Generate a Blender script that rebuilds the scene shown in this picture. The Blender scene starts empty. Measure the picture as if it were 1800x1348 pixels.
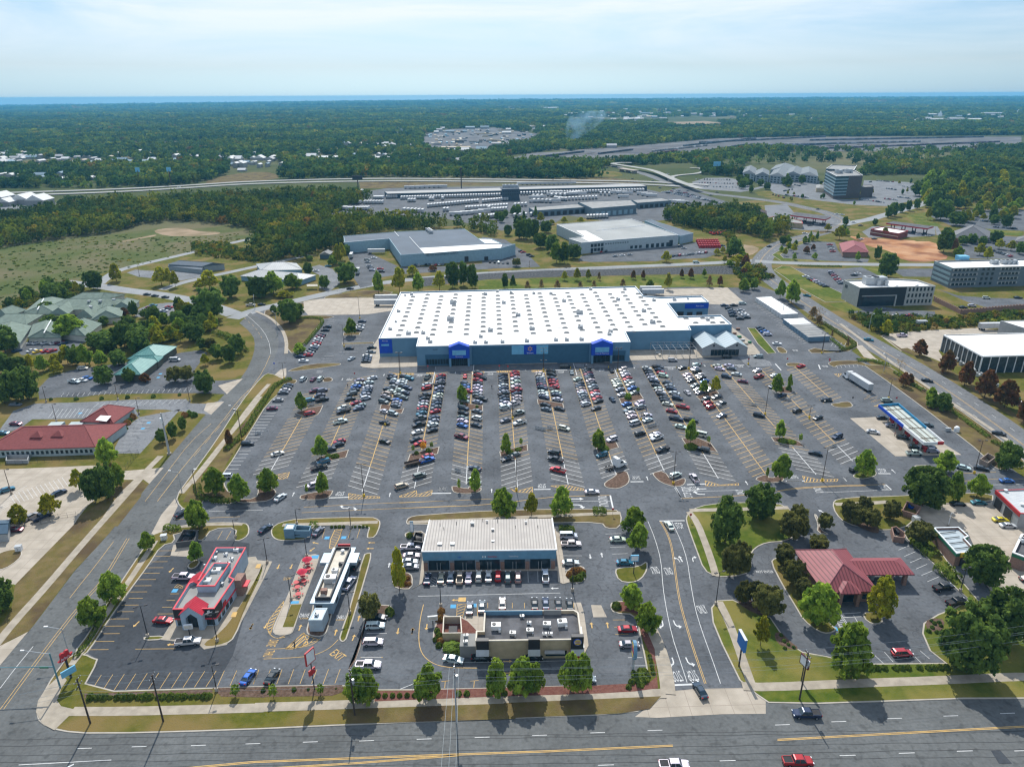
import bpy, bmesh, math, random
import numpy as np
from mathutils import Vector, Matrix, Euler
from math import sin, cos, pi, hypot
runi=random.uniform; nrng=np.random.default_rng; bnew=bpy.data.objects.new
random.seed(7); np.random.seed(7)
R=math.radians
SC=bpy.context.scene; COL=SC.collection
F,CX,CY,CH,HY=1249.,900.,674.,120.,168.
PITCH=math.atan((CY-HY)/F); ROLL=R(0.3)
cam_d=bpy.data.cameras.new('camera'); cam=bnew('camera',cam_d); COL.objects.link(cam)
cam_d.sensor_width=36; cam_d.sensor_fit='HORIZONTAL'; cam_d.lens=F/1800*36
cam_d.clip_start=1; cam_d.clip_end=60000
cam.location=(0,0,CH)
cam.rotation_euler=(Matrix.Rotation(R(90)-PITCH,3,'X')@Matrix.Rotation(-ROLL,3,'Z')).to_euler()
SC.camera=cam
W=bpy.data.worlds.new('World'); SC.world=W; W.use_nodes=True
nt=W.node_tree; nt.nodes.clear()
def SI(n,i,v): n.inputs[i].default_value=v
def N(t,ty,**k):
 n=t.nodes.new(ty)
 for a,b in k.items(): setattr(n,a,b)
 return n
SUN_EL=48.5; SUN_AZ=6.0   
sky=N(nt,'ShaderNodeTexSky',sky_type='NISHITA',sun_disc=False,sun_elevation=R(SUN_EL),sun_rotation=R(-SUN_AZ),altitude=150,air_density=1.0,dust_density=0.9,ozone_density=1.6)
tc=N(nt,'ShaderNodeTexCoord'); mp=N(nt,'ShaderNodeMapping'); SI(mp,'Scale',(0.9,1.0,7.0)); SI(mp,'Rotation',(R(4),R(9),0))
n1=N(nt,'ShaderNodeTexNoise'); SI(n1,'Scale',2.3); SI(n1,'Detail',9); SI(n1,'Roughness',0.6); SI(n1,'Distortion',0.6)
cr=N(nt,'ShaderNodeValToRGB'); cr.color_ramp.elements[0].position=0.34; cr.color_ramp.elements[1].position=0.64
sx=N(nt,'ShaderNodeSeparateXYZ'); rm=N(nt,'ShaderNodeMapRange'); SI(rm,'From Min',0.015); SI(rm,'From Max',0.095)
mu=N(nt,'ShaderNodeMath',operation='MULTIPLY'); mu2=N(nt,'ShaderNodeMath',operation='MULTIPLY'); SI(mu2,1,0.95)
mx=N(nt,'ShaderNodeMixRGB'); SI(mx,'Color2',(6.4,7.0,7.5,1))
bg=N(nt,'ShaderNodeBackground'); SI(bg,'Strength',0.115); ow=N(nt,'ShaderNodeOutputWorld')
L=nt.links.new
vmx=N(nt,'ShaderNodeVectorMath',operation='MAXIMUM'); SI(vmx,1,(-1,-1,0.004)); L(tc.outputs['Generated'],vmx.inputs[0]); L(vmx.outputs[0],sky.inputs['Vector'])
L(tc.outputs['Generated'],mp.inputs['Vector']); L(mp.outputs[0],n1.inputs['Vector']); L(n1.outputs['Fac'],cr.inputs[0])
L(tc.outputs['Generated'],sx.inputs[0]); L(sx.outputs['Z'],rm.inputs['Value']); L(rm.outputs[0],mu.inputs[0]); L(cr.outputs[0],mu.inputs[1]); L(mu.outputs[0],mu2.inputs[0])
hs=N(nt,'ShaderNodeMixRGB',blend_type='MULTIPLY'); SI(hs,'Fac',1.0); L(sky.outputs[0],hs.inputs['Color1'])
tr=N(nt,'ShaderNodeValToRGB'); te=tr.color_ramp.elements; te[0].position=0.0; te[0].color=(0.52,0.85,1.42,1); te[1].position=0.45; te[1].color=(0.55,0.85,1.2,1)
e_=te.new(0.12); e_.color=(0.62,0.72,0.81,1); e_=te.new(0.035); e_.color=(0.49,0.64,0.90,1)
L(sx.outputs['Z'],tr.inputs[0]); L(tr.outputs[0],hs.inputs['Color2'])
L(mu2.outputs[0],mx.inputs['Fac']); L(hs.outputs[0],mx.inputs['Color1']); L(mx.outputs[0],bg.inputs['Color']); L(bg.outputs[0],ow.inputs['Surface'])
sd=bpy.data.lights.new('sun','SUN'); sd.energy=4.2; sd.angle=R(0.53); sd.color=(1.0,0.955,0.88)
so=bnew('sun',sd); COL.objects.link(so)
sdir=Vector((-sin(R(SUN_AZ))*cos(R(SUN_EL)),cos(R(SUN_AZ))*cos(R(SUN_EL)),sin(R(SUN_EL))))
so.rotation_euler=sdir.to_track_quat('Z','Y').to_euler()
SC.view_settings.view_transform='Standard'; SC.view_settings.look='None'; SC.view_settings.exposure=0.30; SC.view_settings.gamma=1
SC.render.engine='CYCLES'
try:
 SC.cycles.max_bounces=5; SC.cycles.diffuse_bounces=2; SC.cycles.glossy_bounces=2; SC.cycles.transmission_bounces=2; SC.cycles.volume_bounces=0; SC.cycles.transparent_max_bounces=4
 SC.cycles.caustics_reflective=False; SC.cycles.caustics_refractive=False; SC.cycles.use_denoising=True; SC.cycles.sample_clamp_indirect=4; SC.cycles.filter_width=1.3
except Exception: pass
def ray(x,y):
 u=(x-CX)/F; v=-(y-CY)/F; c,s=cos(ROLL),sin(ROLL)
 u2=u*c-v*s; v2=u*s+v*c
 return (u2,cos(PITCH)+v2*sin(PITCH),-sin(PITCH)+v2*cos(PITCH))
def G(x,y,z=0.):
 d=ray(x,y); t=(z-CH)/d[2] if d[2]<-0.0009 else 130000.
 return (d[0]*t,d[1]*t)
def Pj(X,Y,Z=0.):
 dz=Z-CH; f=Y*cos(PITCH)-dz*sin(PITCH); up=Y*sin(PITCH)+dz*cos(PITCH)
 u,v=X/f,up/f; c,s=cos(ROLL),sin(ROLL)
 return CX+F*(u*c+v*s), CY-F*(-u*s+v*c)
def HT(xb,yb,yt):
 X,Y=G(xb,yb); lo,hi=0,119
 for _ in range(40):
  m=(lo+hi)/2
  if Pj(X,Y,m)[1]>yt: lo=m
  else: hi=m
 return lo
CR={'z':(0,0,1),'a':(0,860,3.913),'b':(420,860,3.913),'c':(700,860,3.913),'d':(1100,860,3.913),'e':(1340,860,3.913),
'f':(0,1080,3.913),'g':(440,1080,3.913),'h':(880,1080,3.913),'i':(1340,1080,3.913),'j':(0,560,3.913),'k':(340,620,3.913),'l':(700,620,3.913),
'm':(1060,620,3.913),'n':(1340,560,3.913),'o':(620,480,5),'p':(960,480,5),'q':(0,360,3.913),'r':(400,360,3.913),'s':(860,360,3.913),
't':(1260,360,3.333),'u':(0,150,3),'v':(540,150,3.913),'w':(900,150,3.6),'x':(1300,150,3.6),
'A':(470,640,10),'B':(640,640,11.23),'C':(780,640,11.23),'D':(920,640,11.23),'E':(1060,640,11.23),'F':(1190,640,11.23)}
def K(c,x,y):
 o=CR[c]; return (o[0]+x/o[2],o[1]+y/o[2])
def PT(c,*v): return [K(c,v[i],v[i+1]) for i in range(0,len(v),2)]
def GK(*a): return G(*K(*a))
def P2(*a): return WP(PT(*a))
def WP(px,z=0.): return [G(x,y,z) for x,y in px]
MATS={}
def mat(name,c1,c2=None,scale=0.4,rough=0.85,metal=0.,detail=5,bump=0.,bscale=None,c3=None,s3=0.02,contrast=(0.35,0.65),spec=0.3,world=True,stripe=None,transl=0.,emis=None):
 m=bpy.data.materials.new(name); m.use_nodes=True; t=m.node_tree; b=t.nodes['Principled BSDF']; MATS[name]=m
 SI(b,'Roughness',rough); SI(b,'Metallic',metal); SI(b,'Specular IOR Level',spec)
 SI(b,'Base Color',(*c1,1))
 l=t.links.new
 if world: g=N(t,'ShaderNodeNewGeometry').outputs['Position']
 else: g=N(t,'ShaderNodeTexCoord').outputs['Object']
 if c2 is not None:
  n=N(t,'ShaderNodeTexNoise'); SI(n,'Scale',scale); SI(n,'Detail',detail); l(g,n.inputs['Vector'])
  r=N(t,'ShaderNodeMapRange'); SI(r,'From Min',contrast[0]); SI(r,'From Max',contrast[1]); l(n.outputs['Fac'],r.inputs['Value'])
  x=N(t,'ShaderNodeMixRGB'); SI(x,'Color1',(*c1,1)); SI(x,'Color2',(*c2,1)); l(r.outputs[0],x.inputs['Fac']); out=x.outputs[0]
  if c3 is not None:
   n=N(t,'ShaderNodeTexNoise'); SI(n,'Scale',s3); SI(n,'Detail',4); l(g,n.inputs['Vector'])
   r=N(t,'ShaderNodeMapRange'); SI(r,'From Min',0.45); SI(r,'From Max',0.62); l(n.outputs['Fac'],r.inputs['Value'])
   x2=N(t,'ShaderNodeMixRGB'); SI(x2,'Color2',(*c3,1)); l(out,x2.inputs['Color1']); l(r.outputs[0],x2.inputs['Fac']); out=x2.outputs[0]
  if stripe: 
   for (ax,per,colr,share) in stripe:
    d=N(t,'ShaderNodeVectorMath',operation='DOT_PRODUCT'); SI(d,1,(*ax,)); l(g,d.inputs[0])
    q=N(t,'ShaderNodeMath',operation='DIVIDE'); SI(q,1,per); l(d.outputs['Value'],q.inputs[0])
    fr=N(t,'ShaderNodeMath',operation='FRACT'); l(q.outputs[0],fr.inputs[0])
    lt=N(t,'ShaderNodeMath',operation='LESS_THAN'); SI(lt,1,share); l(fr.outputs[0],lt.inputs[0])
    x3=N(t,'ShaderNodeMixRGB'); SI(x3,'Color2',(*colr,1)); l(out,x3.inputs['Color1']); l(lt.outputs[0],x3.inputs['Fac']); out=x3.outputs[0]
  l(out,b.inputs['Base Color'])
 if bump:
  n=N(t,'ShaderNodeTexNoise'); SI(n,'Scale',bscale or 2); SI(n,'Detail',4); l(g,n.inputs['Vector'])
  bp=N(t,'ShaderNodeBump'); SI(bp,'Strength',bump); SI(bp,'Distance',0.3); l(n.outputs['Fac'],bp.inputs['Height']); l(bp.outputs[0],b.inputs['Normal'])
 if emis:
  SI(b,'Emission Color',(*emis[0],1)); SI(b,'Emission Strength',emis[1])
 return m
def asphalt(name,c,amt=0.2,crack=True,tint=None,tracks=None):
 m=mat(name,tuple(x*(1-amt) for x in c),tuple(x*(1+amt) for x in c),scale=0.09,detail=9,rough=0.93,contrast=(0.3,0.7),spec=0.2)
 t=m.node_tree; b=t.nodes['Principled BSDF']; l=t.links.new
 src=b.inputs['Base Color'].links[0].from_socket; g=N(t,'ShaderNodeNewGeometry').outputs['Position']
 fine=N(t,'ShaderNodeTexNoise'); SI(fine,'Scale',1.3); SI(fine,'Detail',6); l(g,fine.inputs['Vector'])
 r=N(t,'ShaderNodeMapRange'); SI(r,'From Min',0.3); SI(r,'From Max',0.7); SI(r,'To Min',0.86); SI(r,'To Max',1.14); l(fine.outputs['Fac'],r.inputs['Value'])
 mm=N(t,'ShaderNodeMixRGB',blend_type='MULTIPLY'); SI(mm,'Fac',1); l(src,mm.inputs['Color1']); l(r.outputs[0],mm.inputs['Color2']); out=mm.outputs[0]
 oil=N(t,'ShaderNodeTexNoise'); SI(oil,'Scale',0.55); SI(oil,'Detail',2); l(g,oil.inputs['Vector'])
 r=N(t,'ShaderNodeMapRange'); SI(r,'From Min',0.56); SI(r,'From Max',0.68); SI(r,'To Min',1); SI(r,'To Max',0.74); l(oil.outputs['Fac'],r.inputs['Value'])
 mm=N(t,'ShaderNodeMixRGB',blend_type='MULTIPLY'); SI(mm,'Fac',1); l(out,mm.inputs['Color1']); l(r.outputs[0],mm.inputs['Color2']); out=mm.outputs[0]
 if crack: 
  vo=N(t,'ShaderNodeTexVoronoi',feature='DISTANCE_TO_EDGE'); SI(vo,'Scale',0.07)
  mpx=N(t,'ShaderNodeMixRGB'); SI(mpx,'Fac',0.25); nz=N(t,'ShaderNodeTexNoise'); SI(nz,'Scale',0.25); l(g,nz.inputs['Vector'])
  va=N(t,'ShaderNodeVectorMath',operation='MULTIPLY_ADD'); SI(va,1,(5,5,5)); l(nz.outputs['Color'],va.inputs[0]); l(g,va.inputs[2]); l(va.outputs[0],vo.inputs['Vector'])
  lt=N(t,'ShaderNodeMath',operation='LESS_THAN'); SI(lt,1,0.006); l(vo.outputs['Distance'],lt.inputs[0])
  k=N(t,'ShaderNodeMath',operation='MULTIPLY'); SI(k,1,0.35); l(lt.outputs[0],k.inputs[0])
  x=N(t,'ShaderNodeMixRGB'); SI(x,'Color2',(0.03,0.03,0.033,1)); l(k.outputs[0],x.inputs['Fac']); l(out,x.inputs['Color1']); out=x.outputs[0]
 l(out,b.inputs['Base Color']); return m
A_LOT=asphalt('asphalt_lot',(0.097,0.104,0.113),0.26); A_ROAD=asphalt('asphalt_road',(0.108,0.113,0.112),0.2,crack=False); A_NEW=asphalt('asphalt_dark',(0.050,0.056,0.064),0.2,crack=False)
A_FAR=asphalt('asphalt_worn',(0.165,0.172,0.18),0.2)
CONC=mat('concrete',(0.31,0.27,0.215),(0.40,0.35,0.285),scale=0.25,detail=8,stripe=[((1,0.03,0),4.5,(0.25,0.21,0.17),0.025),((-0.03,1,0),4.5,(0.25,0.21,0.17),0.025)])
WALK=mat('sidewalk_concrete',(0.27,0.235,0.185),(0.36,0.315,0.25),scale=0.5,detail=6)
CURB=mat('kerb_concrete',(0.34,0.31,0.26),(0.42,0.38,0.32),scale=0.4)
GRASS=mat('grass',(0.070,0.080,0.010),(0.115,0.110,0.020),scale=0.5,detail=9,rough=1,c3=(0.17,0.125,0.045),s3=0.06,bump=0.4,bscale=3,spec=0.1)
GRASSG=mat('green_grass',(0.052,0.084,0.010),(0.095,0.118,0.016),scale=0.4,detail=9,rough=1,c3=(0.17,0.15,0.04),s3=0.05,bump=0.4,bscale=3,spec=0.1)
DRY=mat('dry_grass',(0.155,0.115,0.05),(0.115,0.095,0.03),scale=0.4,detail=9,rough=1,c3=(0.085,0.06,0.033),s3=0.09,bump=0.4,bscale=3,spec=0.1)
MULCH=mat('brown_mulch',(0.085,0.055,0.038),(0.15,0.10,0.075),scale=1.6,detail=8,rough=1,spec=0.1,bump=0.6,bscale=6)
RMULCH=mat('red_mulch',(0.135,0.055,0.045),(0.18,0.085,0.065),scale=1.6,detail=8,rough=1,spec=0.1,bump=0.6,bscale=6)
DIRT=mat('red_dirt',(0.33,0.15,0.065),(0.46,0.27,0.15),scale=0.07,detail=9,rough=1,spec=0.1,c3=(0.20,0.085,0.045),s3=0.04)
BARE=mat('bare_soil',(0.31,0.23,0.155),(0.20,0.155,0.09),scale=0.05,detail=9,rough=1,spec=0.1)
HWY=mat('pale_highway_concrete',(.26,.26,.24),(.31,.31,.29),scale=.05)
BACKR=mat('pale_worn_asphalt',(.21,.22,.225),(.25,.26,.265),scale=.1,detail=8)
GRAVEL=mat('ballast_gravel',(0.085,0.088,0.095),(0.17,0.165,0.16),scale=0.02,detail=9,rough=1,spec=0.1)
MEADOW=mat('rough_meadow',(0.10,0.11,0.04),(0.068,0.09,0.026),scale=0.05,detail=12,rough=1,spec=0.05,c3=(0.135,0.12,0.065),s3=0.02,bump=1.0,bscale=0.5)
RIPRAP=mat('riprap_stone',(0.012,0.016,0.020),(0.075,0.078,0.08),scale=0.9,detail=8,rough=0.9,bump=1,bscale=1,contrast=(0.45,0.6))
GROUND=mat('forest_floor',(0.050,0.066,0.022),(0.080,0.090,0.035),scale=0.012,detail=12,rough=1,spec=0.05,c3=(0.15,0.135,0.075),s3=0.0016,bump=1,bscale=0.05)
YEL=mat('yellow_paint',(0.58,0.37,0.12),(0.48,0.32,0.13),scale=1.2,rough=0.8); WHT=mat('white_paint',(0.62,0.62,0.60),(0.48,0.49,0.49),scale=1.2,rough=0.8)
BLUP=mat('blue_paint',(0.06,0.28,0.5),(0.09,0.32,0.52),scale=1.2,rough=0.8)
def plain(name,c,rough=0.6,v=0.08,**k): return mat(name,tuple(x*(1-v) for x in c),tuple(x*(1+v) for x in c),scale=k.pop('scale',0.7),rough=rough,**k)
WHITE=mat('white_roof_membrane',(.79,.785,.76),(.70,.69,.66),scale=.06,detail=9,rough=.7,c3=(.72,.71,.68),s3=.035); GLASS=plain('dark_glass',(0.02,0.035,0.045),0.08,0.2,spec=0.6); DARK=plain('dark_metal',(0.03,0.03,0.033),0.5)
GALV=plain('galvanised_steel',(0.42,0.44,0.45),0.45,metal=0.3); POLE=plain('bronze_pole',(0.07,0.045,0.035),0.6); WOOD=plain('pole_wood',(0.06,0.045,0.035),0.95,0.3,scale=3)
WHITEP=plain('white_metal_panel',(0.72,0.73,0.72),0.5); BLACK=plain('black_rubber',(0.018,0.018,0.02),0.9); REDP=plain('red_panel',(0.42,0.03,0.035),0.5); YELP=plain('yellow_panel',(0.62,0.42,0.02),0.6)
GREYR=plain('grey_roof',(0.25,0.25,0.24),0.85,0.15,scale=0.2,detail=8); TAR=plain('tar_roof',(0.085,0.085,0.09),0.9,0.35,scale=0.35,detail=8)
BLUEW=plain('blue_grey_wall',(0.13,0.25,0.35),0.85,0.06,scale=0.3); BLUED=plain('darker_blue_grey_wall',(0.045,0.12,0.19),0.85,0.06); BLUEB=plain('bright_blue_panel',(0.008,0.065,0.44),0.6); TEALP=plain('pale_teal_panel',(0.16,0.42,0.60),0.7)
TAN=plain('tan_stucco',(0.47,0.38,0.25),0.85); CREAM=plain('cream_wall',(0.58,0.53,0.44),0.85); BRICK=mat('brick',(0.22,0.13,0.10),(0.30,0.19,0.15),scale=2.5,rough=0.9,stripe=[((0,0,1),0.6,(0.24,0.19,0.16),0.12)]); GREYB=plain('grey_block_wall',(0.34,0.35,0.35),0.9)
TEALR=mat('teal_metal_roof',(0.09,0.24,0.22),(0.12,0.28,0.25),scale=0.3,rough=0.5,stripe=[((1,0,0),1.2,(0.06,0.17,0.16),0.12)])
GRNR=plain('grey_green_shingle',(0.155,0.20,0.165),0.9,0.14,scale=0.5); GREENP=plain('green_panel',(0.03,0.17,0.09),0.6)
class MB:
 """collects shapes; build() links them as one mesh object"""
 def __init__(s): s.v=[]; s.f=[]; s.m=[]; s.mats=[]
 def mi(s,m):
  if m is None: return 0
  if m not in s.mats: s.mats.append(m)
  return s.mats.index(m)
 def face(s,pts,m=None):
  n=len(s.v); s.v+=[tuple(p) for p in pts]; s.f.append(list(range(n,n+len(pts)))); s.m.append(s.mi(m))
 def prism(s,poly,z0,z1,m=None,top=None,bottom=False):
  if parea(poly)<0: poly=poly[::-1]
  n=len(s.v); k=len(poly); a=s.mi(m); b=s.mi(top) if top is not None else a
  s.v+=[(p[0],p[1],z0) for p in poly]+[(p[0],p[1],z1) for p in poly]
  for i in range(k):
   j=(i+1)%k; s.f.append([n+i,n+j,n+k+j,n+k+i]); s.m.append(a)
  s.f.append([n+k+i for i in range(k)]); s.m.append(b)
  if bottom: s.f.append([n+k-1-i for i in range(k)]); s.m.append(a)
  return s
 def box(s,c,d,rz=0.,m=None):
  """c centre of the base, d sizes"""
  ca,sa=cos(rz),sin(rz); P=[]
  for sx_,sy_ in ((-1,-1),(1,-1),(1,1),(-1,1)):
   x=sx_*d[0]/2; y=sy_*d[1]/2; P.append((c[0]+x*ca-y*sa,c[1]+x*sa+y*ca))
  return s.prism(P,c[2],c[2]+d[2],m,bottom=True)
 def tube(s,a,b,r0,r1=None,n=6,m=None,caps=True):
  r1=r0 if r1 is None else r1; a=Vector(a); b=Vector(b); d=(b-a)
  if d.length<1e-6: return s
  q=d.to_track_quat('Z','Y'); k=len(s.v); i_=s.mi(m)
  for (p,r) in ((a,r0),(b,r1)):
   for i in range(n):
    w=2*pi*i/n; s.v.append(tuple(p+q@Vector((r*cos(w),r*sin(w),0))))
  for i in range(n):
   j=(i+1)%n; s.f.append([k+i,k+j,k+n+j,k+n+i]); s.m.append(i_)
  if caps: s.f.append([k+n+i for i in range(n)]); s.m.append(i_); s.f.append([k+n-1-i for i in range(n)]); s.m.append(i_)
  return s
 def lathe(s,c,prof,n=10,m=None):
  k=len(s.v); i_=s.mi(m)
  for r,z in prof:
   for i in range(n): s.v.append((c[0]+r*cos(2*pi*i/n),c[1]+r*sin(2*pi*i/n),c[2]+z))
  for q in range(len(prof)-1):
   for i in range(n):
    j=(i+1)%n; s.f.append([k+q*n+i,k+q*n+j,k+(q+1)*n+j,k+(q+1)*n+i]); s.m.append(i_)
  s.f.append([k+(len(prof)-1)*n+i for i in range(n)]); s.m.append(i_); return s
 def flat(s,poly,z,m=None):
  if parea(poly)<0: poly=poly[::-1]
  s.face([(p[0],p[1],z) for p in poly],m)
 def add(s,verts,faces,m=None):
  k=len(s.v); s.v+=[tuple(v) for v in verts]; i_=s.mi(m)
  for f in faces: s.f.append([k+i for i in f]); s.m.append(i_)
 def build(s,name,m=None,parent=None,smooth=False):
  me=bpy.data.meshes.new(name); me.from_pydata(s.v,[],s.f)
  if m is not None: me.materials.append(m)
  else:
   for q in s.mats: me.materials.append(q)
   me.polygons.foreach_set('material_index',s.m)
  if smooth: me.polygons.foreach_set('use_smooth',[True]*len(me.polygons))
  me.update(); o=bnew(name,me); COL.objects.link(o)
  if parent is not None:
   o.parent=parent
   o.matrix_parent_inverse=parent.matrix_basis.inverted()
  return o
def parea(p): return 0.5*sum(p[i][0]*p[(i+1)%len(p)][1]-p[(i+1)%len(p)][0]*p[i][1] for i in range(len(p)))
def tag(o,label=None,cat=None,group=None,kind=None):
 if label: o['label']=label
 if cat: o['category']=cat
 if group: o['group']=group
 if kind: o['kind']=kind
 return o
def thing(name,label,cat,loc,group=None,rz=0.):
 o=bnew(name,None); COL.objects.link(o); o.location=(loc[0],loc[1],loc[2] if len(loc)>2 else 0); o.rotation_euler=(0,0,rz); o.empty_display_size=0.5
 return tag(o,label,cat,group)
def dup(root,loc=None,rz=None,label=None,group=None,color=None,scale=None):
 r=root.copy(); COL.objects.link(r)
 if loc is not None: r.location=loc
 if rz is not None: r.rotation_euler=(0,0,rz)
 if scale is not None: r.scale=scale
 if label: r['label']=label
 if group: r['group']=group
 if color: r.color=color
 for ch in list(root.children):
  c=ch.copy(); COL.objects.link(c); c.parent=r
  if color: c.color=color
  for g in list(ch.children):
   d=g.copy(); COL.objects.link(d); d.parent=c
   if color: d.color=color
 return r
def chaikin(p,n=1,closed=True):
 for _ in range(n):
  q=[]
  for i in range(len(p)-(0 if closed else 1)):
   a=p[i]; b=p[(i+1)%len(p)]
   q+=[(a[0]*.75+b[0]*.25,a[1]*.75+b[1]*.25),(a[0]*.25+b[0]*.75,a[1]*.25+b[1]*.75)]
  if not closed: q=[p[0]]+q[1:-1]+[p[-1]]
  p=q
 return p
def inset(poly,d):
 if parea(poly)<0: poly=poly[::-1]
 n=len(poly); out=[]
 for i in range(n):
  a=Vector(poly[i-1]); b=Vector(poly[i]); c=Vector(poly[(i+1)%n])
  e1=(b-a); e2=(c-b)
  if e1.length<1e-4 or e2.length<1e-4: out.append(tuple(b)); continue
  e1.normalize(); e2.normalize(); n1=Vector((-e1.y,e1.x)); n2=Vector((-e2.y,e2.x)); m=n1+n2
  if m.length<0.2: out.append(tuple(b)); continue
  m.normalize(); k=d/max(0.35,m.dot(n1)); out.append((b.x+m.x*k,b.y+m.y*k))
 return out
def offset_line(pts,d):
 out=[]
 for i,p in enumerate(pts):
  a=Vector(pts[max(0,i-1)]); b=Vector(pts[min(len(pts)-1,i+1)]); e=(b-a).normalized()
  out.append((p[0]-e.y*d,p[1]+e.x*d))
 return out
def ribbon(mb,pts,w,z,m=None):
 l=offset_line(pts,w/2); r=offset_line(pts,-w/2)
 for i in range(len(pts)-1): mb.face([(*r[i],z),(*r[i+1],z),(*l[i+1],z),(*l[i],z)],m)
def resample(pts,step):
 out=[pts[0]]; acc=0
 for i in range(len(pts)-1):
  a=Vector(pts[i]); b=Vector(pts[i+1]); L_=(b-a).length; t=step-acc
  while t<=L_:
   out.append(tuple(a+(b-a)*(t/L_))); t+=step
  acc=(acc+L_)%step
 return out
def structure(name,mb,m=None): return tag(mb.build(name,m),kind='structure')
ORD=['first','second','third','fourth','fifth','sixth','seventh','eighth','ninth','tenth','eleventh','twelfth','thirteenth','fourteenth','fifteenth','sixteenth','seventeenth','eighteenth','nineteenth','twentieth']
def ordn(i):
 if i<20: return ORD[i]
 if i<29: return 'twenty-'+ORD[i-20]
 if i==29: return 'thirtieth'
 if i<39: return 'thirty-'+ORD[i-30]
 if i==39: return 'fortieth'
 return 'forty-'+ORD[i-40] if i<49 else '%dth'%(i+1)
# === THE GROUND
def far_z(x,y):
 d=hypot(x,y)
 if d<4000: return 0.
 t=min(1,(d-4000)/16000.); a=x/max(y,1.)
 hill=14*t*max(0,min(1,(a+0.05)*1.6))*(0.8+0.2*sin(a*19)+0.12*sin(a*47+1)) if a>-0.05 else 0
 low=-t*110*max(0,-a-0.05)
 return hill+low
def ground():
 mb=MB(); xs=[]; rings=[30,300,900,1500,2500,4000,5500,7000,9000,11000,13500,17000]; az=[R(a) for a in np.linspace(-62,62,63)]
 V=[[(r*sin(a),r*cos(a)-60) for a in az] for r in rings]; V=[[(x,y,far_z(x,y)) for x,y in row] for row in V]
 n=len(az); vv=[v for row in V for v in row]; ff=[[i*n+j,i*n+j+1,(i+1)*n+j+1,(i+1)*n+j] for i in range(len(rings)-1) for j in range(n-1)]
 ff=[f[::-1] for f in ff]; mb.add(vv,ff); o=mb.build('ground',GROUND,smooth=True); tag(o,kind='structure')
ground()
JZ=[0]
def jz():
 JZ[0]+=1; return (JZ[0]%30)*0.0011
def sheet(name,px,m,z=0.01,rnd=0,extra=None):
 mb=MB(); p=WP(px); z+=jz() if z>0.012 else 0
 if rnd: p=chaikin(p,rnd)
 mb.flat(p,z); return structure(name,mb,m)
sheet('lawn',[(-900,2600),(-900,560),(-400,470),(0,430),(60,418),(150,410),(255,401),(358,388),(480,372),(700,400),(1000,390),(1260,362),(1500,345),(1800,330),(2300,360),(2300,800),(2600,2600)],GRASS,0.012)
sheet('meadow',PT('q',-300,720,0,660,60,640,200,600,330,570,560,480,850,410,1180,330,1680,215,1800,200,1800,110,1400,100,1050,140,850,170,600,190,300,222,0,262,-300,300),MEADOW,0.02)
sheet('bare_soil_patch',PT('q',1060,160,1110,140,1270,135,1330,150,1400,165,1520,165,1530,180,1440,188,1300,197,1150,190),BARE,0.032,1)
sheet('field_track',PT('q',820,225,1000,195,1080,180,1090,188,1000,205,830,235),BARE,0.03,1)
LOTPX=PT('z',44,1103,59,1085,128,995,189,931,248,860,289,805,358,726,399,683,429,655,447,619,449,593,440,578,422,563,441,545,535,527,600,511,690,540,700,520,1100,505,1300,510,1330,505,1372,520,1420,565,1500,625,1560,668,1650,735,1720,790,1800,850,1900,930,2000,1245,1800,1240,1600,1246,1395,1250,1100,1262,620,1273,400,1282,100,1282,40,1240,30,1140)
sheet('parking_lot',LOTPX,A_LOT,0.02)
sheet('dark_parking_lot',PT('z',138,1206,372,1202,405,1145,425,1080,432,1000,436,950,405,945,355,945,300,958,255,990,150,1140,168,1152),A_NEW,0.022); sheet('parking_lot_service_yard',PT('z',470,560,600,549,690,548,672,600,662,640,520,640,520,600)+[],A_LOT,0.024)
def road(name,pts,w=7,m=A_ROAD,z=0.03,sm=2):
 c=chaikin(pts,sm,False); mb=MB(); ribbon(mb,c,w,z+jz()*0.4); structure(name,mb,m); return c
FR=MB(); FR.flat([(-420,40),(-420,122),(-128,120),(-90,116),(-72,114),(29,114.2),(110,118),(420,136),(420,40)],0.034); structure('main_road',FR,A_ROAD)
rwL=PT('z',-60,1200,0,1151,44,1103,59,1085,128,995,189,931,248,860,289,805,358,726,399,683,429,655,447,619,449,593,440,578,422,563)
rwR=PT('z',40,1290,57,1240,77,1197,153,1098,212,1003,250,955,307,867,378,770,422,703,460,657,487,622,492,590,482,572,461,557,441,545)
side=MB(); pa=WP(rwL); pb=WP(rwR)
side.flat(chaikin(pa,1,False)+chaikin(pb,1,False)[::-1],0.036); structure('side_road',side,A_ROAD)
backc=road('back_road',m=BACKR,w=9.5,pts=P2('z',410,555,450,540,500,530,560,516,620,504,680,494,740,488,860,479.5,1013,474,1218,468,1320,463,1345,462))
road('west_lane',P2('q',1620,735,1500,690,1350,640,1100,590,860,560,700,530,450,500),11,BACKR)
road('access_lane',P2('q',690,515,780,440,900,400,1180,340,1680,225,1850,195),7.5,BACKR)
road('access_lane',P2('q',1120,560,1230,520,1400,480,1560,450,1800,400,2000,360,2140,330),7,BACKR)
eastc=road('arterial_road',P2('z',2020,960,1900,868,1800,790,1730,738,1660,688,1573,634,1496,590,1437,552,1375,509,1345,486,1338,468,1350,450,1372,434,1400,426,1455,413,1490,397,1470,386,1452,378,1410,369,1380,361,1300,350,1240,343,1180,325,1140,309,1095,297,1075,292),15,asphalt('asphalt_arterial',(.14,.145,.15),.15,False))
road('branch_road',P2('t',740,140,830,120,900,110,970,90,1080,60,1200,28,1320,-20,1500,-80),12,BACKR)
road('branch_road',P2('t',230,345,400,358,620,365,900,372,1280,378,1500,385),10,BACKR)
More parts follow.
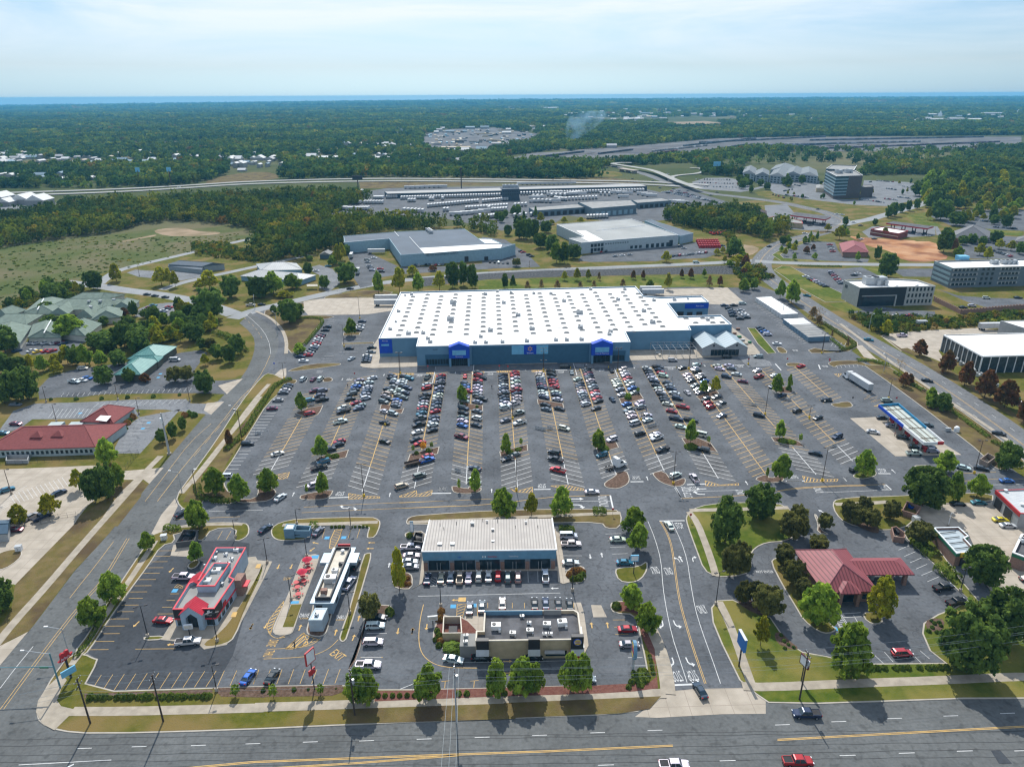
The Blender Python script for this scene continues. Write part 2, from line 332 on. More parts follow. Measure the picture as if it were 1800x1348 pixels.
hw1=road('highway',P2('z',-400,342,0,331,200,327,340,321,440,315,640,312,780,314,1000,319,1130,322,1250,330),13,HWY,1.0); hw2=road('highway',P2('z',-400,347,0,336,200,332,340,325,440,319,640,316.5,780,318,1000,323,1130,327,1230,334),13,HWY,1.0)
road('overpass_ramp',P2('w',1200,690,1060,640,980,600,900,565,790,545,700,530,640,520,700,514,770,516),11,HWY,5.0)
road('exit_ramp',P2('w',1020,625,1010,600,1050,585,1200,575,1240,555,1200,540,1140,540),9,HWY,1.2)
road('hotel_lane',P2('x',0,690,80,680,200,650,330,628,430,610),8,A_FAR,.03)
for p,m,nm in [
 (PT('j',0,720,90,600,240,550,560,545,900,530,1280,530,1310,560,1440,565,1520,540,1540,555,1450,640,1120,600,930,600,960,650,1240,600,960,900,780,900,790,850,860,720,960,650,560,660,220,658,150,710,0,770),A_FAR,'clinic_parking_lot'),
 (PT('j',270,520,260,450,340,370,470,330,560,310,680,300,900,270,1090,250,1250,210,1380,195,1430,215,1370,290,1340,330,1340,410,1540,405,1650,395,1560,500,1340,490,700,490,560,510,420,510),A_LOT,'office_parking_lot'),
 (PT('j',100,165,200,120,450,120,600,120,560,150,420,200,260,215,150,215),A_LOT,'nursing_home_parking_lot'),
 (PT('j',-400,1020,0,1000,640,980,690,990,860,1030,1100,1000,1040,1080,840,1080,600,1250,480,1400,0,1400,-400,1400),CONC,'concrete_parking_lot'),
 (PT('a',-200,-60,360,130,540,150,500,210,90,620,0,620,-300,500),CONC,'concrete_forecourt'),
 (PT('q',940,420,1060,430,1400,440,1380,475,1250,500,1060,480,960,470,880,440),A_FAR,'annex_parking_lot'),
 (PT('q',960,690,1040,660,1160,650,1250,650,1200,740,1060,750,930,745),A_FAR,'annex_parking_lot'),
 (PT('r',560,420,640,400,730,430,770,470,780,530,700,590,640,560,640,470,600,450),A_FAR,'annex_parking_lot'),
 (PT('r',820,300,960,310,1190,420,1500,420,1800,400,1830,440,1200,470,1000,500,1000,545,920,560,880,500,860,400),A_LOT,'warehouse_yard'),
 (PT('s',-40,220,120,240,210,300,250,320,360,430,-40,440),A_LOT,'warehouse_yard'),
 (PT('s',620,390,640,360,860,320,1320,290,1440,270,1640,300,1640,330,1500,380,1200,390,1160,400,700,400),A_LOT,'warehouse_yard'),
 (PT('t',380,280,560,232,700,240,720,290,760,330,900,340,890,360,660,350,420,335,350,320),A_LOT,'restaurant_parking_lot'),
 (PT('t',440,390,740,395,870,385,960,440,760,460,740,545,700,520,620,500,480,450),A_LOT,'office_parking_lot'),
 (PT('t',1020,400,1280,400,1290,450,1100,445),A_LOT,'office_parking_lot'),
 (PT('t',760,650,860,600,1100,640,1280,650,1290,690,1200,695,860,680),A_LOT,'office_parking_lot'),
 (PT('t',960,790,1010,770,1530,750,1800,780,1330,860,1300,880,1350,960,1200,900,1080,880),CONC,'service_forecourt'),
 (PT('t',1300,520,1420,560,1600,575,2000,590,2000,640,1620,640,1480,600),A_LOT,'hotel_parking_lot'),
 (PT('t',290,90,440,60,700,90,790,110,790,140,640,160,560,170,420,160,300,120),A_FAR,'fuel_station_forecourt'),
 (PT('t',860,180,920,150,1300,150,1330,200,1240,215,1120,215,900,215),A_FAR,'fuel_station_forecourt'),
 (PT('t',1250,90,1400,60,1800,60,1900,90,1900,190,1540,170,1380,150),A_LOT,'mall_parking_lot'),
 (PT('t',1400,300,1500,200,1900,230,1900,350,1500,345),A_LOT,'mall_parking_lot'),
 (PT('x',120,640,240,615,420,600,560,640,610,740,780,750,800,625,1080,640,1200,670,1210,720,1100,760,940,790,740,780,430,740,220,700,200,660),A_FAR,'hospital_parking_lot'),
 (PT('w',1150,625,1240,600,1380,600,1480,620,1540,660,1460,690,1200,670),A_FAR,'hotel_parking_lot'),
 (PT('v',0,840,270,790,420,720,560,700,1800,690,2230,700,2500,760,2640,880,2600,930,2200,960,1800,900,1700,960,1350,1000,1180,960,900,900,600,880,300,870,60,880),A_LOT,'freight_yard'),
 (PT('w',940,690,1080,660,1400,760,1340,790,1100,770),A_LOT,'freight_staff_parking'),
 (PT('u',0,560,280,570,330,620,0,660,-200,660,-200,560),A_FAR,'depot_yard'),
 (PT('t',290,20,420,15,460,60,300,90),A_FAR,'fuel_station_forecourt')]:
 sheet(nm,p,m,0.026)
sheet('construction_site',PT('t',770,200,860,215,1100,230,1290,240,1310,300,1380,340,1260,362,1100,355,1040,300,880,260,840,235),DIRT,0.03,1)
sheet('construction_site',PT('t',100,240,260,260,240,300,160,320,40,310,100,280),BARE,0.03,1)
sheet('rail_yard',PT('w',0,470,130,430,330,425,480,410,700,400,1000,375,1300,352,1560,345,1800,350,2160,350,3240,360,3240,440,2000,440,1500,420,1400,440,1100,462,900,470,500,495,180,500,0,500),GRAVEL,0.05)
sheet('lumber_yard',PT('v',820,330,1000,300,1300,290,1650,345,1560,400,1250,440,1180,470,930,460,820,400),GRAVEL,0.05)
sheet('far_field',PT('w',880,250,1240,240,1480,272,1100,280),BARE,0.4); sheet('far_field',PT('v',1240,160,1760,150,1760,175,1400,190,1240,190),BARE,0.4); sheet('far_field',PT('w',1490,150,1600,155,1680,165,1500,162),BARE,0.6)
sheet('far_field',PT('u',0,385,200,372,520,370,520,392,0,410),DRY,0.3); sheet('far_field',PT('u',560,390,1000,380,1000,390,700,402),DRY,0.3)
sheet('far_field',PT('u',1060,500,1220,455,1400,440,1480,460,1480,485,1200,500),DRY,0.05,1); sheet('far_field',PT('w',440,580,560,545,700,555,720,590),GRASS,0.04,1)
sheet('highway_verge',PT('v',380,700,370,655,1070,665,1350,680,900,690,560,700),DRY,0.04); sheet('highway_verge',PT('w',0,600,600,590,900,620,700,640,0,612),DRY,0.04)
sheet('highway_verge',PT('x',80,700,200,680,260,720,430,755,720,785,930,800,900,850,760,850,560,800,300,760),GRASS,0.03,1); sheet('far_pond',PT('u',770,160,930,157,1110,162,930,167),GLASS,0.4)
sheet('far_pond',PT('u',-100,157,115,155,115,161,-100,162),WHITE,0.4)
sheet('ditch_stones',PT('s',-500,500,0,470,400,455,900,450,1400,440,1750,430,1800,500,1500,490,1100,492,500,500,0,512,-480,560),RIPRAP,0.04)
sheet('retention_lawn',PT('s',-80,515,500,508,1100,498,1500,500,1620,520,1600,570,1150,585,900,590,-60,590),GRASSG,0.03)
# === kerbed islands and verges
def island(px,m=GRASS,name='lawn_island',rnd=1,curb=0.35,h=0.13,z0=0.0):
 p=WP(px); h+=jz()*0.2
 if rnd: p=chaikin(p,rnd)
 mb=MB(); mb.prism(p,z0,h); structure('kerb',mb,CURB)
 mb=MB(); q=inset(p,curb); mb.prism(q,h-0.01,h+0.03); return structure(name,mb,m)
def walk(px,m=WALK,name='sidewalk',z=0.175,rnd=0,z0=0.14):
 p=WP(px); z+=jz()*0.7
 if rnd: p=chaikin(p,rnd)
 mb=MB(); mb.prism(p,z0,z); return structure(name,mb,m)
def walkline(px,w,z=0.18,m=WALK,sm=1):
 c=chaikin(WP(px),sm,False); mb=MB(); ribbon(mb,c,w,z+jz()*0.7); return structure('sidewalk',mb,m)
island(PT('z',76,1197,100,1163,118,1143,145,1141,160,1149,170,1151,138,1208,370,1203,460,1201,596,1200,630,1206,665,1210,900,1208,1046,1205,1097,1208,1134,1200,1128,1160,1118,1110,1112,1083,1075,1080,1068,1070,1085,1058,1120,1068,1146,1108,1155,1140,1166,1185,1169,1212,1160,1226,1140,1243,1105,1257,880,1263,620,1271,400,1279,160,1283,95,1277,62,1262,57,1240),GRASS,rnd=1)
sheet('corner_plaza',PT('f',225,640,240,560,300,470,400,380,440,420,400,480,370,560,400,600,480,620,560,640,460,660,350,765,270,720),WALK,0.172)
walkline(PT('f',470,636,800,640,1400,632,1800,625),2.4); walkline(PT('g',0,622,640,610,1000,600,1800,585),2.4); walkline(PT('h',0,580,600,560,900,560,1110,555),2.6)
walkline(PT('h',1130,560,1120,450,1090,300,1040,170,1000,80),3.2)
sheet('mulch_bed',PT('f',1440,485,1800,480,1800,555,1500,545),MULCH,0.176); sheet('mulch_bed',PT('g',0,482,610,475,625,520,540,548,0,552),MULCH,0.176)
sheet('mulch_bed',PT('f',560,515,1440,495,1440,540,560,548),MULCH,0.174)
sheet('red_mulch_bed',PT('g',840,520,1800,505,1800,562,830,590),RMULCH,0.176); sheet('red_mulch_bed',PT('h',0,505,650,495,1000,480,1050,440,1040,350,960,180,925,60,960,60,1040,250,1060,520,900,540,640,552,0,565),RMULCH,0.177)
sheet('dry_verge',PT('g',640,640,1800,612,1800,720,640,742),DRY,0.173); sheet('dry_verge',PT('h',0,610,640,590,1080,575,1000,660,800,690,0,715),DRY,0.173);
island(PT('a',590,960,700,780,850,560,980,370,1030,290,1110,262,1180,262,1200,340,1100,362,1010,500,880,670,740,860,600,1080,540,1120,480,1100),GRASS); walkline(PT('a',1060,330,960,480,850,640,740,790,600,1010,470,1180),1.6)
island(PT('a',1110,262,1240,222,1460,205,1680,210,1708,240,1700,300,1640,335,1590,335,1620,245,1450,250,1390,330,1340,330,1300,250,1200,290,1130,290),GRASS)
walkline(PT('a',1140,250,1300,228,1460,222,1660,222),1.3)
island(PT('a',1690,450,1745,445,1760,470,1860,480,1800,600,1640,900,1540,1050,1385,1080,1350,1045,1170,1020,1090,1010,1190,850,1480,870,1600,640),WALK,'planted_walk',0,0.1)
island(PT('a',1365,1040,1500,960,1620,800,1760,560,1800,480,1800,560,1680,800,1600,1000,1540,1045,1400,1072),GRASS,rnd=1)
island(PT('a',970,985,1120,980,1100,1010,970,1015),GRASS); island(PT('a',1270,500,1330,460,1370,470,1340,515,1290,530),GRASS)
island(PT('b',210,250,270,210,400,185,900,178,960,200,965,240,930,320,880,328,865,318,890,235,580,238,490,240,480,330,300,340,240,330,210,300),GRASS); walkline(PT('b',290,232,560,228,945,218),1.6)
island(PT('b',430,440,540,430,540,470,430,750,420,770,360,960,330,985,240,990,210,960,230,900,310,740,380,560),CONC,'dining_patio',1,0.15)
island(PT('b',340,780,420,775,360,935,280,935),GRASS,'lawn_island',0,0.1,0.16)
island(PT('b',560,700,620,690,640,800,610,900,580,990,520,1005,450,985,445,940,480,850,500,740),MULCH); island(PT('b',840,440,880,425,905,430,870,560,730,1010,700,1040,675,1030,670,1000,760,760),GRASS,'lawn_island',1)
island(PT('b',640,690,660,690,600,840,570,900,560,890,600,800),CONC,'kerb_island',0,0.1)
island(PT('c',60,185,130,170,700,140,1480,140,1530,180,1520,275,1420,280,1385,235,1060,235,60,240,40,220),DRY); walkline(PT('c',60,222,600,205,1100,185,1520,172),1.6)
walk(PT('c',80,680,130,650,160,400,180,380,180,560,150,640),CONC,z=0.15,z0=0); walk(PT('c',1060,260,1090,260,1100,300,1140,600,1180,640,1120,655,1085,640,1082,560),CONC,z=0.15,z0=0); walk(PT('c',150,535,1085,535,1085,562,155,562),CONC,z=0.13,z0=0)
island(PT('c',1130,580,1180,535,1260,530,1280,580,1265,640,1200,655,1150,630),MULCH); island(PT('c',1470,560,1520,545,1640,540,1700,500,1705,560,1660,630,1590,655,1500,640),GRASS);
island(PT('c',1440,810,1450,785,1500,775,1640,780,1700,900,1640,900,1600,860,1460,850),RMULCH)
island(PT('c',-60,600,-30,565,50,560,90,590,80,680,0,680,-50,660),MULCH); island(PT('c',30,300,60,285,180,280,170,370,80,330,40,325),DRY)
walk(PT('c',1190,785,1240,785,1260,850,1290,1080,1260,1140,1240,1140,1230,1000),CONC,z=0.15,z0=0)
island(PT('b',850,800,1000,780,1050,810,1050,850,1000,890,860,890,800,1140,740,1230,730,1230,790,1130,840,900),MULCH)
island(PT('c',210,1000,260,870,290,830,310,870,440,870,560,1000,440,1000,435,1130,330,1120,250,1070),RMULCH)
walk(PT('c',440,870,570,870,570,1000,500,1140,430,1140),CONC,'service_walk',z=0.10,z0=0)
sheet('concrete_pad',PT('c',1310,800,1380,803,1418,885,1325,885),CONC,0.035); sheet('concrete_pad',PT('a',1180,360,1290,330,1290,440,1160,432),CONC,0.035)
sheet('concrete_apron',PT('h',1130,540,1300,525,1650,520,1720,545,1800,600,1800,700,1500,700,1050,720,900,712),CONC,0.045)
sheet('concrete_apron',PT('a',1030,280,1060,290,1140,240,1215,90,1195,40,1100,150),CONC,0.045); sheet('concrete_apron',PT('j',1500,440,1640,400,1670,395,1560,500),CONC,0.045)
sheet('concrete_apron',PT('j',1420,560,1540,550,1450,640,1400,610),CONC,0.045); sheet('concrete_apron',PT('j',850,1020,1120,1000,1020,1110,980,1080,900,1070),CONC,0.045); sheet('concrete_apron',PT('a',-60,1060,175,945,0,1150,-60,1220),CONC,0.045)
sheet('concrete_apron',PT('k',450,230,600,100,640,90,640,140,600,200,520,200),CONC,0.045); sheet('concrete_apron',PT('n',640,210,690,210,780,300,860,340,900,360,800,320,700,290),CONC,0.045)
island(PT('d',400,200,440,150,560,115,800,105,1040,115,1110,150,1230,250,1180,330,1080,380,960,385,880,420,840,480,860,560,800,610,640,620,600,615,520,570,470,430,410,260),GRASSG)
walkline(PT('d',430,160,600,158,820,155,1110,148),1.8); walkline(PT('d',425,170,480,240,540,400,580,520,605,612),2.0)
island(PT('e',-370,830,-330,780,-220,775,-90,840,40,900,80,960,120,1020,180,1090,260,1140,420,1170,620,1225,1235,1225,1130,1140,1080,1020,1090,950,1190,890,1300,850,1400,790,1290,690,1180,560,980,370,962,320,1060,220,1160,380,1340,640,1430,750,1560,900,1800,1080,2200,1200,2200,1480,1360,1474,800,1488,360,1498,20,1488,-70,1425,-180,1330,-300,1080,-360,930),GRASSG,'lawn_island',0)
walkline(PT('d',625,790,680,900,740,1060,830,1330,850,1380),2.0); walkline(PT('i',-160,510,0,520,600,500,1200,485,1600,470,1800,465,2000,480),2.4)
sheet('mulch_bed',PT('d',1000,1010,1050,1000,1100,1060,1180,1120,1110,1125,1020,1080),MULCH,0.178,1); sheet('mulch_bed',PT('e',1100,940,1160,915,1240,930,1220,1010,1120,1010),MULCH,0.178,1)
sheet('mulch_bed',PT('e',560,230,700,240,800,300,780,340,640,280),MULCH,0.178,1); sheet('mulch_bed',PT('d',740,775,860,780,1000,870,940,900,800,840),MULCH,0.178,1)
island(PT('d',980,520,1010,490,1100,480,1160,500,1180,640,1280,760,1300,830,1400,960,1440,990,1380,1020,1300,1000,1200,920,1150,830,1060,680),GRASS); island(PT('d',1280,190,1310,200,1330,300,1400,340,1300,320,1310,260),MULCH); island(PT('d',1600,870,1720,870,1760,930,1720,960,1640,940),GRASS)
island(PT('e',470,120,500,90,640,78,870,75,1240,60,1580,60,1580,130,1060,130,1060,220,960,305,760,310,560,260,490,190),GRASS); walkline(PT('e',490,128,640,128,860,115),1.8)
sheet('service_forecourt',PT('e',1050,210,1080,140,1580,130,2200,200,2200,1300,1900,1180,1700,980,1560,740,1400,540,1480,460,1440,420,1400,330,1160,290),CONC,0.18)
for q in [PT('l',358,905,470,935,480,915,570,925,560,955,480,970,400,965,362,950),PT('m',0,900,85,850,80,830,155,818,178,870,170,910,100,945,30,940,0,925),PT('m',330,835,415,822,470,900,555,870,565,900,540,930,480,935,390,905,345,865),PT('m',1025,885,1125,850,1140,885,1225,855,1245,900,1180,915,1090,912),
 PT('k',718,985,735,960,960,925,940,970,900,995,800,1000,740,995),PT('k',420,850,520,900,560,930,565,960,520,1000,430,1010,300,1015,290,990,420,985,440,930)]: island(q,MULCH,'mulch_island',1,0.3)
island(PT('k',60,900,200,820,215,920,280,960,300,1010,200,1020,100,1010,50,950),DRY,'mulch_island'); island(PT('n',610,1110,640,1080,740,1060,780,1080,775,1110,700,1130,640,1125),GRASSG); island(PT('n',1030,1045,1060,1038,1150,1040,1210,1090,1150,1095),GRASSG); island(PT('n',460,610,520,605,540,598,600,595,628,630,580,640,500,635),DRY); island(PT('m',1255,95,1290,88,1370,95,1400,110,1340,118,1270,115),DRY)
for q in [PT('A',480,830,700,740,980,690,930,800,880,860,640,880),PT('B',330,760,540,790,500,880,510,900,790,850,740,960,500,930,300,880),PT('C',310,730,540,780,770,820,770,940,500,900,290,860),PT('D',265,700,500,745,780,790,800,910,510,860,280,800),PT('E',310,710,520,660,730,600,800,710,590,770,360,830),PT('F',370,680,540,620,780,560,830,620,640,700,460,760)]: island(q,MULCH,'mulch_island',0,0.3)
for q in [PT('k',830,725,870,700,1065,655,1045,710,850,745),PT('l',55,745,75,690,280,640,268,690,180,715),PT('l',690,680,885,630,888,675,700,720),PT('m',-60,640,60,610,85,620,105,660,-40,700),PT('m',535,600,650,600,740,640,785,700,620,670,560,640),PT('m',1150,600,1280,605,1340,630,1390,670,1260,655,1170,630),PT('m',1160,275,1200,260,1270,250,1310,290,1290,300,1220,300)]: island(q,MULCH,'mulch_island',0,0.3)
island(PT('z',306,867,330,835,378,770,422,703,460,657,475,650,510,668,500,680,470,705,445,745,393,828,360,862,352,885,330,893,313,885),GRASS,rnd=1); walkline(PT('j',1240,1180,1380,1020,1540,820,1700,640,1790,520),1.8); walkline(PT('k',-20,880,200,610,400,330,520,200),1.8)
sheet('dry_verge',PT('j',1250,1240,1340,1080,1540,860,1760,600,1790,600,1540,1000,1500,1100,1380,1240),DRY,0.174)
sheet('dry_verge',PT('a',-60,1180,0,1130,40,1005,175,945,230,875,500,525,740,275,960,5,1010,-60,880,-60,540,150,500,210,90,620,60,800,-60,960),DRY,0.05); walkline(PT('a',-60,1050,60,900,300,640,560,340,880,-10,960,-100),2.2,0.07)
sheet('dry_verge',PT('j',640,1290,700,1180,860,1090,900,1080,990,1100,960,1200,800,1400,560,1400),DRY,0.05); walkline(PT('j',720,1340,830,1180,960,1060,1100,920),2.2,0.07)
island(PT('a',-60,420,40,380,120,375,150,400,120,450,20,515,-60,520),DRY);
sheet('loading_slab',PT('r',530,650,660,632,980,630,1170,620,1140,720,960,745,560,745,520,700),CONC,0.05); sheet('loading_slab',PT('p',820,160,1600,148,1760,290,1560,300,1430,290,1380,210,1030,215),CONC,0.05)
walk(PT('o',65,800,230,560,580,560,560,640,565,815,180,825,90,815),CONC,'store_walk',z=0.15,z0=0); walk(PT('o',560,700,1800,690,1800,800,1060,800,850,800,565,812),CONC,'store_walk',z=0.14,z0=0); walk(PT('p',0,700,740,690,1340,690,1340,770,760,780,580,800,400,780,0,790),CONC,'store_walk',z=0.145,z0=0)
sheet('red_walk',PT('o',1050,800,1130,770,1800,762,1800,795),RMULCH,0.155); sheet('red_walk',PT('p',0,762,240,762,380,785,0,792),RMULCH,0.155)
walk(PT('p',1640,500,1800,620,1880,720,1880,740,1340,765,1340,700,1640,640),WALK,'garden_yard',z=0.15,z0=0)
sheet('fuel_slab',PT('n',600,710,860,700,1240,890,1365,970,940,975,910,975),CONC,0.05)
for q in [PT('r',660,630,720,605,1040,575,1180,600,960,628,700,632),PT('r',235,720,340,690,500,660,545,665,500,745,430,760,640,760,670,775,500,990,420,1010,400,880,330,790),PT('r',475,745,760,752,680,775,640,770,490,770)]: island(q,DRY)
walkline(PT('r',200,715,300,760,380,840,410,920,405,1010),1.8)
island(PT('k',640,110,800,62,1010,60,1020,72,940,85,680,115),DRY); island(PT('k',590,150,640,170,720,170,700,200,660,200,600,190),DRY); island(PT('k',890,165,930,155,960,165,955,185,910,190,890,185),DRY)
for q in [PT('r',800,870,920,865,910,885,800,890),PT('r',790,940,1010,935,1010,945,790,950)]: island(q,DRY,rnd=0)
island(PT('n',445,335,480,315,640,312,700,330,720,345,860,350,940,400,1100,500,1300,620,1640,870,1800,1010,1800,1060,1700,1060,1600,1080,1500,960,1300,800,1100,640,860,460,760,390,690,340,520,345,500,362),DRY,rnd=1)
island(PT('n',315,240,360,225,520,255,560,240,640,200,560,120,430,60,450,60,560,110,660,190,660,220,600,250,420,262,340,260),DRY,rnd=0)
walkline(PT('n',540,60,760,230,960,380,1200,545,1500,745,1800,960),1.8,0.16)
sheet('verge',PT('n',560,0,720,90,860,170,960,250,1040,280,1200,400,1400,500,1640,660,1800,770,1800,740,1640,620,1400,450,1200,330,1000,230,960,235,800,130,600,10),DRY,0.05)
island(PT('t',180,735,230,740,350,885,300,890,240,830),GRASSG,rnd=0); island(PT('t',345,850,385,850,425,885,370,890),DRY); island(PT('t',340,400,390,375,440,380,600,470,740,540,760,590,690,590,640,590,480,500,400,440),GRASSG,rnd=0); island(PT('t',330,310,400,270,440,260,540,225,560,230,440,275,380,310,400,330,700,352,500,350,380,345),GRASSG,rnd=0)
sheet('green_verge',PT('t',660,600,760,590,860,640,750,650),GRASSG,0.05); sheet('green_verge',PT('t',850,385,960,390,1000,440,1010,470,940,430),GRASSG,0.05); sheet('green_verge',PT('t',540,170,700,175,790,120,740,170,620,190),DRY,0.05); sheet('green_verge',PT('t',1110,90,1260,70,1280,130,1360,160,1180,140),GRASSG,0.05); sheet('green_verge',PT('t',1530,165,1800,190,1800,215,1600,200),GRASSG,0.05); sheet('green_verge',PT('t',1290,150,1290,210,1100,215,1180,240,1300,240),GRASS,0.05)
sheet('scrub_strip',PT('t',760,650,860,660,1300,690,1900,650,1900,740,1560,740,1340,750,1000,780,900,760),GRASS,0.06)
# === PAINT ON THE GROUND
MZ=0.062
class Paint:
 def __init__(s,name,m,z=MZ): s.mb=MB(); s.name=name; s.m=m; s.z=z
 def line(s,a,b,w=0.12):
  a=Vector(a[:2]); b=Vector(b[:2]); d=b-a
  if d.length<1e-3: return
  d.normalize(); n=Vector((-d.y,d.x))*w/2; s.mb.face([(*(a-n),s.z),(*(b-n),s.z),(*(b+n),s.z),(*(a+n),s.z)])
 def pl(s,pts,w=0.12):
  l=offset_line(pts,w/2); r=offset_line(pts,-w/2)
  for i in range(len(pts)-1): s.mb.face([(*r[i],s.z),(*r[i+1],s.z),(*l[i+1],s.z),(*l[i],s.z)])
 def dash(s,pts,w,on,off,off0=0):
  q=resample(pts,0.5); n1=int((on+off)/0.5); n0=int(on/0.5)
  for i in range(int(off0/0.5),len(q)-1,n1):
   e=min(len(q)-1,i+n0)
   if e>i: s.pl([q[i],q[(i+e)//2],q[e]] if e-i>2 else [q[i],q[e]],w)
 def done(s): return structure(s.name,s.mb,s.m)
PY=Paint('yellow_markings',YEL); PW=Paint('white_markings',WHT,MZ+0.003); PB=Paint('blue_markings',BLUP,MZ-0.003)
def text_geo(s,size=1.0,align='CENTER'):
 cu=bpy.data.curves.new('t','FONT'); cu.body=s; cu.size=size; cu.align_x=align; cu.resolution_u=2
 o=bnew('t',cu); COL.objects.link(o); dg=bpy.context.evaluated_depsgraph_get()
 me=bpy.data.meshes.new_from_object(o.evaluated_get(dg)); v=[tuple(q.co) for q in me.vertices]; f=[list(p.vertices) for p in me.polygons]
 bpy.data.objects.remove(o); bpy.data.meshes.remove(me); bpy.data.curves.remove(cu); return v,f
TC={}
def gtext(P,s,c,w,h,rz):
 """c world centre, width and length on the ground, rz heading of the reader's left-to-right direction"""
 if s not in TC: TC[s]=text_geo(s)
 v,f=TC[s]; x0=min(q[0] for q in v); x1=max(q[0] for q in v); y0=min(q[1] for q in v); y1=max(q[1] for q in v)
 ca,sa=cos(rz),sin(rz); out=[]
 for q in v:
  x=((q[0]-x0)/(x1-x0)-.5)*w; y=((q[1]-y0)/(y1-y0)-.5)*h; out.append((c[0]+x*ca-y*sa,c[1]+x*sa+y*ca,P.z+0.002))
 P.mb.add(out,f)
ARS=[(-.12,-1),(.12,-1),(.12,.35),(.4,.35),(0,1),(-.4,.35),(-.12,.35)]
ARC=[(-.12,-1),(.12,-1),(.14,-.1),(.3,.25),(.62,.42),(.62,.12),(1.15,.6),(.62,1.05),(.62,.75),(.15,.5),(-.06,.1)]
def arrow(P,c,L_,rz,shape=ARS,mir=1,w=None):
 k=L_/2; w=w or k; ca,sa=cos(rz),sin(rz); pts=[]
 for x,y in (shape if mir>0 else shape[::-1]):
  x=x*w*mir; y=y*k; pts.append((c[0]+x*ca-y*sa,c[1]+x*sa+y*ca,P.z+0.002))
 if shape is ARS: i=pts; P.mb.face([i[0],i[1],i[2],i[6]] if mir>0 else [i[6],i[5],i[4],i[0]]); P.mb.face([i[3],i[4],i[5]] if mir>0 else [i[3],i[2],i[1]])
 else: P.mb.face(pts)
def hatch(P,poly,step=1.1,w=0.28,ang=50,border=0.22):
 n=len(poly)
 for i in range(n): P.line(poly[i],poly[(i+1)%n],border)
 a=R(ang); d=Vector((cos(a),sin(a))); nn=Vector((-d.y,d.x)); pr=[Vector(p).dot(nn) for p in poly]; t=min(pr)+step
 while t<max(pr):
  xs=[]
  for i in range(n):
   p=Vector(poly[i]); q=Vector(poly[(i+1)%n]); a0=p.dot(nn)-t; a1=q.dot(nn)-t
   if a0*a1<0: xs.append((p+(q-p)*(a0/(a0-a1))).dot(d))
  xs.sort()
  for i in range(0,len(xs)-1,2): P.line(nn*t+d*xs[i],nn*t+d*xs[i+1],w)
  t+=step
LA=R(1.7); LU=Vector((cos(LA),sin(LA))); LV=Vector((-sin(LA),cos(LA))); L0=Vector((-0.05,260.))
def lot(u,v): p=L0+LU*u+LV*v; return (p.x,p.y)
def unlot(p): d=Vector(p)-L0; return d.dot(LU),d.dot(LV)
def vof(c,x,y): return unlot(GK(c,x,y))[1]
RS=16.98
ROWS=[('B',-5,1,vof('A',900,430),vof('k',550,800),vof('k',610,690),[('k',645,730,815,345)]),
('C',-4,1,vof('k',1180,160),vof('k',890,890),vof('k',950,745),[]),('D',-3,-1,vof('B',740,170),vof('k',1180,945),vof('k',1240,775),[]),
('E',-2,1,vof('B',1450,180),vof('k',1527,925),vof('k',1560,770),[]),('F',-1,-1,vof('C',560,140),vof('l',470,900),vof('l',480,775),[]),
('G',0,1,vof('C',1280,150),vof('l',805,925),vof('l',800,735),[]),('H',1,-1,vof('D',400,150),vof('l',1145,910),vof('l',1110,720),[]),
('I',2,1,vof('D',1180,110),vof('l',1475,850),vof('l',1450,740),[]),('J',3,1,vof('E',280,150),vof('m',415,825),vof('m',375,710),[]),
('K',4,-1,vof('E',960,100),vof('m',800,880),vof('m',700,710),[]),('L',5,1,vof('F',260,110),vof('m',1100,850),vof('m',1100,850)-1,[]),
('M',6,-1,vof('F',940,80),vof('m',1470,860),vof('m',1300,680),[]),('N',7,1,vof('F',1560,150),vof('m',1700,770),vof('m',1600,650),[]),
('O',8,1,vof('n',235,345),vof('n',480,590),-999,[])]
ISL=[]
for c,x,y,k in [('A',760,800,-5),('B',560,850,-3),('C',540,850,-1),('D',520,800,1),('E',560,720,3),('F',600,660,5),('k',950,710,-4),('l',170,690,-2),('l',790,680,0),('l',1420,660,2),('m',660,640,4),('m',1270,640,6),('m',1240,280,7)]: ISL.append((k,vof(c,x,y)))
SLA=R(30)
STALL=asphalt('asphalt_stalls',(0.112,0.113,0.114),0.3)
for nm,k,sg,vt,vb,vw,_ in ROWS:
 q=5.3*math.tan(SLA)*sg; sp_=MB(); sp_.flat([lot(RS*k-5.3,vb-q),lot(RS*k,vb),lot(RS*k+5.3,vb+q),lot(RS*k+5.3,vt+q),lot(RS*k,vt),lot(RS*k-5.3,vt-q)],.034+.0006*(k+5)); structure('stall_pavement',sp_,STALL)
 u0=RS*k; t=math.tan(SLA)*sg
 for side_ in (-1,1):
  v=vb+1.2
  while v<vt:
   if not any(kk==k and abs(v-iv)<3.4 for kk,iv in ISL):
    P=PW if v<vw else PY; P.line(lot(u0,v),lot(u0+side_*5.3,v+side_*5.3*t),0.18)
   v+=3.18
 segs=[vb]+sorted([q for kk,iv in ISL if kk==k for q in (iv-3.2,iv+3.2)])+[vt]
 for i in range(0,len(segs)-1,2):
  a,b=segs[i],segs[i+1]
  if a<vw<b: PW.line(lot(u0,a),lot(u0,vw),0.26); PY.line(lot(u0,vw),lot(u0,b),0.26)
  else: (PW if b<=vw else PY).line(lot(u0,a),lot(u0,b),0.26)
ua=RS*-5-11.6; va0=vof('k',240,780); va1=vof('A',420,350); v=va0
while v<va1: PW.line(lot(ua,v),lot(ua-5.0,v),0.18); v+=2.75
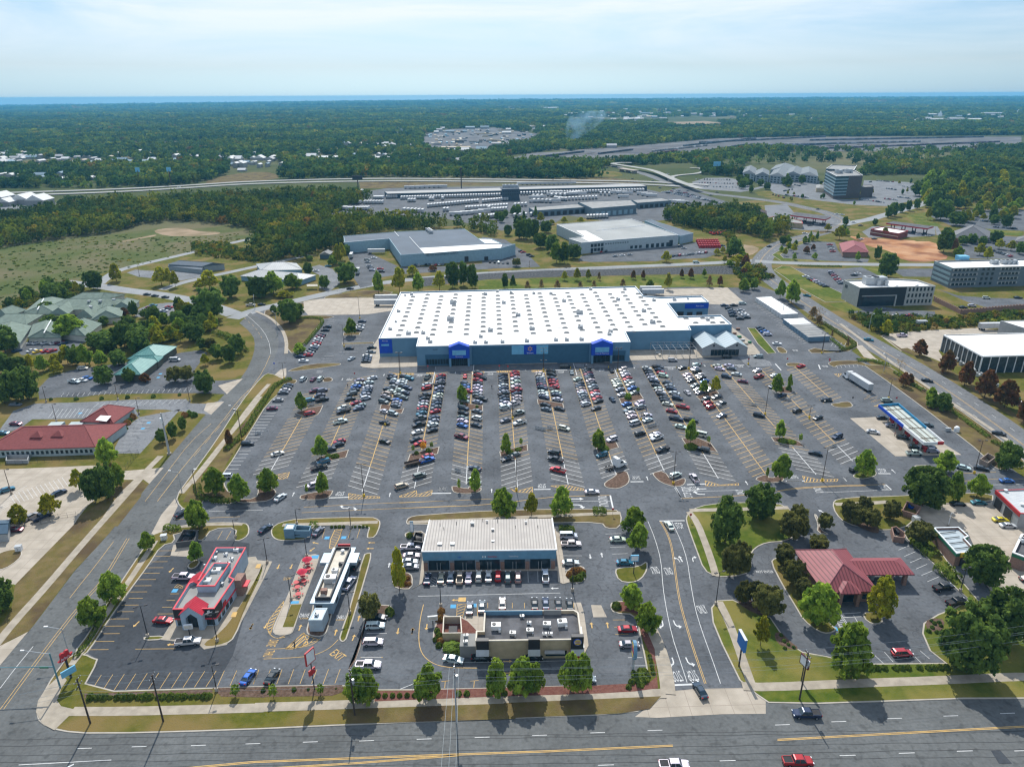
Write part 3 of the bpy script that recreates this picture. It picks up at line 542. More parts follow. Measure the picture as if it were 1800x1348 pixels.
for q in [PT('k',555,825,655,805,640,845,590,855),PT('k',1060,955,1165,975,1270,980,1275,990,1060,995),PT('k',1410,978,1525,940,1530,970,1635,940,1630,970,1600,980,1410,985),PT('l',760,930,800,955,915,925,915,965,810,960,790,955),PT('l',1040,918,1150,915,1265,940,1265,952,1160,950),
 PT('m',695,893,800,925,925,915,925,928,700,930),PT('m',1365,868,1480,895,1610,893,1600,908,1380,912),PT('g',230,215,350,110,380,190,330,205),PT('n',765,630,830,608,820,632),PT('n',495,405,545,402,525,425)]:
 hatch(PY,WP(q),1.0,0.26,60)
for c,a,b,d,e in [('B',560,160,990,160),('C',1050,130,1490,130),('C',590,140,800,140),('D',170,125,390,130),('D',440,110,610,130),('B',1240,150,1380,150),('E',760,90,990,90),('F',670,65,950,65)]:
 x0,y0=GK(c,a,b),GK(c,d,e); q=[x0,y0,(y0[0],y0[1]-2.2),(x0[0],x0[1]-2.2)]; hatch(PY,q,0.8,0.45,80)
for c,a,b,d,e in [('k',925,985,1060,982),('k',1630,962,1765,962),('l',925,942,1040,942),('l',1590,896,1680,896),('m',570,920,700,916),('m',1250,903,1380,903),('n',160,1137,265,1137),('n',790,1092,875,1094),('B',990,185,1240,190),('C',800,150,1045,150),('D',610,130,870,130),('E',1200,95,1440,100),('F',1140,70,1330,70),('n',90,330,130,375),('n',388,340,400,372)]: PW.line(GK(c,a,b),GK(c,d,e),0.5)
for c,x,y in [('k',1000,957),('k',1703,932),('l',295,932),('l',980,918),('l',1630,870),('m',220,870),('m',1305,875),('n',208,1110),('k',1075,172),('m',610,948)]: gtext(PW,'STOP',GK(c,x,y),2.6,2.6,R(180)+LA)
for c,x,y in [('B',1095,215),('C',925,195),('D',750,170),('D',1550,140),('E',1340,130),('F',1260,100),('n',435,352),('n',230,240),('n',820,1072)]: gtext(PW,'STOP',GK(c,x,y),2.6,2.4,LA)
for c,x,y,d in [('k',680,957,0),('k',1343,968,0),('l',635,948,0),('m',297,873,0),('m',980,912,0),('m',1658,895,0),('n',560,1130,0),('n',895,1077,0),('B',395,190,180),('C',232,160,180),('C',1618,130,180),('D',42,130,180),('E',615,95,180),('F',548,70,180),('k',1025,170,180)]: arrow(PW,GK(c,x,y),2.6,R(d)+LA,w=1.0)
def yl(c,*v,w=0.14): PY.pl(chaikin(P2(c,*v),1,False),w)
def wl(c,*v,w=0.14): PW.pl(chaikin(P2(c,*v),1,False),w)
yl('k',735,1085,1300,1065,1800,1048); yl('k',750,1047,1300,1025,1800,1012); yl('l',0,1062,630,1045,1000,998,1200,990,1450,988,w=.2); yl('l',0,1025,640,1003); wl('l',1450,988,1470,1085,w=.5); wl('l',1190,1025,1450,1028)
gtext(PW,'ONLY',GK('l',1398,1008),3.2,3,R(-90)); gtext(PW,'ONLY',GK('l',1405,1048),3.2,3,R(-90)); arrow(PW,GK('l',1225,1010),4,R(-90)); arrow(PW,GK('l',1230,1050),4,R(-90),ARC)
arrow(PW,GK('k',1025,1058),3.2,R(90),ARC,1); arrow(PW,GK('k',1090,1052),3.2,R(-90),ARC,1); wl('a',1430,130,1800,125); yl('a',1190,182,1640,168); wl('a',1190,182,1255,95,w=.3)
wl('m',490,935,530,1012,w=.5); yl('m',530,1015,980,998,1170,975,1330,955,1600,942,1800,940,w=.2); wl('m',545,967,955,962); gtext(PW,'STOP',GK('m',560,952),3,2.6,R(90)); gtext(PW,'STOP',GK('m',575,990),3,2.6,R(90)); gtext(PW,'ONLY',GK('m',935,975),3,2.6,R(90))
arrow(PW,GK('m',665,950),3.6,R(90)); arrow(PW,GK('m',655,988),3.6,R(90),ARC); yl('n',80,1210,200,1185,500,1172,840,1168,w=.2); wl('n',360,1220,880,1205); wl('n',840,1168,880,1205,w=.4); gtext(PW,'ONLY',GK('n',378,1202),3,2.6,R(-90)); gtext(PW,'ONLY',GK('n',825,1187),3,2.6,R(-90))
yl('n',1370,1150,1640,1135,1800,1140); wl('n',1380,1180,1800,1175); yl('n',1370,1098,1600,1090)
for c,a,b,d,e in [('B',110,115,240,118),('B',590,105,710,105),('B',1090,93,1220,95),('C',830,70,950,70),('C',1330,60,1450,60),('D',240,50,370,50),('p',750,805,830,808),('p',1380,800,1470,795)]: PY.line(GK(c,a,b),GK(c,d,e),0.14)
wl('B',1420,40,1350,360,w=.3); wl('C',600,10,570,200,w=.3); wl('D',990,0,1060,240,w=.3); wl('E',230,110,290,280,w=.3)
sheet('pale_crosswalk',PT('B',1425,35,1690,35,1800,95,1800,140,1390,140),A_FAR,0.07); sheet('pale_crosswalk',PT('C',0,40,580,20,560,130,0,130),A_FAR,0.071); sheet('pale_crosswalk',PT('D',1000,0,1400,0,1800,90,1600,95,1050,80),A_FAR,0.07); sheet('pale_crosswalk',PT('m',915,30,1030,35,1150,80,1165,110,1000,120),A_FAR,0.07); sheet('pale_crosswalk',PT('A',880,75,990,75,960,130,850,130),A_FAR,0.07)
PY.pl(chaikin(P2('d',222,228,265,300,300,400,320,560,345,760,385,920,440,1110,500,1290,520,1350),2,False),0.13); PY.pl(offset_line(chaikin(P2('d',222,228,265,300,300,400,320,560,345,760,385,920,440,1110,500,1290,520,1350),2,False),0.35),0.13)
wl('d',142,230,190,350,230,500,240,680,265,850,300,1020,350,1180,400,1340); wl('d',305,230,370,370,410,500,430,650,460,830,500,970,570,1170,630,1350); wl('d',222,228,395,228,w=.4); wl('h',1135,498,1310,492,w=.5); wl('d',330,0,375,75,w=.4)
for s,x,y,rz in [('ONLY',187,567,180),('ONLY',278,574,180),('ONLY',508,838,0),('STOP',330,1297,180),('STOP',437,1294,180),('STOP',358,262,0)]: gtext(PW,s,GK('d',x,y),2.2,3.2,R(rz)+R(8 if y>400 else 5))
for x,y,m_,rz in [(240,940,1,180-12),(320,940,-1,180-12),(310,1200,1,170),(405,1200,-1,170)]: arrow(PW,GK('d',x,y),2.9,R(rz)+R(14),ARC,m_,w=1.3)
arrow(PW,GK('d',445,492),2.6,R(0),ARC,1,w=1.2); arrow(PW,GK('d',365,490),2.8,R(8)); arrow(PW,GK('d',350,495),2.4,R(8),ARC,-1,w=1.0); gtext(PW,'NOT ENTER',GK('d',942,585),4.6,1.1,0); arrow(PW,GK('d',1342,178),3,R(30))
def fr(x0,y0,x1,y1,P=PW,w=.14): P.line(GK('z',x0,y0),GK('z',x1,y1),w)
for x,y in [(142,1307),(238,1305),(342,1304),(438,1302),(539,1300),(638,1299),(739,1297),(841,1295),(942,1292.5),(1044,1289),(1145,1286),(1369,1278.5),(1468,1274),(1566,1269.5),(1665,1266),(1765,1262.5)]: fr(x-13,y+.3,x+13,y-.3)
for x,y in [(1058,1346),(1272,1340.5),(1380,1336.5),(1483,1333.5),(1587,1330.5),(1689,1328),(1790,1328.5)]: fr(x-14,y+.3,x+14,y-.3)
fr(26,1335,189,1328); gtext(PW,'<',G(106,1345),3,2,R(20))
for o in (0,2.2):
 PY.pl(WP([(230,1350+o),(440,1333+o),(700,1326+o),(960,1319.5+o),(1176,1312+o)]),.16); PY.pl(WP([(1360,1306-o),(1600,1295.5-o),(1800,1287-o),(1900,1283-o)]),.16)
for o in (0,2): PY.pl(WP([(240,1352+o),(440,1346+o),(620,1337+o),(800,1325+o)]),.16)
sheet('asphalt_patch',PT('i',1545,970,1610,968,1690,1060,1600,1060),A_NEW,0.05)
for o in (0.35,-0.35): PY.pl(offset_line(chaikin(P2('a',-10,1475,300,1060,540,760,700,590,870,310),1,False),o),.12)
PY.pl(chaikin(P2('a',465,715,540,620,640,500,770,330),1,False),.12); wl('a',-20,1330,80,1200,210,1045)
for o in (0,): PY.pl(chaikin(P2('j',1075,1230,1300,940,1500,720,1640,540,1720,465),1,False),.14); PY.pl(chaikin(P2('j',990,1230,1130,1050,1300,830,1450,700),1,False),.12)
PY.pl(chaikin(P2('k',300,400,390,235,480,110,530,0),1,False),.14); PY.dash(chaikin(P2('k',0,690,130,540,280,370,380,240),1,False),.12,6,4)
PW.dash(chaikin(P2('r',130,735,240,830,290,920,300,1010),1,False),.14,30,1); PY.dash(chaikin(P2('r',120,760,200,830,240,900),1,False),.12,4,4)
for o in (0.25,-0.25): PY.pl(offset_line([p for p in eastc if p[1]<900],o+0.8),.14)
PW.dash(offset_line([p for p in eastc if p[1]<900],4.2),.14,3,9); PW.dash(offset_line([p for p in eastc if p[1]<900],-3.0),.14,3,9)
PW.pl(offset_line(hw1,4),.3); PW.pl(offset_line(hw2,-4),.3)
def stalls(P,c,pts,n,dx,dy,w=.11,skip=()):
 """n+1 stall lines between two points of a photo crop; (dx,dy) crop vector of a line"""
 x0,y0,x1,y1=pts
 for i in range(n+1):
  if i in skip: continue
  t=i/n; x=x0+(x1-x0)*t; y=y0+(y1-y0)*t; P.line(GK(c,x,y),GK(c,x+dx,y+dy),w)
for x0,y,x1 in [(1080,397,1195),(1055,435,1160),(1030,472,1140),(1000,513,1110),(970,551,1085),(940,594,1058),(912,636,1028),(880,678,998),(870,722,968),(820,768,938),(790,813,905),(745,862,872),(708,911,840),(690,963,805),(640,1016,768),(590,1072,728),(912,1071,1190),(1068,831,1175),(1100,785,1170),(1130,739,1190),(1157,694,1215)]: PY.line(GK('a',x0,y),GK('a',x1,y),.12)
stalls(PY,'f',(605,495,1395,475),10,72,-110); stalls(PY,'f',(1475,470,1560,470),1,48,-105); stalls(PY,'g',(0,460,560,462),7,38,-100); PY.line(GK('f',1722,455),GK('f',1760,365),.12)
stalls(PY,'a',(1485,325,1545,325),1,35,-60); stalls(PY,'b',(560,325,800,325),4,22,-65,skip=(1,))
hatch(PY,P2('b',620,330,650,265,700,265,675,330,640,395,610,392),.8,.15,20); hatch(PY,P2('c',385,878,390,785,455,785,440,820,425,878),.9,.15,30,.12); hatch(PY,P2('a',1185,650,1210,628,1245,645,1240,655),.8,.12,60,.1)
hatch(PY,P2('b',175,940,190,880,260,790,295,750,290,775,230,880,215,925,200,975),.9,.25,45,.14); hatch(PY,P2('b',300,1080,420,975,450,990,530,1020,450,1050,350,1082),1.3,.18,70,.14)
for q in [(150,1148,470,1138,600,1085,665,1020),(175,1082,360,1075,480,1060,545,1010),(180,940,185,970,230,1010,300,1000),(245,1010,330,975,350,965)]: PY.pl(chaikin(P2('b',*q),2,False),.13)
gtext(PY,'EXIT',GK('b',662,1127),3.6,2.2,R(-38)); gtext(PY,'DRIVE',GK('b',212,1040),2.2,2.2,R(-95)); gtext(PY,'THRU',GK('b',186,1112),2.2,2.2,R(-95)); gtext(PW,'DRIVE',GK('b',434,852),2.4,1.4,0); gtext(PW,'THRU',GK('b',680,868),2.4,1.4,0); gtext(PY,'LANE',GK('b',432,872),2.0,.5,0); gtext(PY,'LANE',GK('b',680,885),2.0,.5,0)
gtext(PY,'SLOW',GK('b',318,598),2.0,1.2,0)
for c,x,y,d,P in [('b',68,925,175,PY),('b',168,920,175,PY),('b',403,935,0,PY),('b',648,970,0,PY),('b',808,875,0,PY),('b',770,1008,-5,PY),('b',1076,967,180,PY),('b',1176,965,0,PY),('b',258,516,180,PY),('b',347,516,180,PY),('b',805,465,-20,PY),('b',900,357,90,PY),('b',890,397,90,PY),('b',515,355,70,PY),('b',492,400,150,PY),('a',1165,532,170,PY),('a',920,900,165,PY),('a',1160,1043,90,PY),('a',1712,925,180,PY),('c',80,967,0,PY),('c',178,940,180,PY),('c',1313,940,0,PY),('c',1422,940,0,PY),('c',733,1182,-90,PY),('g',1750,402,-90,PY),('c',1060,684,90,PW),('c',1308,468,180,PW),('c',1388,458,0,PW),('c',380,757,90,PY),('b',1020,512,0,PW)]: arrow(P,GK(c,x,y),2.1,R(d),w=1.2)
for q in [(158,785,130,900,120,1050,150,1140,230,1200,340,1222,525,1226)]: PY.pl(chaikin(P2('c',*q),2,False),.16)
sheet('painted_box',PT('a',1755,500,1785,498,1775,527,1742,527),YEL,0.2); sheet('painted_box',PT('a',1585,828,1618,826,1605,862,1570,862),YEL,0.2); sheet('painted_box',PT('c',400,740,452,740,448,768,396,768),YEL,0.04)
sheet('blue_ramp',PT('b',340,755,400,755,395,772,340,775),BLUP,0.175); sheet('blue_ramp',PT('b',490,445,540,440,530,465,485,462),BLUP,0.175)
for c,x,y in [('b',595,320),('b',710,320),('a',1188,672),('c',362,800),('e',480,982),('c',505,795),('j',550,620),('j',980,730),('j',1020,690),('j',1090,380),('j',1105,355)]:
 g=GK(c,x,y); PB.mb.face([(g[0]-.7,g[1]-.7,PB.z),(g[0]+.7,g[1]-.7,PB.z),(g[0]+.7,g[1]+.7,PB.z),(g[0]-.7,g[1]+.7,PB.z)])
stalls(PW,'c',(205,640,1015,640),12,-2,-75); hatch(PW,P2('c',215,600,250,600,250,660,205,660),.8,.12,-40,.1); wl('c',120,728,600,722,1100,716)
stalls(PW,'c',(1120,460,1110,560),2,130,2); stalls(PW,'c',(1415,314,1490,545),5,105,-3); stalls(PY,'c',(600,815,1190,822),7,0,-38); PY.line(GK('c',525,785),GK('c',530,875),.13)
stalls(PY,'c',(1460,905,1475,1005),2,90,0); stalls(PW,'c',(1560,1165,1590,1222),1,100,0); stalls(PW,'b',(860,980,820,1145),2,140,0); PY.line(GK('b',815,1145),GK('b',970,1145),.13)
for x in (1320,1520): PY.line(GK('g',x,450),GK('g',x-5,500),.12); PY.line(GK('g',x-28,455),GK('g',x+28,450),.12)
PW.line(GK('g',1000,508),GK('g',1110,465),.14); PY.line(GK('h',590,432),GK('h',625,432),.12); PY.line(GK('h',606,432),GK('h',608,480),.12)
stalls(PW,'e',(925,445,1120,665),5,78,-32); stalls(PW,'e',(470,890,700,1240),1,0,0);
for q in [(470,890,540,1000),(520,875,620,1030),(610,890,680,1010),(730,1145,830,1240),(820,1145,880,1215),(1030,1180,1080,1230),(1065,1138,1130,1195),(700,1190,740,1240)]: PW.line(GK('e',*q[:2]),GK('e',*q[2:]),.12)
hatch(PW,P2('e',470,895,520,890,570,970,520,980),.8,.14,-20,.1); PW.pl(P2('e',520,880,600,876,660,872),.15); PW.pl(P2('e',535,905,665,900),.15)
stalls(PW,'e',(875,375,905,402),1,55,-15)
for c,p,n,dx,dy in [('j',(330,650,590,650),9,45,-60),('j',(640,582,1240,560),14,40,-30),('j',(420,505,1300,480),24,18,-25),('j',(800,880,880,770),4,75,0),('j',(890,760,960,670),4,100,5),('t',(215,600,340,690),8,30,-8),('t',(350,700,510,830),12,45,-12),('n',(100,65,260,180),12,75,-12),('t',(670,850,740,860),3,20,-30),('n',(520,365,690,355),6,-15,-25),('n',(1340,1080,1590,1075),4,-50,-45),('k',(400,40,470,20),0.5 and 3,0,0)]:
 if dx or dy: stalls(PW,c,p,n,dx,dy)
stalls(PW,'k',(860,85,900,10),4,70,-2); stalls(PW,'r',(560,1010,700,780),17,52,0); stalls(PW,'r',(880,800,830,1000),9,70,0); stalls(PW,'r',(880,800,830,1000),9,-60,0)
stalls(PY,'n',(740,560,830,600),0.5 and 2,-40,20); stalls(PW,'A',(570,290,980,285),4,45,-80); stalls(PY,'n',(560,415,760,600),9,55,-18)
stalls(PW,'a',(-50,180,180,-60),9,-110,60); stalls(PW,'j',(60,1180,420,1060),12,40,60)
PK=Paint('crack_sealant',plain('bitumen',(.025,.026,.028),.7),MZ-.012)
for y0,a,k in ((1300,9,.4),(1318,6,.3),(1330,4,.6),(1290,-3,.5),(1342,3,.35)): PK.pl(WP([(x,y0+a*(450-x)/1800+1.2*sin(x*.013*k+y0)+.7*sin(x*.051)) for x in range(-60,1900,30)]),.09)
for P in (PK,PY,PW,PB): P.done()
# === VEGETATION
def leafmat(name,c,c2,rand=0.25,attr=False,sc=0.35):
 m=bpy.data.materials.new(name); m.use_nodes=True; t=m.node_tree; t.nodes.clear(); l=t.links.new
 out=N(t,'ShaderNodeOutputMaterial'); d=N(t,'ShaderNodeBsdfDiffuse'); tr=N(t,'ShaderNodeBsdfTranslucent'); mxs=N(t,'ShaderNodeMixShader'); SI(mxs,0,0.42)
 g=N(t,'ShaderNodeNewGeometry').outputs['Position']; n=N(t,'ShaderNodeTexNoise'); SI(n,'Scale',sc); SI(n,'Detail',4); l(g,n.inputs['Vector'])
 r=N(t,'ShaderNodeMapRange'); SI(r,'From Min',0.35); SI(r,'From Max',0.65); l(n.outputs['Fac'],r.inputs['Value'])
 x=N(t,'ShaderNodeMixRGB'); SI(x,'Color1',(*c,1)); SI(x,'Color2',(*c2,1)); l(r.outputs[0],x.inputs['Fac']); src=x.outputs[0]
 if attr:
  a=N(t,'ShaderNodeAttribute'); a.attribute_name='tone'; mm=N(t,'ShaderNodeMixRGB',blend_type='MULTIPLY'); SI(mm,'Fac',1); l(src,mm.inputs['Color1']); l(a.outputs['Color'],mm.inputs['Color2']); src=mm.outputs[0]
 else:
  oi=N(t,'ShaderNodeObjectInfo'); hs_=N(t,'ShaderNodeHueSaturation'); r1=N(t,'ShaderNodeMapRange'); SI(r1,'To Min',1-rand); SI(r1,'To Max',1+rand); l(oi.outputs['Random'],r1.inputs['Value']); l(r1.outputs[0],hs_.inputs['Value']); l(src,hs_.inputs['Color']); src=hs_.outputs[0]
 l(src,d.inputs['Color']); l(src,tr.inputs['Color']); l(d.outputs[0],mxs.inputs[1]); l(tr.outputs[0],mxs.inputs[2]); l(mxs.outputs[0],out.inputs['Surface'])
 return m
LG=leafmat('leaves_green',(0.144,0.241,0.0353),(0.374,0.484,0.0605)); LD=leafmat('leaves_dark',(0.0853,0.146,0.0389),(0.192,0.276,0.0519)); LY=leafmat('leaves_yellow_green',(0.266,0.299,0.0221),(0.459,0.414,0.0368))
LC=leafmat('leaves_crape',(0.103,0.109,0.0368),(0.217,0.213,0.0575)); LR=leafmat('leaves_autumn',(.16,.11,.035),(.30,.13,.06)); LO=leafmat('leaves_orange',(0.823,0.42,0.0448),(0.588,0.336,0.0448)); LB=leafmat('leaves_brown',(0.25,0.174,0.0784),(0.353,0.238,0.101))
LH=leafmat('leaves_hedge',(0.0906,0.148,0.0251),(0.206,0.255,0.047),sc=1.5); LS=leafmat('leaves_shrub_red',(0.294,0.126,0.0448),(0.353,0.224,0.0672),sc=1.5); LW=leafmat('leaves_woodland',(0.8,0.85,0.8),(1.15,1.1,1.1),attr=True,sc=0.02)
BARK=plain('bark',(0.10,0.075,0.055),0.95,0.3,scale=4)
rng=nrng(3)
def inpoly(px,py,poly):
 ins=np.zeros(len(px),bool); n=len(poly)
 for i in range(n):
  x0,y0=poly[i]; x1,y1=poly[(i+1)%n]
  c=((y0>py)!=(y1>py))&(px<(x1-x0)*(py-y0)/((y1-y0) if y1!=y0 else 1e-9)+x0); ins^=c
 return ins
def cards(P,Nn,size,jit=0.8,ar=1.0):
 """one small quad per point, roughly facing outward"""
 n=len(P); d=Nn+rng.normal(0,jit*0.6,(n,3)); d/=np.linalg.norm(d,axis=1)[:,None]+1e-9
 a=np.cross(d,rng.normal(0,1,(n,3))); a/=np.linalg.norm(a,axis=1)[:,None]+1e-9; b=np.cross(d,a)
 s=(size*(0.6+0.8*rng.random(n)))[:,None] if np.ndim(size)==0 else (size*(0.6+0.8*rng.random(n)))[:,None]
 k=0.35*s
 V=np.stack([P-a*s-b*s*.5,P+a*s*.2-b*s*.9,P+a*s+b*s*.3,P-a*s*.3+b*s],1).reshape(-1,3)
 return V
def np_mesh(name,V,m,tone=None,k=4):
 n=len(V); me=bpy.data.meshes.new(name); me.vertices.add(n); me.vertices.foreach_set('co',V.astype(np.float32).ravel())
 me.loops.add(n); me.loops.foreach_set('vertex_index',np.arange(n,dtype=np.int32)); nf=n//k
 me.polygons.add(nf); me.polygons.foreach_set('loop_start',np.arange(0,n,k,dtype=np.int32)); me.polygons.foreach_set('loop_total',np.full(nf,k,dtype=np.int32))
 me.materials.append(m)
 if tone is not None:
  at=me.attributes.new('tone','FLOAT_COLOR','POINT'); at.data.foreach_set('color',tone.astype(np.float32).ravel())
 me.update(); me.validate(); return me
def crown_pts(n,lobes,prof,seed,inner=0.15,flat=1.0):
 """points and outward normals of a crown built of many leaf clumps; unit radius, z 0..1. prof(z)->radius"""
 rg=nrng(seed); m=lobes*4; z=rg.random(m)**.85*.94+.03; a=np.arange(m)*2.4+rg.random(m)*.9; r=np.array([prof(q) for q in z]); big=1+.16*np.sin(a*2+seed)+.12*np.sin(a*3+z*9+seed*2)
 rr=r*big*(.55+.42*rg.random(m)**.6); C=np.stack([rr*np.cos(a),rr*np.sin(a),z],1); cr_=(.09+.10*rg.random(m))*(.6+.6*r)
 idx=rg.integers(0,m,n); d=rg.normal(0,1,(n,3)); d/=np.linalg.norm(d,axis=1)[:,None]; d[:,2]=np.where(rg.random(n)<.7,np.abs(d[:,2]),d[:,2]); P=C[idx]+d*(cr_[idx]*(1-inner*.6*rg.random(n)))[:,None]*np.array([1.1,1.1,.62*flat])
 k=rg.random(n)<.22; zz=rg.random(n)*.85+.06; ra=np.array([prof(q) for q in zz])*np.sqrt(rg.random(n))*.85; an=rg.random(n)*6.283; Q=np.stack([ra*np.cos(an),ra*np.sin(an),zz],1); P=np.where(k[:,None],Q,P)
 sp=rg.random(n)<.07; P=np.where(sp[:,None],P*np.array([1.09,1.09,1.04]),P); Nn=d*.9+np.stack([P[:,0],P[:,1],(P[:,2]-.35)*1.1],1)*.7
 return P,Nn
PROF={'m':lambda z:1.02*max(0.05,sin(pi*min(1,(z*0.86+0.12))**0.80))**0.75*(1-0.30*z),'o':lambda z:max(0.1,sin(pi*(z*0.8+0.12)))**0.6,'p':lambda z:max(0.08,1.0-0.85*z),'c':lambda z:max(0.2,sin(pi*(z*0.7+0.2)))**0.5}
def trunk_mb(h0,h1,r,br,seed,multi=1,spread=0.3):
 rg=random.Random(seed); mb=MB()
 for q in range(multi):
  a0=q*2.4+rg.random(); ox=0.06*(multi>1)*cos(a0); oy=0.06*(multi>1)*sin(a0); top=(ox*3,oy*3,h1)
  mb.tube((ox*.3,oy*.3,0),(ox,oy,h0),r,r*.75,6); mb.tube((ox,oy,h0),top,r*.75,r*.3,6)
  for i in range(br):
   t=h0+(h1-h0)*(0.1+0.8*i/br); a=a0+i*2.4; l=spread*(0.6+0.5*rg.random()); mb.tube((ox,oy,t),(ox+l*cos(a),oy+l*sin(a),t+0.16),r*.4,r*.12,5)
 return mb
def make_tree(name,label,prof,leaf,lobes=16,n=5200,size=0.055,z0=0.18,seed=1,tr=0.022,multi=1,br=6,flat=1.0,inner=0.3,hw=(8.,9.)):
 root=thing(name,label,'tree',(0,0,-500))
 P,Nn=crown_pts(n,lobes,PROF[prof],seed,inner,flat); V=P*np.array([0.455,0.455,.98-z0])+np.array([0,0,z0]);
 V4=cards(V,Nn,size*.86,1.3); me=np_mesh('crown',V4,leaf); o=bnew('crown',me); COL.objects.link(o); o.parent=root
 t=trunk_mb(z0,0.7,tr,br,seed,multi); o=t.build('trunk',BARK); o.parent=root
 return root
TT={'G':[make_tree('maple_tree','t','m',LG,16,4300,.046,.14,s) for s in (1,2,3)],'g':[make_tree('maple_tree','t','m',LG,14,4600,.05,.17,s) for s in (4,5)],
'D':[make_tree('oak_tree','t','o',LD,22,5000,.042,.1,s) for s in (6,7)],'d':[make_tree('oak_tree','t','o',LD,14,3600,.05,.12,s) for s in (8,)],
'Y':[make_tree('elm_tree','t','m',LY,12,3200,.042,.14,9,inner=.6)],'y':[make_tree('elm_tree','t','m',LY,12,2200,.05,.2,10,inner=.7)],
'c':[make_tree('crape_myrtle','t','c',LC,18,4600,.048,.2,s,multi=3,tr=.012,flat=1.1) for s in (11,12)],'r':[make_tree('maple_tree','t','m',LR,14,3000,.05,.15,13,inner=.5)],
'k':[make_tree('bald_cypress','t','p',LB,14,1300,.04,.1,14,inner=.9)],'p':[make_tree('pine_tree','t','p',LD,18,2600,.045,.2,15,inner=.6)],'s':[make_tree('young_tree','t','o',LG,7,420,.085,.3,16,tr=.02,br=3,inner=.8)],'O':[make_tree('young_tree','t','o',LO,7,700,.08,.3,17,tr=.02,br=3)],'b':[make_tree('bare_tree','t','o',LB,8,160,.03,.2,18,tr=.016,br=12,inner=.9)]}
TUSED=set(); TREES=[]
TCOL={'G':'full green','g':'leafy green','D':'dark green','d':'dark green','Y':'golden yellow-green','y':'thin yellow-green','c':'dark bushy','r':'reddish autumn','k':'rusty brown','p':'conical dark','s':'small young','O':'small orange','b':'nearly leafless'}
TKIND={'c':'crape myrtle','p':'evergreen','k':'cypress'}
def plant(zone,group,c,*v,big=1.0):
 """v: (x base, y base, x left, x right, y top, type) in photo crop pixels"""
 items=[]
 for x,y,x0,x1,yt,ty in v:
  bx,by=K(c,x,y); g=G(bx,by); f=g[1]*cos(PITCH)+CH*sin(PITCH); w=abs(x1-x0)/CR[c][2]*f/F; h=HT(bx,by,K(c,x,yt)[1]); h=max(1.5,min(h,24)); items.append((bx,g,w,h,ty))
 items.sort(key=lambda q:q[0])
 for i,(bx,g,w,h,ty) in enumerate(items):
  lst=TT[ty]; base=lst[(i*7+int(bx))%len(lst)]; sz='tall' if h>8 else ('low' if h<4.5 else 'mid-height');
  if ty in 'sO': sz='slender'
  kd=TKIND.get(ty,'tree'); lab='%s %s %s, %s from left %s'%(sz,TCOL[ty],kd,ordn(i),zone) if len(items)>1 else '%s %s %s %s'%(sz,TCOL[ty],kd,zone)
  w*=1.0; sc=(w,w*runi(.94,1.06),h)
  r=dup(base,(g[0],g[1],0.02),runi(0,6.28),lab,group,scale=sc)
  if 'maple' in r.name or 'oak' in r.name: pass
  TREES.append(r)
plant('along the verge west of the red-trimmed restaurant','trees beside the restaurant lots','a',(1010,395,960,1065,270,'g'),(1345,470,1285,1405,340,'g'),(770,740,665,860,545,'G'),(630,910,535,720,715,'G'),(1355,250,1260,1450,55,'G'))
plant('in the concrete lot across the side road','trees around the concrete lots','a',(130,205,60,205,70,'Y'),(345,150,250,400,0,'y'),(0,800,-90,110,600,'D'))
plant('around the metal-roofed shop row','trees around the shop row','c',(715,185,625,805,-5,'G'),(908,185,862,960,25,'y'),(1110,190,1020,1200,-10,'G'),(1605,300,1510,1695,130,'G'),(1635,430,1555,1710,245,'g'),(1585,820,1495,1675,660,'G'),(1690,990,1610,1780,790,'G'),(-5,690,-65,65,400,'Y'),(-210,885,-258,-108,715,'c'))
plant('on the bank lawn beside the entry drive','trees around the bank','d',(670,390,550,795,90,'D'),(910,215,805,1030,0,'D'),(1170,250,1110,1230,135,'c'),(1110,360,1030,1175,200,'c'),(1190,345,1130,1235,215,'c'),(700,620,635,780,420,'c'),(770,600,700,840,395,'c'),(1355,300,1310,1415,200,'c'),(795,790,725,850,665,'c'),(890,800,840,960,670,'c'),(950,890,860,1050,700,'c'),(905,1095,865,980,890,'y'))
plant('around the red-roofed bank','trees around the bank','d',(1310,440,1240,1385,350,'c'),(1070,545,990,1130,415,'c'),(1135,670,1060,1210,525,'c'),(1195,780,1140,1260,650,'c'),(1300,950,1175,1430,670,'G'),(1715,920,1595,1850,630,'Y'),(1500,1290,1340,1670,950,'G'))
plant('in the planting strips right of the bank','trees east of the bank','e',(570,235,515,620,115,'c'),(690,170,635,735,85,'c'),(730,290,670,800,175,'c'),(640,270,590,700,150,'c'),(870,235,815,935,115,'c'),(1065,400,975,1150,270,'c'),(1480,690,1370,1620,440,'D'),(1600,1080,1420,1780,750,'D'),(1370,1290,1160,1570,890,'D'))
plant('along the east end of the frontage drive','trees along the frontage drive','n',(1090,1320,955,1225,1070,'D'),(1300,1290,1235,1365,1085,'g'),(1465,1260,1425,1555,1110,'g'),(1245,1090,1180,1345,945,'g'),(1670,1080,1600,1765,895,'D'),(685,1110,620,765,930,'G'))
plant('on the strip beside the main road','trees along the main road','g',(730,600,610,830,360,'G'),(800,600,720,890,370,'G'),(1205,585,1090,1300,345,'g'),(1675,565,1580,1755,310,'g'),(1850,540,1760,1990,300,'G'),(1940,545,1870,2000,330,'G'),(2180,540,2060,2230,270,'G'),(2260,540,2170,2330,275,'G'))
plant('in the mulch beds beside the main road','small trees along the main road','f',(1602,545,1575,1640,470,'s'),(1860,560,1830,1900,470,'s'),(2185,540,2150,2210,470,'s'))
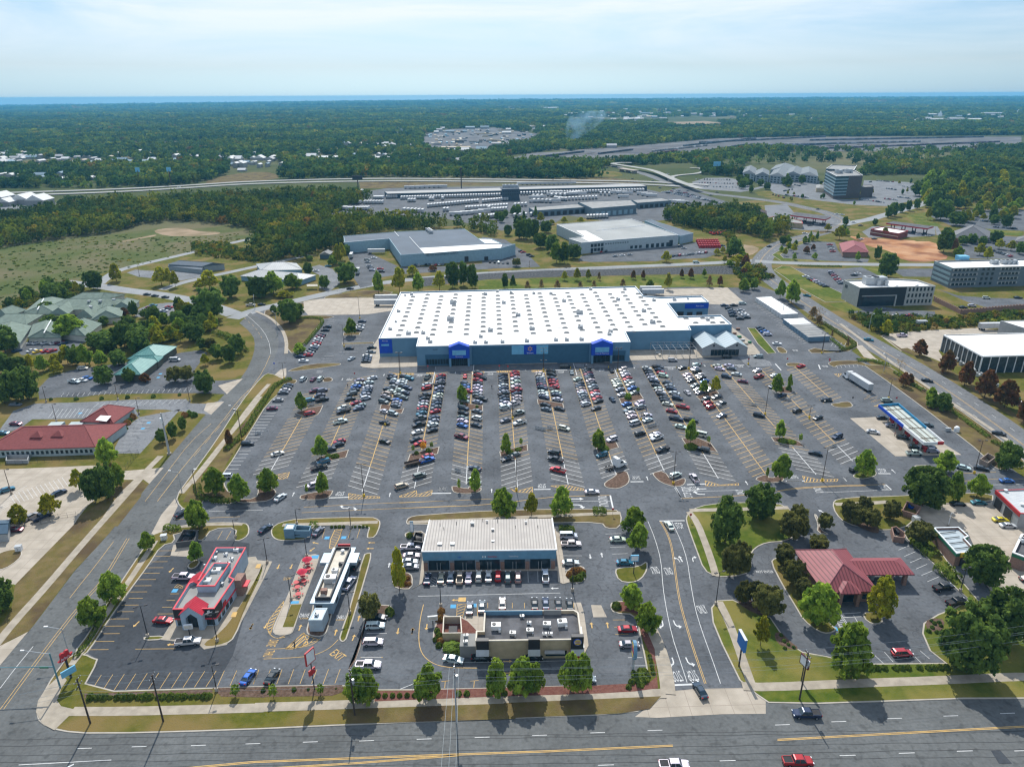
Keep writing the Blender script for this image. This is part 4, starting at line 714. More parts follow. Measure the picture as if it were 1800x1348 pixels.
plant('beside the gated concrete lot','trees around the concrete lots','j',(740,970,645,800,795,'G'),(540,1150,455,565,1005,'y'),(650,1240,545,690,1020,'D'),(740,1210,655,800,975,'D'),(820,1130,750,860,965,'G'))
plant('around the teal-roofed office','trees around the teal-roofed office','j',(720,420,655,785,300,'D'),(893,415,845,920,315,'d'),(1000,410,945,1035,350,'r'),(1205,412,1155,1260,315,'c'),(1285,408,1225,1335,310,'c'),(1410,490,1350,1495,345,'D'),(1415,300,1380,1450,220,'y'),(1500,260,1455,1545,160,'d'),(1580,285,1535,1625,165,'D'),(1640,225,1590,1690,90,'d'),(1400,190,1365,1440,110,'d'),(1460,200,1420,1500,120,'c'),(1180,125,1120,1240,30,'G'),(1340,130,1280,1440,0,'D'))
plant('on the lawn by the tall steel mast','trees by the mast','j',(1115,830,1085,1165,740,'D'),(1190,800,1155,1225,690,'d'),(1257,745,1225,1285,655,'d'),(1575,850,1535,1605,745,'r'))
plant('in the belt south of the nursing home','trees in the belt by the nursing home','j',(30,545,-60,70,360,'D'),(110,520,40,180,330,'D'),(190,520,100,290,310,'D'),(20,340,-60,50,200,'D'),(120,340,60,190,230,'D'),(220,320,180,260,210,'y'),(300,330,250,340,220,'G'),(390,300,340,440,210,'y'),(395,340,340,440,255,'Y'),(470,280,420,530,150,'y'),(520,290,470,580,160,'D'),(590,290,540,645,150,'G'),(700,295,650,760,190,'G'),(820,290,760,880,190,'D'),(740,190,610,800,60,'D'),(860,170,790,920,0,'D'),(960,200,870,1050,50,'D'),(1090,140,1040,1150,20,'Y'),(660,170,610,710,70,'D'),(800,120,770,860,30,'D'))
plant('around the grey-green nursing home','trees around the nursing home','q',(500,880,400,595,720,'G'),(40,980,-60,110,805,'D'),(145,785,90,200,725,'d'),(330,725,280,390,640,'D'),(370,625,305,445,510,'D'),(655,555,595,715,430,'D'),(810,500,755,860,375,'Y'),(1010,750,970,1040,690,'d'),(930,740,905,970,640,'D'),(860,735,830,905,680,'r'),(810,705,780,840,665,'d'),(725,800,690,760,740,'D'),(80,665,50,110,600,'d'),(350,790,295,420,730,'d'),(560,560,540,600,515,'d'))
plant('at the corner of the west lane','trees along the west lane','q',(1120,530,1060,1175,400,'y'),(1175,530,1140,1210,410,'y'),(1215,545,1170,1240,430,'y'),(1450,565,1380,1540,430,'y'),(1375,560,1340,1420,500,'y'),(1600,620,1540,1680,470,'D'),(1765,620,1690,1800,480,'D'),(1460,770,1370,1580,560,'D'),(1340,820,1280,1400,740,'D'),(1240,830,1190,1310,710,'D'),(1290,700,1245,1370,650,'y'),(1400,790,1320,1480,660,'D'))
plant('between the west office lots','trees between the west office lots','q',(890,850,845,945,740,'D'),(1070,850,1020,1120,740,'y'),(1150,810,1120,1190,740,'y'),(1180,910,1120,1240,810,'Y'),(960,930,870,1050,800,'D'),(700,950,620,780,850,'D'),(1010,850,960,1060,770,'D'),(1100,940,1050,1150,840,'y'))
plant('by the grey-roofed office','trees around the grey-roofed office','r',(325,595,240,390,440,'G'),(455,560,400,525,460,'G'),(430,800,360,500,640,'D'),(490,770,450,540,660,'D'),(325,735,300,350,675,'d'),(675,560,635,720,475,'D'),(565,465,525,600,385,'D'),(575,370,550,600,335,'d'),(730,405,695,770,335,'G'),(830,525,755,905,390,'D'),(770,390,730,810,260,'Y'),(800,370,770,840,250,'y'),(830,330,805,860,265,'d'),(500,1010,440,550,935,'G'),(240,620,140,290,480,'D'),(400,620,330,460,575,'y'))
plant('behind the superstore','trees behind the superstore','r',(855,890,805,900,770,'g'),(1045,605,985,1075,450,'G'),(1190,600,1125,1230,420,'y'),(1320,590,1265,1370,460,'G'),(1465,585,1420,1520,450,'y'),(1555,570,1510,1600,395,'D'),(1630,555,1590,1665,390,'D'),(1690,570,1650,1740,410,'D'),(1420,450,1385,1450,410,'r'),(1210,485,1185,1230,430,'y'),(1280,480,1255,1350,410,'y'))
plant('in the mown strip along the stone ditch','trees along the stone ditch','s',(115,575,90,140,475,'D'),(170,578,140,200,485,'p'),(270,582,240,300,525,'k'),(365,582,340,390,515,'k'),(475,580,440,510,520,'k'),(632,578,605,655,535,'k'),(727,577,700,750,525,'k'),(925,575,895,955,520,'k'),(1112,580,1085,1140,525,'g'),(1235,595,1205,1265,480,'y'),(1518,580,1490,1550,500,'k'),(1592,572,1570,1615,505,'r'),(525,525,500,550,460,'y'),(610,525,580,640,440,'y'),(687,525,665,710,450,'y'),(762,525,745,785,470,'k'),(998,520,980,1020,460,'r'),(1065,520,1045,1085,460,'r'),(1330,515,1315,1350,455,'r'),(1393,520,1370,1415,450,'r'),(1485,510,1470,1500,455,'g'),(1755,615,1715,1790,525,'G'),(1225,405,1185,1265,330,'y'))
plant('beside the two warehouses','trees between the warehouses','s',(230,235,185,290,110,'D'),(270,240,230,320,100,'D'),(320,235,285,355,105,'D'),(400,195,360,440,115,'D'),(140,212,115,170,140,'D'),(640,130,610,665,90,'y'),(525,132,505,560,85,'y'),(360,300,335,430,200,'D'),(440,330,390,495,210,'D'),(470,405,420,520,260,'G'),(525,408,490,570,265,'D'),(590,375,545,650,280,'D'),(195,425,165,225,370,'c'),(1690,375,1640,1745,245,'D'),(1720,425,1660,1790,360,'y'),(440,140,440,500,105,'y'))
plant('standing in a mulch island of the big lot','trees in the parking lot islands','k',(875,710,800,915,560,'g'),(515,945,420,580,780,'G'),(885,960,820,930,810,'g'),(775,960,765,790,890,'s'),(150,950,60,230,770,'G'),(315,1000,220,370,815,'G'),(743,386,668,750,255,'G'))
plant('in the middle rows of the big lot','trees in the middle rows','l',(435,335,390,475,220,'G'),(737,692,690,775,555,'G'),(525,955,475,570,800,'g'),(412,948,400,425,865,'s'),(840,640,825,855,590,'s'),(1370,675,1310,1425,535,'G'),(98,680,85,110,630,'s'),(170,665,145,195,610,'O'),(225,655,210,240,610,'s'))
plant('in the right-hand rows of the big lot','trees in the right-hand rows','m',(595,640,550,645,475,'g'),(720,640,705,735,590,'s'),(690,285,655,725,200,'G'),(768,292,730,810,175,'y'),(1190,300,1150,1235,165,'G'),(1278,272,1262,1300,170,'g'),(1208,612,1175,1260,485,'g'),(1350,640,1335,1365,580,'s'),(1213,905,1160,1290,720,'g'),(1118,890,1105,1130,810,'s'),(170,340,150,190,285,'s'),(238,290,225,250,250,'s'))
plant('along the arterial road verge','trees along the arterial road','n',(850,145,810,890,35,'y'),(790,110,745,830,0,'D'),(1080,285,1030,1140,175,'r'),(1260,405,1200,1330,255,'r'),(1390,490,1325,1450,330,'r'),(1525,580,1450,1605,390,'r'),(1660,650,1575,1750,465,'r'),(1790,750,1725,1850,570,'r'),(1150,615,1105,1195,505,'g'),(1235,665,1190,1305,550,'D'),(1160,645,1125,1200,580,'G'),(970,495,930,1010,400,'r'),(1010,480,980,1045,410,'r'),(940,400,900,980,310,'b'),(835,390,820,850,330,'b'),(390,75,340,420,0,'k'),(585,222,570,600,150,'k'),(480,150,468,495,100,'k'))
plant('around the east office blocks','trees around the east offices','t',(165,505,130,195,445,'G'),(225,510,200,255,440,'G'),(375,565,345,405,460,'g'),(440,595,400,495,460,'G'),(565,685,530,605,615,'k'),(600,700,570,630,620,'b'),(725,225,685,765,145,'y'),(1000,445,955,1065,310,'D'),(830,350,815,850,295,'g'),(580,342,565,600,300,'g'),(460,342,445,475,300,'g'),(532,305,510,555,262,'r'),(572,285,555,590,250,'r'),(430,282,415,440,235,'g'),(470,258,455,485,225,'g'),(522,247,510,540,215,'g'),(385,292,370,400,258,'g'),(1335,305,1290,1390,165,'D'),(1395,302,1365,1410,225,'r'),(1420,335,1390,1455,270,'G'),(945,345,920,960,265,'D'),(990,210,965,1015,155,'y'),(935,142,915,950,105,'D'),(760,140,740,775,90,'D'),(930,745,900,970,635,'D'),(990,790,960,1020,700,'y'))
plant('in the mall parking lots at far right','trees in the far right lots','t',(1545,325,1510,1580,255,'y'),(1590,355,1560,1620,275,'y'),(1500,255,1470,1535,200,'D'),(1445,262,1415,1470,210,'D'),(1560,272,1535,1590,215,'D'),(1640,255,1610,1680,185,'D'),(1245,115,1225,1265,40,'y'),(1410,150,1360,1460,70,'D'),(1320,115,1260,1380,0,'D'),(1040,90,1010,1070,10,'D'),(1015,100,990,1040,30,'D'),(1090,70,1070,1110,15,'D'),(1130,60,1110,1150,0,'D'),(1180,50,1160,1200,-10,'D'),(1700,165,1670,1730,90,'D'),(1635,145,1610,1660,90,'D'),(1570,120,1550,1590,80,'y'),(1600,60,1580,1620,10,'y'),(1690,120,1660,1720,70,'y'),(1660,290,1640,1700,230,'y'),(1730,300,1700,1760,240,'y'),(1780,320,1755,1810,250,'D'),(1520,110,1500,1540,60,'y'),(1470,110,1450,1500,60,'y'),(1350,50,1320,1380,-30,'D'),(1420,50,1390,1450,-20,'D'))
def scatter_trees(zone,group,c,poly,n,types,w=(26,44),h=(50,80),seed=1):
 rg=random.Random(seed); xs=poly[0::2]; ys=poly[1::2]; P=list(zip(xs,ys)); L=[]
 while len(L)<n:
  x=rg.uniform(min(xs),max(xs)); y=rg.uniform(min(ys),max(ys))
  if inpoly(np.array([x]),np.array([y]),P)[0]: q=rg.uniform(*w)/2; L.append((x,y,x-q,x+q,y-rg.uniform(*h),rg.choice(types)))
 plant(zone,group,c,*L)
scatter_trees('in the wooded upper right','trees in the upper right woods','x',(1130,660,1300,620,1800,600,1800,740,1500,760,1230,840,1130,760),60,'DDDGdy',(60,110),(80,130),1)
scatter_trees('in the tree-dotted lots at upper right','trees in the upper right lots','x',(1100,800,1230,850,1500,790,1800,760,1800,900,1400,910,1150,880),26,'DGyy',(40,80),(50,90),2)
scatter_trees('on the ground behind the warehouses','trees behind the warehouses','s',(-60,130,170,60,600,110,480,100,340,150,100,170),14,'DGyp',(40,70),(50,85),3)
scatter_trees('along the creek bend right of the pergola side','trees at the creek bend','s',(1560,350,1780,330,1790,500,1700,520,1640,440),16,'yyGbr',(30,70),(40,80),4)
scatter_trees('in the belt between the west lots','trees in the west belts','q',(1180,730,1400,700,1480,830,1300,930,1050,900,860,900,900,820),22,'DDGyG',(60,110),(70,120),5)
scatter_trees('along the far side of the west lanes','trees by the west lanes','q',(100,640,440,520,620,560,430,640,300,600,120,690),12,'DGyd',(50,90),(50,90),6)
scatter_trees('around the apartments and hotel lots','trees by the apartments','x',(0,610,200,640,480,610,560,640,100,720,-20,700),16,'DDG',(30,60),(40,60),7)
scatter_trees('around the office tower lots','trees by the office tower','x',(430,620,560,640,860,640,1100,640,1120,720,940,800,300,760,220,690),20,'GDy',(14,26),(20,36),8)
scatter_trees('on the verges of the far right roads','trees on the far right verges','t',(330,250,440,200,600,170,760,170,900,240,760,230,560,290,360,330),14,'gyGD',(20,44),(34,60),9)
for q in TT.values():
 for r in q:
  for ch in list(r.children): bpy.data.objects.remove(ch)
  bpy.data.objects.remove(r)
def shrub_mesh(name,leaf,seed,n=420,size=0.16):
 rg=nrng(seed); d=rg.normal(0,1,(n,3)); d/=np.linalg.norm(d,axis=1)[:,None]; d[:,2]=np.abs(d[:,2])*1.0; bump=1+0.08*np.sin(d[:,0]*7+seed)+0.07*np.cos(d[:,1]*8)
 P=d*(bump*(1-0.12*rg.random(n)))[:,None]; P[:,2]*=1.0
 return np_mesh(name,cards(P,d,size,0.7),leaf)
SHM={'h':shrub_mesh('shrub',LH,1),'r':shrub_mesh('shrub',LS,2),'d':shrub_mesh('shrub',LD,3),'b':shrub_mesh('shrub',LB,4,160)}
SHN={'h':'clipped dark green','r':'reddish brown','d':'loose dark','b':'thin brown'}
def shrubs(zone,group,c,*v):
 """v: x,y (base centre), width in crop px, kind, height/width ratio"""
 v=sorted(v,key=lambda q:q[0]); n=len(v)
 for i,(x,y,wd,ty,*hh) in enumerate(v):
  bx,by=K(c,x,y); g=G(bx,by); f=g[1]*cos(PITCH)+CH*sin(PITCH); r=wd/CR[c][2]*f/F/1.75
  o=bnew('shrub',SHM[ty]); COL.objects.link(o); o.location=(g[0],g[1],0.12); o.scale=(r,r,r*(hh[0] if hh else 1.35)); o.rotation_euler=(0,0,random.random()*6)
  tag(o,'%s shrub, %s from the left %s'%(SHN[ty],ordn(i),zone) if n>1 else '%s shrub %s'%(SHN[ty],zone),'shrub',group)
shrubs('in the row above the front sidewalk','shrubs along the front lot edge','f',*[(x,548,w,'h') for x,w in [(605,52),(655,45),(698,48),(740,28),(790,46),(838,48),(882,46),(935,40),(975,50),(1012,45),(1068,38),(1103,42),(1153,50),(1203,44),(1247,44),(1298,36),(1340,36),(1385,45),(1415,45)]])
shrubs('in the brown mulch by the drive-in lot','shrubs in the brown mulch','g',(68,512,28,'d',1.6),(280,508,28,'d',1.6),(378,505,18,'d',1.6),(568,500,12,'d'),(100,532,10,'d'))
shrubs('in the red mulch strip','shrubs in the red mulch','g',*[(x,555,32,'h',1.5) for x in (858,905,957,1005,1057,1108)],*[(x,548,38,'h',1.5) for x in (1410,1467,1620,1725)])
shrubs('at the corner beside the entry drive','shrubs at the drive corner','h',(1005,298,24,'h'),(1010,321,24,'h'),(1015,345,24,'h'),(1018,368,24,'h'),(1022,390,24,'h'),(1027,418,28,'h'),(957,412,70,'h',.7),(938,455,100,'h',.7),(940,500,46,'h',.8),(992,440,30,'h'),(893,415,32,'h'),(878,480,40,'h'),(858,515,36,'h'))
shrubs('in the clipped row below the bank lot','shrubs below the bank lot','i',*[(x,402,40,'h') for x in (698,728,768,817,892,935,978,1058,1118,1153,1200,1245)])
shrubs('in the round mulch bed right of the bank','shrubs in the bank beds','e',(1165,958,26,'d'),(1197,952,26,'d'),(1150,985,26,'d'),(1125,1010,30,'d'),(1182,1020,28,'d'),(1210,975,24,'d'),(1145,940,22,'d'))
shrubs('in the mulch bed left of the bank drive','shrubs in the left bank bed','e',(110,1028,24,'d'),(130,1068,24,'d'),(160,1092,22,'d'),(135,1118,24,'d'),(195,1112,22,'d'))
shrubs('behind the drive-in parking stalls','shrubs by the drive-in','b',*[(x,250,w,'h') for x,w in [(628,18),(655,18),(682,22),(710,20),(765,16),(790,16),(820,18),(845,18),(870,16)]],(1022,850,56,'h',1.7),(1165,320,40,'h'))
shrubs('beside the walk of the shop row','shrubs beside the shop row','c',(1165,600,44,'r'),(1195,575,44,'r'),(1232,575,44,'r'),(1255,600,40,'h'),(1190,630,44,'h'),(1232,625,50,'h'),(1260,575,30,'r'),(-15,590,34,'r'),(20,625,34,'r'),(52,610,30,'r'),(35,650,30,'r'),(62,650,28,'r'),(10,585,30,'r'),(-30,620,30,'r'))
shrubs('in the planter left of the burger restaurant','shrubs left of the burger restaurant','c',(265,1010,44,'h'),(240,1035,36,'h'),(270,1045,40,'r'),(262,1075,40,'h'),(350,1085,110,'d',.5),(380,1125,36,'h'),(408,1130,36,'h'),(280,840,44,'r'),(268,895,50,'r'),(470,1130,44,'h'),(250,975,36,'h'),(1485,820,58,'h',1.2))
shrubs('along the fence between the clinic lots','shrubs along the clinic fence','j',(350,528,20,'d'),(525,528,26,'d'),(700,525,24,'d'),(877,520,26,'d'),(1055,515,26,'d'),(1235,505,20,'d'),(1270,650,40,'r'),(1300,640,40,'d'),(1335,650,40,'d'),(875,700,40,'r'),(910,660,44,'r'),(860,735,30,'d'),(890,680,30,'d'))
shrubs('in the mulch islands of the big lot','shrubs in the lot islands','k',(970,705,50,'h',.8),(925,700,40,'h',.6),(1530,690,28,'h'),(1612,675,34,'h'))
shrubs('in the narrow islands mid lot','shrubs in the mid lot islands','l',(765,690,50,'h',.7),(820,670,40,'h',.7),(1410,670,60,'h',.7),(435,355,20,'d'),(540,375,20,'d'),(470,360,16,'r'))
shrubs('in the islands of the right-hand rows','shrubs in the right-hand islands','m',(1235,630,60,'h',.6),(1290,640,55,'h',.6),(170,325,40,'h'),(1225,280,30,'r'),(1275,275,34,'d'),(600,665,80,'h',.5))
def hedge(label,c,pts,w,h,leaf=LH,dens=34,group=None):
 p=resample(chaikin(P2(c,*pts),1,False),0.25) if isinstance(pts[0],(int,float)) else pts; n=int(len(p)*0.25*dens*(w+2*h)/2.5); rg=nrng(len(p)); pa=np.array(p); i=rg.integers(0,len(pa)-1,n); e=pa[np.minimum(i+1,len(pa)-1)]-pa[np.maximum(i-1,0)]; e/=np.linalg.norm(e,axis=1)[:,None]+1e-9
 a=rg.random(n)*pi; rr=0.85+0.15*rg.random(n); wob=1+0.12*np.sin(i*0.7)+0.1*np.sin(i*0.23)
 cs=np.sign(np.cos(a))*np.abs(np.cos(a))**0.5; off=cs*w/2*rr*wob; z=np.sin(a)**0.6*h*rr*wob
 P=np.stack([pa[i,0]-e[:,1]*off,pa[i,1]+e[:,0]*off,z+0.1],1); Nn=np.stack([-e[:,1]*cs,e[:,0]*cs,np.sin(a)],1)
 me=np_mesh('hedge',cards(P,Nn,0.2,0.7),leaf); o=bnew('hedge',me); COL.objects.link(o); return tag(o,label,'hedge',group)
hedge('long clipped dark hedge along the left edge of the big lot','k',(220,655,330,560,420,420,500,300,560,215,620,185,680,170),2.2,1.3)
hedge('dark hedge curving round the lower left corner of the big lot','k',(20,900,30,960,70,990,150,1005,300,1008),2.4,1.3)
hedge('hedge curving round the verge beside the east lot entrance','n',(650,318,760,320,865,355),2.4,1.2); hedge('middle hedge stretch on the verge below the east entrance','n',(915,402,1000,465,1110,535),2.2,1.2); hedge('long low hedge on the verge above the fuel station','n',(1280,655,1400,745,1555,858),2.0,1.1); hedge('short hedge stretch beside the arterial near the fuel lot','n',(1580,885,1640,918),2.0,1.1)
hedge('hedge looping round the verge beside the storage containers','n',(420,55,530,130,620,190,640,212,600,238,530,243),2.2,1.2); hedge('short straight hedge right of the storage containers','n',(470,165,560,238),1.6,1.0)
hedge('hooked hedge on the dry lawn northwest of the superstore','r',(480,772,560,767,650,772,662,800,600,875,530,955),1.8,1.3); hedge('tall dense hedge between the bank lot and the small garage','e',(1040,400,1110,470,1190,515),3.6,1.9); hedge('wide rounded hedge beside the black pickup trucks','e',(1200,575,1260,620,1330,672),4.4,2.0)
hedge('clipped hedge right of the two white vans by the shop row','c',(1095,285,1210,288),2.2,1.3); hedge('short clipped hedge on the verge above the shop row','c',(1330,165,1430,168),2.6,1.5); hedge('tall clipped hedge beside the drive-in refuse shed','b',(495,275,512,235),2.2,1.8)
hedge('dark hedge above the refuse enclosure by the restaurant','a',(1130,250,1200,262,1240,250),2.2,1.5); hedge('overgrown dark hedge at the bend of the side road','j',(1480,85,1560,105,1620,140,1660,190,1690,215),4,2.2); hedge('planting strip hedge left of the dark restaurant lot','a',(500,1130,560,1060,600,1010,700,840),1.2,0.7)
hedge('hedge row on the bank above the east office lot','t',(480,378,600,382,740,385),1.5,1.0); hedge('small hedge at the grey curving wall in the far right verge','n',(1600,1010,1700,1060,1780,1045),2.4,1.2)
def PjA(P):
 dz=P[:,2]-CH; f=P[:,1]*cos(PITCH)-dz*sin(PITCH); up=P[:,1]*sin(PITCH)+dz*cos(PITCH); u=P[:,0]/f; v=up/f; c,s=cos(ROLL),sin(ROLL); return CX+F*(u*c+v*s),CY-F*(-u*s+v*c)
TONES=np.array([(.032,.056,.014),(.026,.045,.014),(.05,.07,.014),(.07,.082,.014),(.036,.058,.013),(.095,.088,.018),(.03,.05,.018),(.085,.058,.018)])
def woods(name,label,pts,rad,hgt,nq,size,tones=None,tn=None,seedv=5,zf=None,under=0.5):
 rg=nrng(seedv); n=len(pts); T=[]; NT=5
 for i in range(NT):
  P,Nn=crown_pts(nq,7,PROF['o'],i+40,0.25); T.append((P,Nn))
 Vs=[]; Cs=[]; x_,y_=pts[:,0],pts[:,1]; sc_=max(40,np.median(rad)*9); pat=np.sin(x_/sc_+2*np.sin(y_/sc_/1.7))+np.sin(y_/sc_*.8+1.5*np.sin(x_/sc_/2.3)+1)+.6*np.sin((x_+y_)/sc_*2.1)
 hgt=hgt*(1+.12*pat/2); mulc=np.stack([1+.22*pat,1+.15*pat,np.ones_like(pat)],1).clip(.6,1.9)
 tl=rg.choice(len(TONES),n,p=tones if tones is not None else [.22,.13,.28,.17,.14,.02,.03,.01]);
 for k in range(NT):
  ii=np.arange(k,n,NT);
  if len(ii)==0: continue
  P,Nn=T[k]; m=len(P); r=rad[ii]; h=hgt[ii]; a=rg.random(len(ii))*6.28; ca,sa=np.cos(a),np.sin(a)
  X=(P[None,:,0]*ca[:,None]-P[None,:,1]*sa[:,None])*r[:,None]+pts[ii,0][:,None]; Y=(P[None,:,0]*sa[:,None]+P[None,:,1]*ca[:,None])*r[:,None]+pts[ii,1][:,None]
  Z=(under*h)[:,None]*0+P[None,:,2]*(h*(1-under))[:,None]+(under*h)[:,None]+(pts[ii,2][:,None] if pts.shape[1]>2 else 0)
  nx=Nn[None,:,0]*ca[:,None]-Nn[None,:,1]*sa[:,None]; ny=Nn[None,:,0]*sa[:,None]+Nn[None,:,1]*ca[:,None]; nz=np.broadcast_to(Nn[None,:,2],nx.shape)
  sz=np.repeat(size*r,m); V=cards(np.stack([X,Y,Z],-1).reshape(-1,3),np.stack([nx,ny,nz],-1).reshape(-1,3),sz,0.8)
  Vs.append(V); c=TONES[tl[ii]]*(np.array([1.2,1.08,.8]) if seedv in (1,6,7) else np.array([.95,1.02,1.]))*mulc[ii]*(1.5+1.5*rg.random((len(ii),1))); Cs.append(np.repeat(np.concatenate([c,np.ones((len(ii),1))],1),m*4,0))
 me=np_mesh(name,np.concatenate(Vs),LW,np.concatenate(Cs)); o=bnew(name,me); COL.objects.link(o); return tag(o,label,None,None,'stuff')
def grid(x0,x1,y0,y1,sp,seed=1):
 rg=nrng(seed); xs=np.arange(x0,x1,sp); ys=np.arange(y0,y1,sp); X,Y=np.meshgrid(xs,ys); X=X.ravel()+rg.uniform(-.42,.42,X.size)*sp; Y=Y.ravel()+rg.uniform(-.42,.42,Y.size)*sp; return np.stack([X,Y,np.zeros_like(X)],1)
FT=[('u',20,345,60,12,5,0),('u',95,365,50,12,4,1),('u',185,362,60,12,4,3),('u',335,358,50,12,4,1),('u',362,372,40,12,4,0),('u',450,362,80,12,4,1),('u',650,383,70,16,4,3),('u',745,388,110,16,4,3),('u',820,380,40,12,4,0),('u',725,404,60,10,3,0),('u',1260,382,60,20,4,0),('u',1385,382,50,20,5,0),('u',1440,388,40,16,5,1),('u',1255,412,40,12,4,3),('u',1310,402,40,12,4,3),('u',1290,440,40,10,3,0),('u',1190,372,40,12,4,1),('u',890,345,20,10,5,0),('u',1040,366,60,12,4,1),
('v',45,488,72,18,5,0),('v',165,494,132,20,4,0),('v',470,404,80,14,4,1),('v',600,410,80,14,4,1),('v',535,496,130,16,3,0),('v',525,290,20,10,6,0),('v',645,335,18,10,6,0),('v',1140,300,62,24,8,3),('v',1240,298,60,20,8,3),('v',1000,322,60,20,6,3),('v',1040,436,200,16,5,2),('v',1215,452,70,18,6,3),('v',1100,452,60,16,4,0),('v',1390,335,60,16,5,0),('v',1350,412,130,14,5,1),
('w',35,155,70,26,9,0),('w',160,142,70,26,9,0),('w',250,152,150,40,9,0),('w',415,192,80,26,9,1),('w',480,190,60,30,12,0),('w',585,183,22,14,12,0),('w',640,192,50,26,10,0),('w',660,228,30,12,6,0),('w',805,185,70,24,9,0),('w',800,230,95,24,8,0),('w',860,192,60,20,8,3),('w',430,218,40,16,6,2),('w',1225,202,155,26,9,1),('w',1395,203,60,26,8,0),('w',1150,187,50,20,8,1),('w',1760,213,40,16,6,0),('w',645,403,62,14,6,1),('w',1000,133,60,20,7,1),('w',740,172,36,22,16,1),
('x',1505,257,90,26,8,0),('x',1385,252,90,26,8,1),('x',1240,252,120,20,6,0),('x',1615,218,120,26,8,1),('x',1720,250,40,16,6,0),('x',860,224,50,18,7,0),('x',345,212,40,18,7,0),('x',180,145,50,18,7,0),('x',335,150,70,18,7,0),('x',1140,152,80,20,7,1),('x',1250,218,90,20,8,1),('x',200,160,90,18,5,2),
('u',150,595,90,26,6,0),('u',225,602,95,22,6,0),('u',50,607,70,16,5,0),('u',20,582,80,26,6,0),('u',335,628,24,10,4,0),('u',345,480,30,12,4,0),('u',500,476,30,12,4,0),('u',230,458,60,12,4,3),('v',1070,522,60,12,4,1)]
_r=random.Random(9)
for c,x0,x1,y0,y1,n,wm in [('w',350,1000,175,232,26,45),('w',1000,1500,180,225,14,50),('u',0,560,355,395,16,40),('x',1150,1800,200,262,18,60),('v',250,700,395,415,10,40),('v',850,1650,290,330,14,40),('w',0,340,140,165,10,60),('u',1200,1500,378,420,12,30),('x',30,400,140,165,8,60),('v',500,760,290,345,8,22),('u',0,350,455,485,6,30),('x',0,1800,140,265,26,26),('u',0,1800,330,400,26,26),('w',350,1500,165,240,26,26),('v',0,900,420,500,14,30)]:
 FT+=[(c,_r.randint(x0,x1),_r.randint(y0,y1),_r.randint(wm//3,wm),_r.choice([12,16,22]),_r.choice([4,5,6,8]),_r.choice([0,0,0,1,1,3,2])) for k in range(n)]
FTP=[(*K(q[0],q[1],q[2]),q[3]/CR[q[0]][2]) for q in FT]
def clear_houses(px,py,pts,keep=.12):
 m=np.zeros(len(px),bool); d=np.hypot(pts[:,0],pts[:,1]); th=F*13/d
 for hx,hy,hw in FTP: m|=(abs(px-hx)<hw/2+.8+th*.25)&(py>hy-th*.35)&(py<hy+th*.85)
 x,y=pts[:,0],pts[:,1]; q=np.sin(x/310+1.3*np.sin(y/420))+np.sin(y/260+1.7*np.sin(x/530)+.6)+.7*np.sin((x-y)/170)
 return (~m|(rng.random(len(px))<keep))&((q<1.75)|(rng.random(len(px))<.15))
NEARW=[[(-500,357),(0,357),(110,354),(300,350),(440,343),(560,340),(640,342),(655,351),(612,364),(545,383),(560,391),(640,387),(690,389),(760,397),(840,400),(872,408),(868,415),(820,402),(700,404),(607,414),(612,440),(575,436),(552,452),(484,458),(440,450),(455,425),(466,410),(430,395),(358,386),(300,383),(255,388),(200,402),(140,410),(77,417),(0,428),(-500,470)],
[(1160,390),(1180,381),(1280,376),(1335,386),(1345,402),(1385,405),(1390,416),(1350,430),(1330,424),(1310,415),(1275,412),(1200,403),(1165,388)],
[(600,410),(618,414),(640,462),(650,500),(620,470)][:0] or [(0,0),(1,0),(1,1)],
[(1240,300),(1300,285),(1460,286),(1640,318),(1640,345),(1900,352),(2400,340),(2400,270),(1240,262)],
[(1620,340),(1660,320),(1800,320),(2400,320),(2400,362),(1800,372),(1690,362),(1650,368)]]
EXF=[PT('w',0,470,130,430,330,425,480,410,700,400,1000,375,1300,352,1800,345,2160,348,3600,350,3600,430,2000,440,1500,420,1400,445,1150,470,900,480,500,505,180,500,0,500),PT('v',820,330,1000,300,1300,290,1650,345,1560,400,1250,440,1180,470,930,470,800,410),
 PT('w',880,250,1240,240,1480,272,1100,280),PT('v',1240,150,1760,145,1790,180,1400,195,1240,190),PT('u',0,375,200,365,520,365,1000,380,1000,400,700,410,520,400,0,412),PT('u',1060,500,1200,455,1230,420,1260,380,1420,380,1500,400,1490,485,1200,500),
 PT('w',440,580,560,545,620,510,800,510,790,520,1140,500,1240,550,1200,580,1480,600,1500,640,1480,690,1000,640,900,640,600,590),[(-500,347),(-500,326),(0,326),(100,327),(300,320),(440,313),(640,309),(780,311),(1000,316),(1100,318),(1160,322),(1260,340),(1200,345),(780,326),(640,331),(440,334),(300,344),(0,352)],
 PT('x',80,700,20,690,60,600,440,585,560,520,700,500,800,600,860,700,1040,640,1210,650,1240,720,1100,780,900,900,560,800),PT('x',30,520,520,510,520,600,30,590),PT('w',1490,145,1600,145,1680,160,1700,175,1500,165),PT('u',760,153,930,153,1115,158,1115,168,770,168),PT('u',-400,150,120,150,120,165,-400,165),
 PT('w',350,195,450,165,900,170,1450,165,1450,250,900,245,600,240,360,220),PT('x',1120,245,1550,240,1550,270,1120,262),PT('x',1190,200,1300,195,1330,240,1200,235),PT('x',1480,195,1800,190,1800,225,1480,225),PT('v',0,470,240,470,240,510,0,510),PT('v',450,470,610,470,610,510,450,510),PT('v',1370,490,1800,440,1800,540,1370,530),PT('u',0,460,120,465,380,465,380,485,0,490),PT('w',920,690,1060,650,1420,760,1380,800,1000,760),PT('u',0,560,280,555,360,600,340,640,0,670)]
g=grid(-760,900,440,1500,7.2); px,py=PjA(g); sel=np.zeros(len(g),bool)
